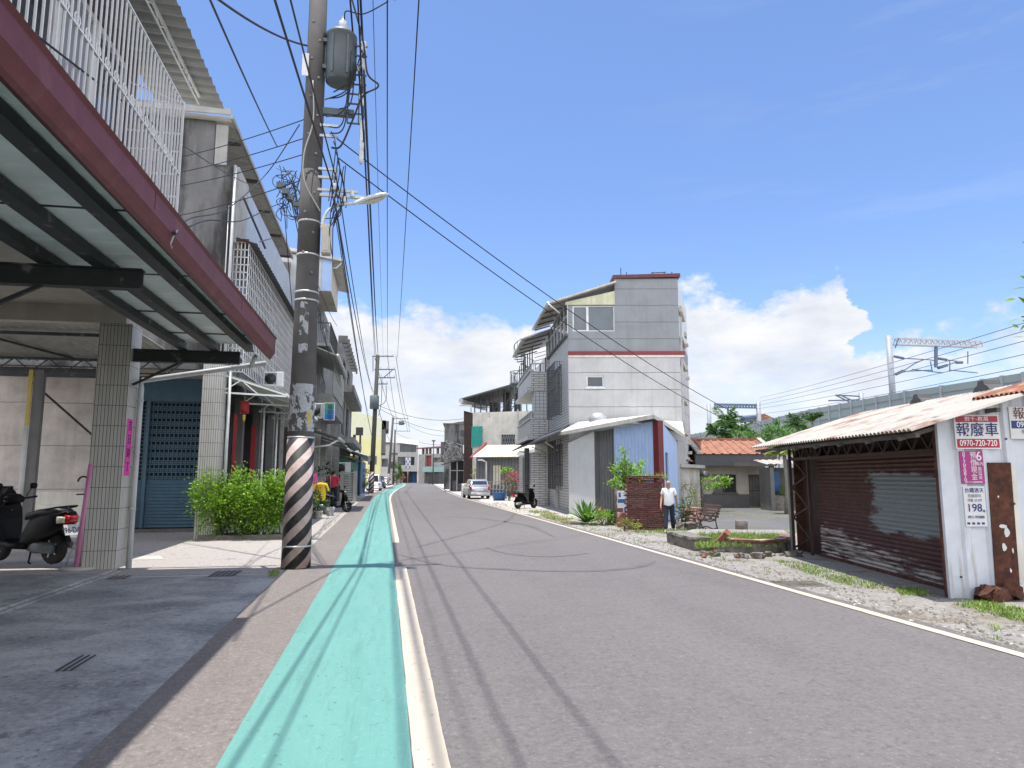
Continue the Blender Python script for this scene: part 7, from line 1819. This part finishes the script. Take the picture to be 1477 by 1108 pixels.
b = MB(f_.M); b.box(ex(613, 680)[0], ex(622, 680)[0], .5, .95, ex(615, 675)[1], ex(615, 657)[1]); b.build('red_screen', 'red_paint', RH)
b = MB(f_.M)
for x in (609, 614, 619, 630, 636): b.bar((ex(x, 655)[0], .3, zt), (ex(x, 655)[0], .3, ex(x, 646)[1]), .45)
split(b, 'roof_column', 'concrete_dark', RH)
b = MB(f_.M); slab(b, [Vector((ex(602, 650)[0], -.6, ex(602, 648)[1])), Vector((f_.L, -.6, ex(635, 647)[1])), Vector((f_.L, 6, ex(635, 643)[1])), Vector((ex(602, 650)[0], 6, ex(606, 644)[1]))], .25); b.build('roof', 'maroon', RH)
b = MB(f_.M); b.box(ex(624, 690)[0], f_.L, -3, -.01, ex(630, 681)[1], ex(630, 677)[1]+.6); b.build('awning', 'awning_teal', RH)
b = MB(f_.M); b.box(ex(625, 690)[0], f_.L, -1.5, -.02, 0, ex(630, 682)[1]); b.build('shop_front', 'dark_frame', RH)
p = G(624.5, 699); q_ = PY(624.5, 637, p.y); b = MB(); LP = thing('street_lamp', 'slim street lamp with flat round head before the red framed house', 'street lamp', (p.x, p.y, 0))
b.tube([(p.x, p.y, 0), (p.x, p.y, q_.z)], [.16, .1], 8); b.build('post', 'dark_frame', LP); b = MB(); b.lathe([(.2, q_.z), (.45, q_.z+.1), (.4, q_.z+.25), (.1, q_.z+.35)], (p.x, p.y, 0), 12); b.build('lamp_head', 'dark_frame', LP)
# background roofline filling behind the street on both sides
for lb, x0, x1, yt, Y, m in (('plain grey house beyond the yellow house on the left', 549, 563, 640, 140, 'concrete'), ('low pale house half hidden by the last poles', 556, 572, 655, 170, 'cement_mottled')):
    p, q_ = PY(x0, 697, Y), PY(x1, yt, Y); t = thing('row_house', lb, 'house', (p.x, Y, 0)); f_ = Frame((p.x-4, Y), (q_.x, Y)); b = MB()
    far_wall(f_, b, 0, f_.L, 0, q_.z, [(f_.L-1.6, f_.L-.4, 3.6, 5.2)], 9); b.build('wall', m, t); window(t, f_, f_.L-1.6, f_.L-.4, 3.6, 5.2, 2, 'dark_frame', 'glass', .15, .08, False)
    b = MB(f_.M); b.box(-.2, f_.L+.3, -.4, 9.1, q_.z+.002, q_.z+.25); b.build('roof', 'corr_dark', t)
# ================================================================== VEHICLES
def rring(x, hw, z0, z1, r, n=4, cy=0.0):
    pts = []; r = min(r, hw*.95, (z1-z0)*.49)
    for cx_, cz_, a0 in ((hw-r, z1-r, 0), (-hw+r, z1-r, 90), (-hw+r, z0+r, 180), (hw-r, z0+r, 270)):
        for k in range(n):
            a = math.radians(a0+90*k/(n-1)); pts.append((x, cy+cx_+r*math.cos(a), cz_+r*math.sin(a)))
    return pts
YROT = Matrix.Rotation(PI/2, 3, 'X')
def wheel(parent, x, y, r, w, name='wheel'):
    b = MB(); b.lathe([(r*.62, -w/2), (r*.93, -w/2), (r, -w*.3), (r, w*.3), (r*.93, w/2), (r*.62, w/2)], (x, y, r), 20, M=YROT); t = b.build('tyre', 'black_rubber', None, world=False) if False else None
    o = b.build(name, 'black_rubber', parent, world=False)
    b = MB(); b.lathe([(.02, -w*.52), (r*.5, -w*.4), (r*.63, -w*.42), (r*.63, w*.42), (r*.5, w*.4), (.02, w*.52)], (x, y, r), 14, M=YROT)
    for k in range(5):
        a = k*2*PI/5; b.bar((x, y-w*.5, r), (x+r*.58*math.cos(a), y-w*.47, r+r*.58*math.sin(a)), r*.14, .02); b.bar((x, y+w*.5, r), (x+r*.58*math.cos(a), y+w*.47, r+r*.58*math.sin(a)), r*.14, .02)
    b.build('rim', 'galv', o, world=False); return o
def car(label, paint, loc, rz, L=4.1, W=1.72, H=1.52, van=False):
    t = thing('parked_car' if not van else 'parked_van', label, 'car' if not van else 'van', loc)
    h = L/2; hw = W/2; b = MB(); f = lambda *s: b.loft([rring(*q_) for q_ in s])
    belt = .93 if not van else 1.05
    f((-h, hw*.82, .34, belt-.1, .12), (-h+.08, hw*.95, .27, belt-.02, .15), (-h+.7, hw, .21, belt+.02, .16), (0, hw, .2, belt, .16), (h-.9, hw*.99, .22, belt-.05, .16), (h-.25, hw*.92, .25, belt-.2 if not van else belt-.1, .16), (h, hw*.75, .32, belt-.34 if not van else belt-.2, .12))
    b.build('body', paint, t, world=False)
    b = MB(); tw = hw*.78; xr = -h+.12; xf_ = h*.36 if not van else h*.72
    b.loft([rring(xr-.04, hw*.86, belt-.08, belt+.0, .03), rring(xr+.33 if not van else xr+.1, tw, belt-.06, H-.07, .12), rring(xr+1.0, tw, belt-.06, H, .12), rring(.2, tw, belt-.06, H-.02, .12), rring(xf_-.45, tw*.98, belt-.06, H-.12, .12), rring(xf_+.3, hw*.86, belt-.12, belt-.02, .03)]); b.build('cabin', paint, t, world=False)
    b = MB(); x0, x1 = (xr-.0, xr+.29) if not van else (xr-.04, xr+.06); z0, z1 = belt+.05, H-.14
    b.add([(x0-.0, -hw*.74, z0), (x0-.0, hw*.74, z0), (x1-.02, tw*.83, z1), (x1-.02, -tw*.83, z1)], [(0, 1, 2, 3)]); b.build('rear_window', 'glass', t, world=False)
    for s in (-1, 1):
        b = MB()
        for (a, c) in ((xr+.5, -.45), (-.36, xf_-.35)):
            b.add([(a-.1, s*(hw*.82+.012), belt+.03), (c+.12, s*(hw*.82+.012), belt+.03), (c-.08, s*(tw+.02), H-.16), (a+.05, s*(tw+.02), H-.16)], [(0, 1, 2, 3)])
        b.build('side_window', 'glass', t, world=False)
    b = MB(); b.add([(xf_+.27, -hw*.78, belt), (xf_+.27, hw*.78, belt), (xf_-.36, tw*.85, H-.15), (xf_-.36, -tw*.85, H-.15)], [(0, 1, 2, 3)]); b.build('windscreen', 'glass', t, world=False)
    for s in (-1, 1):
        b = MB(); b.loft([rring(-h-.015, .06, .68, .95, .03, cy=s*hw*.80), rring(-h+.16, .09, .66, .98, .04, cy=s*hw*.85)]); b.build('tail_light', 'red_lens', t, world=False)
        b = MB(); b.loft([rring(h-.3, .17, .55, .72, .05, cy=s*hw*.68), rring(h-.02, .12, .52, .66, .05, cy=s*hw*.62)]); b.build('headlight', 'lamp_glass', t, world=False)
        b = MB(); b.loft([rring(xf_-.25, .09, belt+.02, belt+.14, .03, cy=s*(hw+.08)), rring(xf_-.12, .08, belt+.03, belt+.12, .03, cy=s*(hw+.08))]); b.build('wing_mirror', paint, t, world=False)
        for x in (-h+.78, h-.78): wheel(t, x, s*(hw-.11), .31, .2)
    b = MB(); b.box(-h-.03, -h+.02, -.26, .26, .62, .75); b.build('number_plate', 'plate_white', t, world=False)
    b = MB(); b.loft([rring(-h-.05, hw*.8, .28, .48, .06), rring(-h+.14, hw*.97, .26, .5, .08)]); b.build('rear_bumper', paint, t, world=False)
    t.rotation_euler.z = rz; return t
p = G(691, 720); car('silver hatchback parked facing away on the right verge', 'car_silver', (p.x, p.y+2, 0), PI/2+.03)
p = G(546, 708); car('white van parked behind the second pole', 'car_white', (p.x-.55, p.y+2, 0), PI/2-.05, 4.4, 1.7, 2.0, True)
p = G(552, 705); car('blue car parked just beyond the white van', 'car_blue', (p.x-.5, p.y+3, 0), PI/2-.05, 4.3, 1.72, 1.75)
p = G(561, 700.5); car('far white car parked beside the leaning pole', 'car_white', (p.x-.4, p.y+6, 0), PI/2-.08)
def scooter(label, loc, rz, plate=None, group=None, paint='black_plastic'):
    t = thing('scooter', label, 'scooter', loc, group); r = .245
    for x in (-.62, .64):
        wheel(t, x, 0, r, .11)
    b = MB()
    b.loft([rring(-.98, .05, .70, .80, .03), rring(-.92, .12, .60, .84, .07), rring(-.72, .17, .46, .84, .1), rring(-.45, .185, .36, .80, .1), rring(-.2, .17, .28, .72, .1), rring(-.02, .14, .24, .5, .1), rring(.06, .10, .24, .36, .05)])
    b.loft([rring(-.1, .15, .22, .34, .04), rring(.2, .16, .22, .32, .04), rring(.42, .15, .24, .38, .05)])
    b.loft([rring(.36, .12, .24, .42, .05), rring(.44, .21, .34, .7, .08), rring(.46, .2, .5, .92, .08), rring(.42, .13, .8, 1.0, .06)])
    b.loft([rring(.44, .1, .5, .9, .06), rring(.58, .12, .52, .86, .06), rring(.66, .06, .56, .72, .04)])
    b.build('body', paint, t, world=False)
    b = MB(); b.loft([rring(-.86, .10, .80, .86, .03), rring(-.7, .15, .79, .90, .05), rring(-.35, .16, .76, .86, .05), rring(-.08, .13, .70, .80, .05), rring(.0, .08, .68, .74, .03)]); b.build('seat', 'seat_vinyl', t, world=False)
    b = MB(); b.loft([rring(.30, .11, .96, 1.06, .04), rring(.42, .14, .94, 1.1, .05), rring(.52, .09, .95, 1.05, .04)]); b.tube([(.36, -.36, 1.05), (.40, -.15, 1.02), (.40, .15, 1.02), (.36, .36, 1.05)], .017, 8); b.build('handlebar', paint, t, world=False)
    for s in (-1, 1):
        b = MB(); b.tube([(.40, s*.2, 1.05), (.37, s*.27, 1.22)], .008, 6); b.loft([rring(.35, .055, 1.19, 1.27, .03, cy=s*.29), rring(.375, .06, 1.18, 1.28, .03, cy=s*.29)]); b.build('mirror', 'black_plastic', t, world=False)
    b = MB(); b.loft([rring(.50, .08, .95, 1.04, .03), rring(.545, .06, .97, 1.02, .02)]); b.build('headlight', 'lamp_glass', t, world=False)
    b = MB(); b.tube([(.45, 0, .85), (.56, 0, .55)], .035, 8)
    for s in (-1, 1): b.tube([(.56, s*.075, .6), (.64, s*.075, r)], .02, 8)
    b.build('fork', 'galv', t, world=False)
    b = MB(); P = [(.64+.275*math.cos(a), r+.275*math.sin(a)) for a in [math.radians(20+k*16) for k in range(9)]]; b.loft([[(x, -.075, z), (x, .075, z), (x*1.0, .07, z+.015), (x, -.07, z+.015)] for x, z in P]); b.build('front_fender', paint, t, world=False)
    b = MB(); P = [(-.62+.29*math.cos(a), r+.29*math.sin(a)) for a in [math.radians(60+k*14) for k in range(8)]]; b.loft([[(x, -.08, z), (x, .08, z), (x, .075, z+.02), (x, -.075, z+.02)] for x, z in P]); b.build('rear_fender', paint, t, world=False)
    b = MB(); b.loft([rring(-1.0, .07, .68, .76, .02), rring(-.94, .125, .64, .79, .04)]); b.build('tail_light', 'red_lens', t, world=False)
    for s in (-1, 1):
        b = MB(); b.loft([rring(-.95, .035, .66, .75, .02, cy=s*.12), rring(-.86, .04, .65, .76, .02, cy=s*.15)]); b.build('indicator', 'lamp_glass', t, world=False)
    b = MB(); b.M = xf((-1.0, 0, .55), 0, 0, .35); b.box(-.006, 0, -.15, .15, -.085, .085); pl_ = b.build('number_plate', 'plate_white', t, world=False)
    if plate:
        M = Matrix.Translation((-1.0, 0, .55)) @ Matrix.Rotation(.35, 4, 'Y') @ Matrix(((0, 0, -1, -.008), (-1, 0, 0, 0), (0, 1, 0, -.01), (0, 0, 0, 1)))
        o = wall_text(plate, M, .125, 'ink_black', 'lettering', None, sx=.8, ext=.001, bold=.001); o.parent = pl_
    b = MB(); b.lathe([(.04, -.22), (.06, -.18), (.06, .15), (.03, .22)], (-.72, -.17, .3), 12, M=Matrix.Rotation(PI/2-.15, 3, 'Y')); b.build('exhaust', 'galv', t, world=False)
    b = MB(); b.loft([rring(-.72, .07, .18, .34, .05, cy=.09), rring(-.3, .1, .16, .36, .06, cy=.04), rring(-.05, .06, .2, .3, .03)]); b.build('engine', 'transformer', t, world=False)
    b = MB()
    for s in (-1, 1): b.tube([(-.22, s*.08, .24), (-.3, s*.17, .03), (-.36, s*.18, .02)], .014, 6)
    b.build('stand', 'black_plastic', t, world=False)
    b = MB(); b.tube([(-.55, -.16, .86), (-.8, -.17, .90), (-.95, -.08, .92), (-.95, .08, .92), (-.8, .17, .90), (-.55, .16, .86)], .014, 6); b.build('grab_rail', 'black_plastic', t, world=False)
    t.rotation_euler.z = rz; return t
a = math.radians(150); p = G(76, 818); sc1 = scooter('black scooter with visible number plate parked beside the tiled column at left', (p.x+.76*math.cos(a), p.y+.76*math.sin(a), .055), a, '596-DAD')
sc1.scale = (1.22, 1.22, 1.22)
a = math.radians(35); p = G(747, 734); scooter('black scooter parked under the awning of the white building', (p.x+.62*math.cos(a), p.y+.62*math.sin(a), 0), a)
a = math.radians(-22); p = G(500, 739); scooter('black scooter parked beside the person in the red shirt', (p.x-.64*math.cos(a), p.y-.64*math.sin(a), 0), a)
# ================================================================== PEOPLE
def person(label, loc, rz, H=1.66, shirt='shirt_white', trousers='trouser_navy', hair='hair_grey', hairstyle='short', stride=.16, arm=(.06, -.1), shoes='shoe_white', belly=.02, head_pitch=.03):
    t = thing('person', label, 'person', loc); k = H/1.66; J = []; E = []
    def j(x, y, z, r, r2=None, par=None):
        J.append((x*k, y*k, z*k, r*k, (r2 or r)*k)); i = len(J)-1
        if par is not None: E.append((par, i))
        return i
    pel = j(0, 0, .90, .125, .10); wst = j(0, -.01, 1.03, .12, .10, pel); ch = j(0, -.01, 1.20, .14, .105, wst); up = j(0, .01, 1.33, .10, .08, ch); nk = j(0, .0, 1.42, .052, None, up)
    hb = j(0, -.02-head_pitch, 1.49, .072, .076, nk); ht = j(0, -.01-head_pitch, 1.565, .080, .088, hb); j(0, .0-head_pitch, 1.615, .06, .066, ht)
    arms = []
    for s, sw in ((-1, arm[0]), (1, arm[1])):
        sh = j(s*.165, .01, 1.345, .058, None, up); el = j(s*.225, .03-sw*.3, 1.09, .042, None, sh); wr = j(s*.24, -.03-sw, .87, .028, None, el); hd_ = j(s*.24, -.05-sw*1.1, .80, .033, .022, wr)
        for f in range(4): 
            a_ = j(s*.236, -.075-sw*1.1+f*.02, .755-(.004 if f in (1, 2) else -.004), .0095, None, hd_); j(s*.228, -.078-sw*1.1+f*.02, .715-(.008 if f in (1, 2) else -.006), .008, None, a_)
        th_ = j(s*.225, -.085-sw*1.1, .785, .010, None, hd_); j(s*.215, -.10-sw*1.1, .755, .009, None, th_); arms.append((sh, el))
    legs = []
    for s, st in ((-1, -stride), (1, stride)):
        hp = j(s*.09, .0, .83, .085, None, pel); kn = j(s*.095, st*.35-.02, .47, .058, None, hp); an = j(s*.1, st+.02, .085, .038, None, kn); j(s*.105, st-.10, .035, .036, .028, an); legs.append((hp, kn, an, st, s))
    skin_body('body', J, E, 'skin_tan', t)
    C = [(*[v*k for v in q_[:3]], q_[3]*k, q_[4]*k) for q_ in ((0, 0, .77, .15+belly, .125), (0, 0, .88, .155+belly, .13), (0, -.015, 1.0, .15+belly, .125), (0, -.012, 1.19, .165, .125), (0, .01, 1.33, .115, .092), (0, .005, 1.40, .068, .066),
         (-.16, .01, 1.345, .076, .076), (-.215, .02, 1.16, .066, .066), (.16, .01, 1.345, .076, .076), (.215, .02, 1.16, .066, .066))]
    skin_body('shirt', C, [(0, 1), (1, 2), (2, 3), (3, 4), (4, 5), (4, 6), (6, 7), (4, 8), (8, 9)], shirt, t)
    C = [(0, 0, .95*k, .142*k, .118*k)]; E2 = []
    for (hp, kn, an, st, s) in legs:
        i = len(C); C += [(s*.088*k, 0, .82*k, .10*k, .10*k), (s*.095*k, (st*.35-.02)*k, .47*k, .078*k, .078*k), (s*.1*k, (st+.015)*k, .10*k, .068*k, .072*k)]; E2 += [(0, i), (i, i+1), (i+1, i+2)]
    skin_body('trousers', C, E2, trousers, t)
    for (hp, kn, an, st, s) in legs:
        skin_body('shoe', [(s*.102*k, (st+.04)*k, .045*k, .045*k, .045*k), (s*.104*k, (st-.06)*k, .04*k, .047*k, .04*k), (s*.107*k, (st-.14)*k, .033*k, .04*k, .03*k)], [(0, 1), (1, 2)], shoes, t, 1)
    hp_ = head_pitch
    if hairstyle == 'short':
        skin_body('hair', [(0, (.065-hp_)*k, 1.52*k, .06*k, .035*k), (0, (.04-hp_)*k, 1.59*k, .076*k, .066*k), (0, (.01-hp_)*k, 1.636*k, .058*k, .04*k)], [(0, 1), (1, 2)], hair, t, 1)
    else:
        skin_body('hair', [(0, (.06-hp_)*k, 1.50*k, .07*k, .06*k), (0, (.03-hp_)*k, 1.60*k, .098*k, .10*k), (0, (.0-hp_)*k, 1.66*k, .06*k, .07*k)], [(0, 1), (1, 2)], hair, t, 2)
    b = MB()
    for s in (-1, 1): b.lathe([(.001, 0), (.012*k, .004), (.001, .012)], (s*.028*k, (-.088-hp_)*k, 1.565*k), 8, M=YROT)
    b.build('eyes', 'ink_black', t, world=False)
    b = MB(); b.loft([[(-.006*k, (-.083-hp_)*k, 1.57*k), (.006*k, (-.083-hp_)*k, 1.57*k), (0, (-.092-hp_)*k, 1.57*k)], [(-.018*k, (-.083-hp_)*k, 1.525*k), (.018*k, (-.083-hp_)*k, 1.525*k), (0, (-.112-hp_)*k, 1.53*k)]])
    for s in (-1, 1): b.lathe([(.004, -.006), (.022*k, 0), (.004, .008)], (s*.074*k, (-.015-hp_)*k, 1.54*k), 8, M=Matrix.Rotation(PI/2, 3, 'Y'))
    b.build('nose_and_ears', 'skin_tan', t, world=False)
    b = MB(); b.box(-.025*k, .025*k, (-.086-hp_)*k, (-.080-hp_)*k, 1.498*k, 1.508*k); b.build('mouth', 'red_paint', t, world=False)
    t.rotation_euler.z = rz; return t
p = G(966, 768); person('older man in white polo shirt and navy trousers walking along the verge toward the camera', (p.x, p.y, 0.0), -math.atan2(p.x, p.y)+math.radians(-6), 1.63, stride=.22, arm=(.14, -.16))
p = PY(480, 720, 36.2); wo = person('person in a red shirt with dark hair standing with back turned by the scooter', (p.x, 36.2, .34), PI-.25, 1.66, 'shirt_red', 'trouser_navy', 'hair_black', 'full', .05, (.1, .3), 'black_rubber', .03); wo.scale = (1.3, 1.3, 1.0)
# ================================================================== LEFT-HAND ODDS AND ENDS
p = G(112, 826); RK = thing('parking_stand', 'tall pink pole stand on a round base in front of tiled column', 'stand', (p.x, p.y, .055))
b = MB(); b.lathe([(.30, 0), (.30, .03), (.27, .05), (0, .05)], (0, 0, 0), 24); b.build('base', 'concrete', RK, world=False)
b = MB(); b.tube([(-.02, 0, .04), (.10, 0, 1.92)], .06, 10); b.build('pole', 'pink_steel', RK, world=False)
b = MB(); b.tube([(-.22, 0, .05), (.03, 0, .85)], .012, 6); b.tube([(.2, 0, .05), (.05, 0, .85)], .012, 6); b.tube([(.0, .2, .05), (.04, 0, .85)], .012, 6); b.build('stay', 'galv', RK, world=False)
b = MB(); b.tube([(.07, -.02, 1.5)]+[(-.02+.09*math.cos(a), -.02, 1.6+.09*math.sin(a)) for a in [k*.5-.8 for k in range(9)]], .018, 6); b.tube([(-.12, -.02, 1.36), (.2, -.02, 1.37)], .015, 6); b.build('hook', 'maroon', RK, world=False)
p = G(14, 795); BI = thing('rubbish_bin', 'grey tapered bin topped with a dark bag left of the black scooter', 'bin', (p.x+.3, p.y-1.2, .055))
b = MB(); b.lathe([(.20, .25), (.24, .3), (.30, .82), (.36, .95), (.37, 1.0), (.33, 1.02), (0, 1.0)], (0, 0, 0), 18); b.lathe([(.12, 0), (.14, .3)], (0, 0, 0), 12); b.build('body', 'bin_grey', BI, world=False)
b = MB(); b.M = xf((0, 0, 1.0)); b.rock(-.2, .2, -.18, .18, 0, .42, .06, (3, 3, 3), rnd=rr); b.build('bag', 'black_plastic', BI, world=False)
# hanging clothes, pots and plants in front of the row house
p = PY(463, 700, 33.5); HC = thing('hanging_shirt', 'bright yellow shirt hanging beside the person in red', 'shirt', (p.x, 33.5, .9))
z1, z0 = PY(463, 696, 33.5).z, PY(463, 724, 33.5).z
C = [(p.x, 33.5, z0, .24, .08), (p.x, 33.5, (z0+z1)/2, .26, .09), (p.x, 33.5, z1-.08, .2, .07), (p.x, 33.5, z1, .09, .05), (p.x-.24, 33.5, z1-.1, .1, .07), (p.x-.36, 33.5, z1-.42, .1, .06), (p.x+.24, 33.5, z1-.1, .1, .07), (p.x+.36, 33.5, z1-.42, .1, .06)]
C = [(c[0]-p.x, c[1]-33.5, c[2]-.9, c[3], c[4]) for c in C]
skin_body('shirt', C, [(0, 1), (1, 2), (2, 3), (2, 4), (4, 5), (2, 6), (6, 7)], 'shirt_yellow', HC)
b = MB(); b.tube([(p.x-.3, 33.5, z1-.05), (p.x, 33.5, z1+.1), (p.x+.3, 33.5, z1-.05)], .012, 5); b.tube([(p.x, 33.5, z1+.1), (p.x, 33.5, z1+.3)], .01, 5); b.build('hanger', 'galv', HC)
b = MB(); b.tube([(p.x-1.2, 33.5, z1+.3), (p.x+.5, 33.5, z1+.3)], .018, 6); b.tube([(p.x-1.2, 33.5, 0), (p.x-1.2, 33.5, z1+.3)], .02, 6); b.tube([(p.x+.42, 33.5, 0), (p.x+.42, 33.5, z1+.3)], .02, 6); b.build('clothes_rail', 'dark_frame', label='thin dark clothes rail carrying the yellow shirt', cat='clothes rail')
p = PY(452, 690, 33); b = MB(); b.M = xf((p.x, 33, p.z-.25)); b.rock(-.22, .18, -.08, .08, 0, .46, .03, (3, 2, 4), rnd=rr); b.build('hanging_cloth', 'cloth_pink', label='bright pink cloth hanging just right of the striped pole', cat='cloth')
def pot(x, y, m, r, h, lb, fr=None, fm='leaf_green', fs=.14):
    p = G(x, y); t = thing('flower_pot', lb, 'pot', (p.x, p.y, 0)); b = MB(); b.lathe([(r*.7, 0), (r, h), (r*1.1, h), (r*1.1, h+.03), (r*.9, h+.02), (0, h-.02)], (p.x, p.y, 0), 14); b.build('pot', m, t)
    if fr: b = MB(); b.leaves((p.x, p.y, h+fr[2]*.8), fr, 260, fs, R1, clumps=10); b.build('plant', fm, t)
    return t
pot(459, 748, 'white_cap', .17, .28, 'white pot with a leafy dark plant right of the striped pole', (.4, .35, .5), 'leaf_dark'); pot(447, 746, 'terracotta', .2, .3, 'pot with tall green plant half hidden by the striped pole', (.35, .3, .65), 'leaf_green')
pot(471, 742, 'cloth_grey', .2, .3, 'grey bucket next to the white pot'); pot(463, 733, 'terracotta', .2, .35, 'pot with tall dark shrub behind the yellow shirt', (.55, .5, 1.3), 'leaf_dark', .2)
p = G(476, 744); b = MB(); b.rock(p.x-.14, p.x+.16, p.y-.15, p.y+.15, 0, .36, .06, (3, 3, 3), rnd=rr); b.build('bundle', 'cloth_grey', label='crumpled grey bundle in front of the scooter at left', cat='bundle')
# covers and small ironwork in the ground
def cover(x0, y0, x1, y1, lb, m='iron_cover', slots=4):
    p, q_ = G(x0, y0), G(x1, y1); t = thing('drain_cover', lb, 'drain cover', (p.x, p.y, 0)); b = MB(); b.box(p.x, q_.x, q_.y, p.y, .004, .012); b.build('plate', m, t); b = MB()
    for k in range(slots): x = p.x+(q_.x-p.x)*(k+.5)/slots; b.box(x-.011, x+.011, q_.y+.05, p.y-.05, .0125, .014)
    b.build('slots', 'dark_room', t)
cover(152, 836, 192, 831, 'dark iron drain cover at the foot of the tiled column', slots=3)
cover(300, 832, 350, 824, 'slotted concrete drain cover left of the striped pole', 'concrete_dark', 5)
cover(80, 968, 140, 948, 'worn slotted drain cover in the shaded forecourt', 'patch_dark', 3)
p = G(1150, 842); MH = thing('drain_cover', 'flat rusty square drain grating set in the gravel verge near the garage', 'drain cover', (p.x, p.y, 0)); b = MB(); b.M = xf((p.x, p.y, 0), -.15); b.box(-.42, .42, -.3, .3, -.02, .006); b.build('plate', 'iron_cover', MH); b = MB(); b.M = xf((p.x, p.y, 0), -.15)
for k in range(9): b.box(-.38, .38, -.26+k*.06, -.235+k*.06, .0065, .012)
b.build('bars', 'stone_dirty', MH)
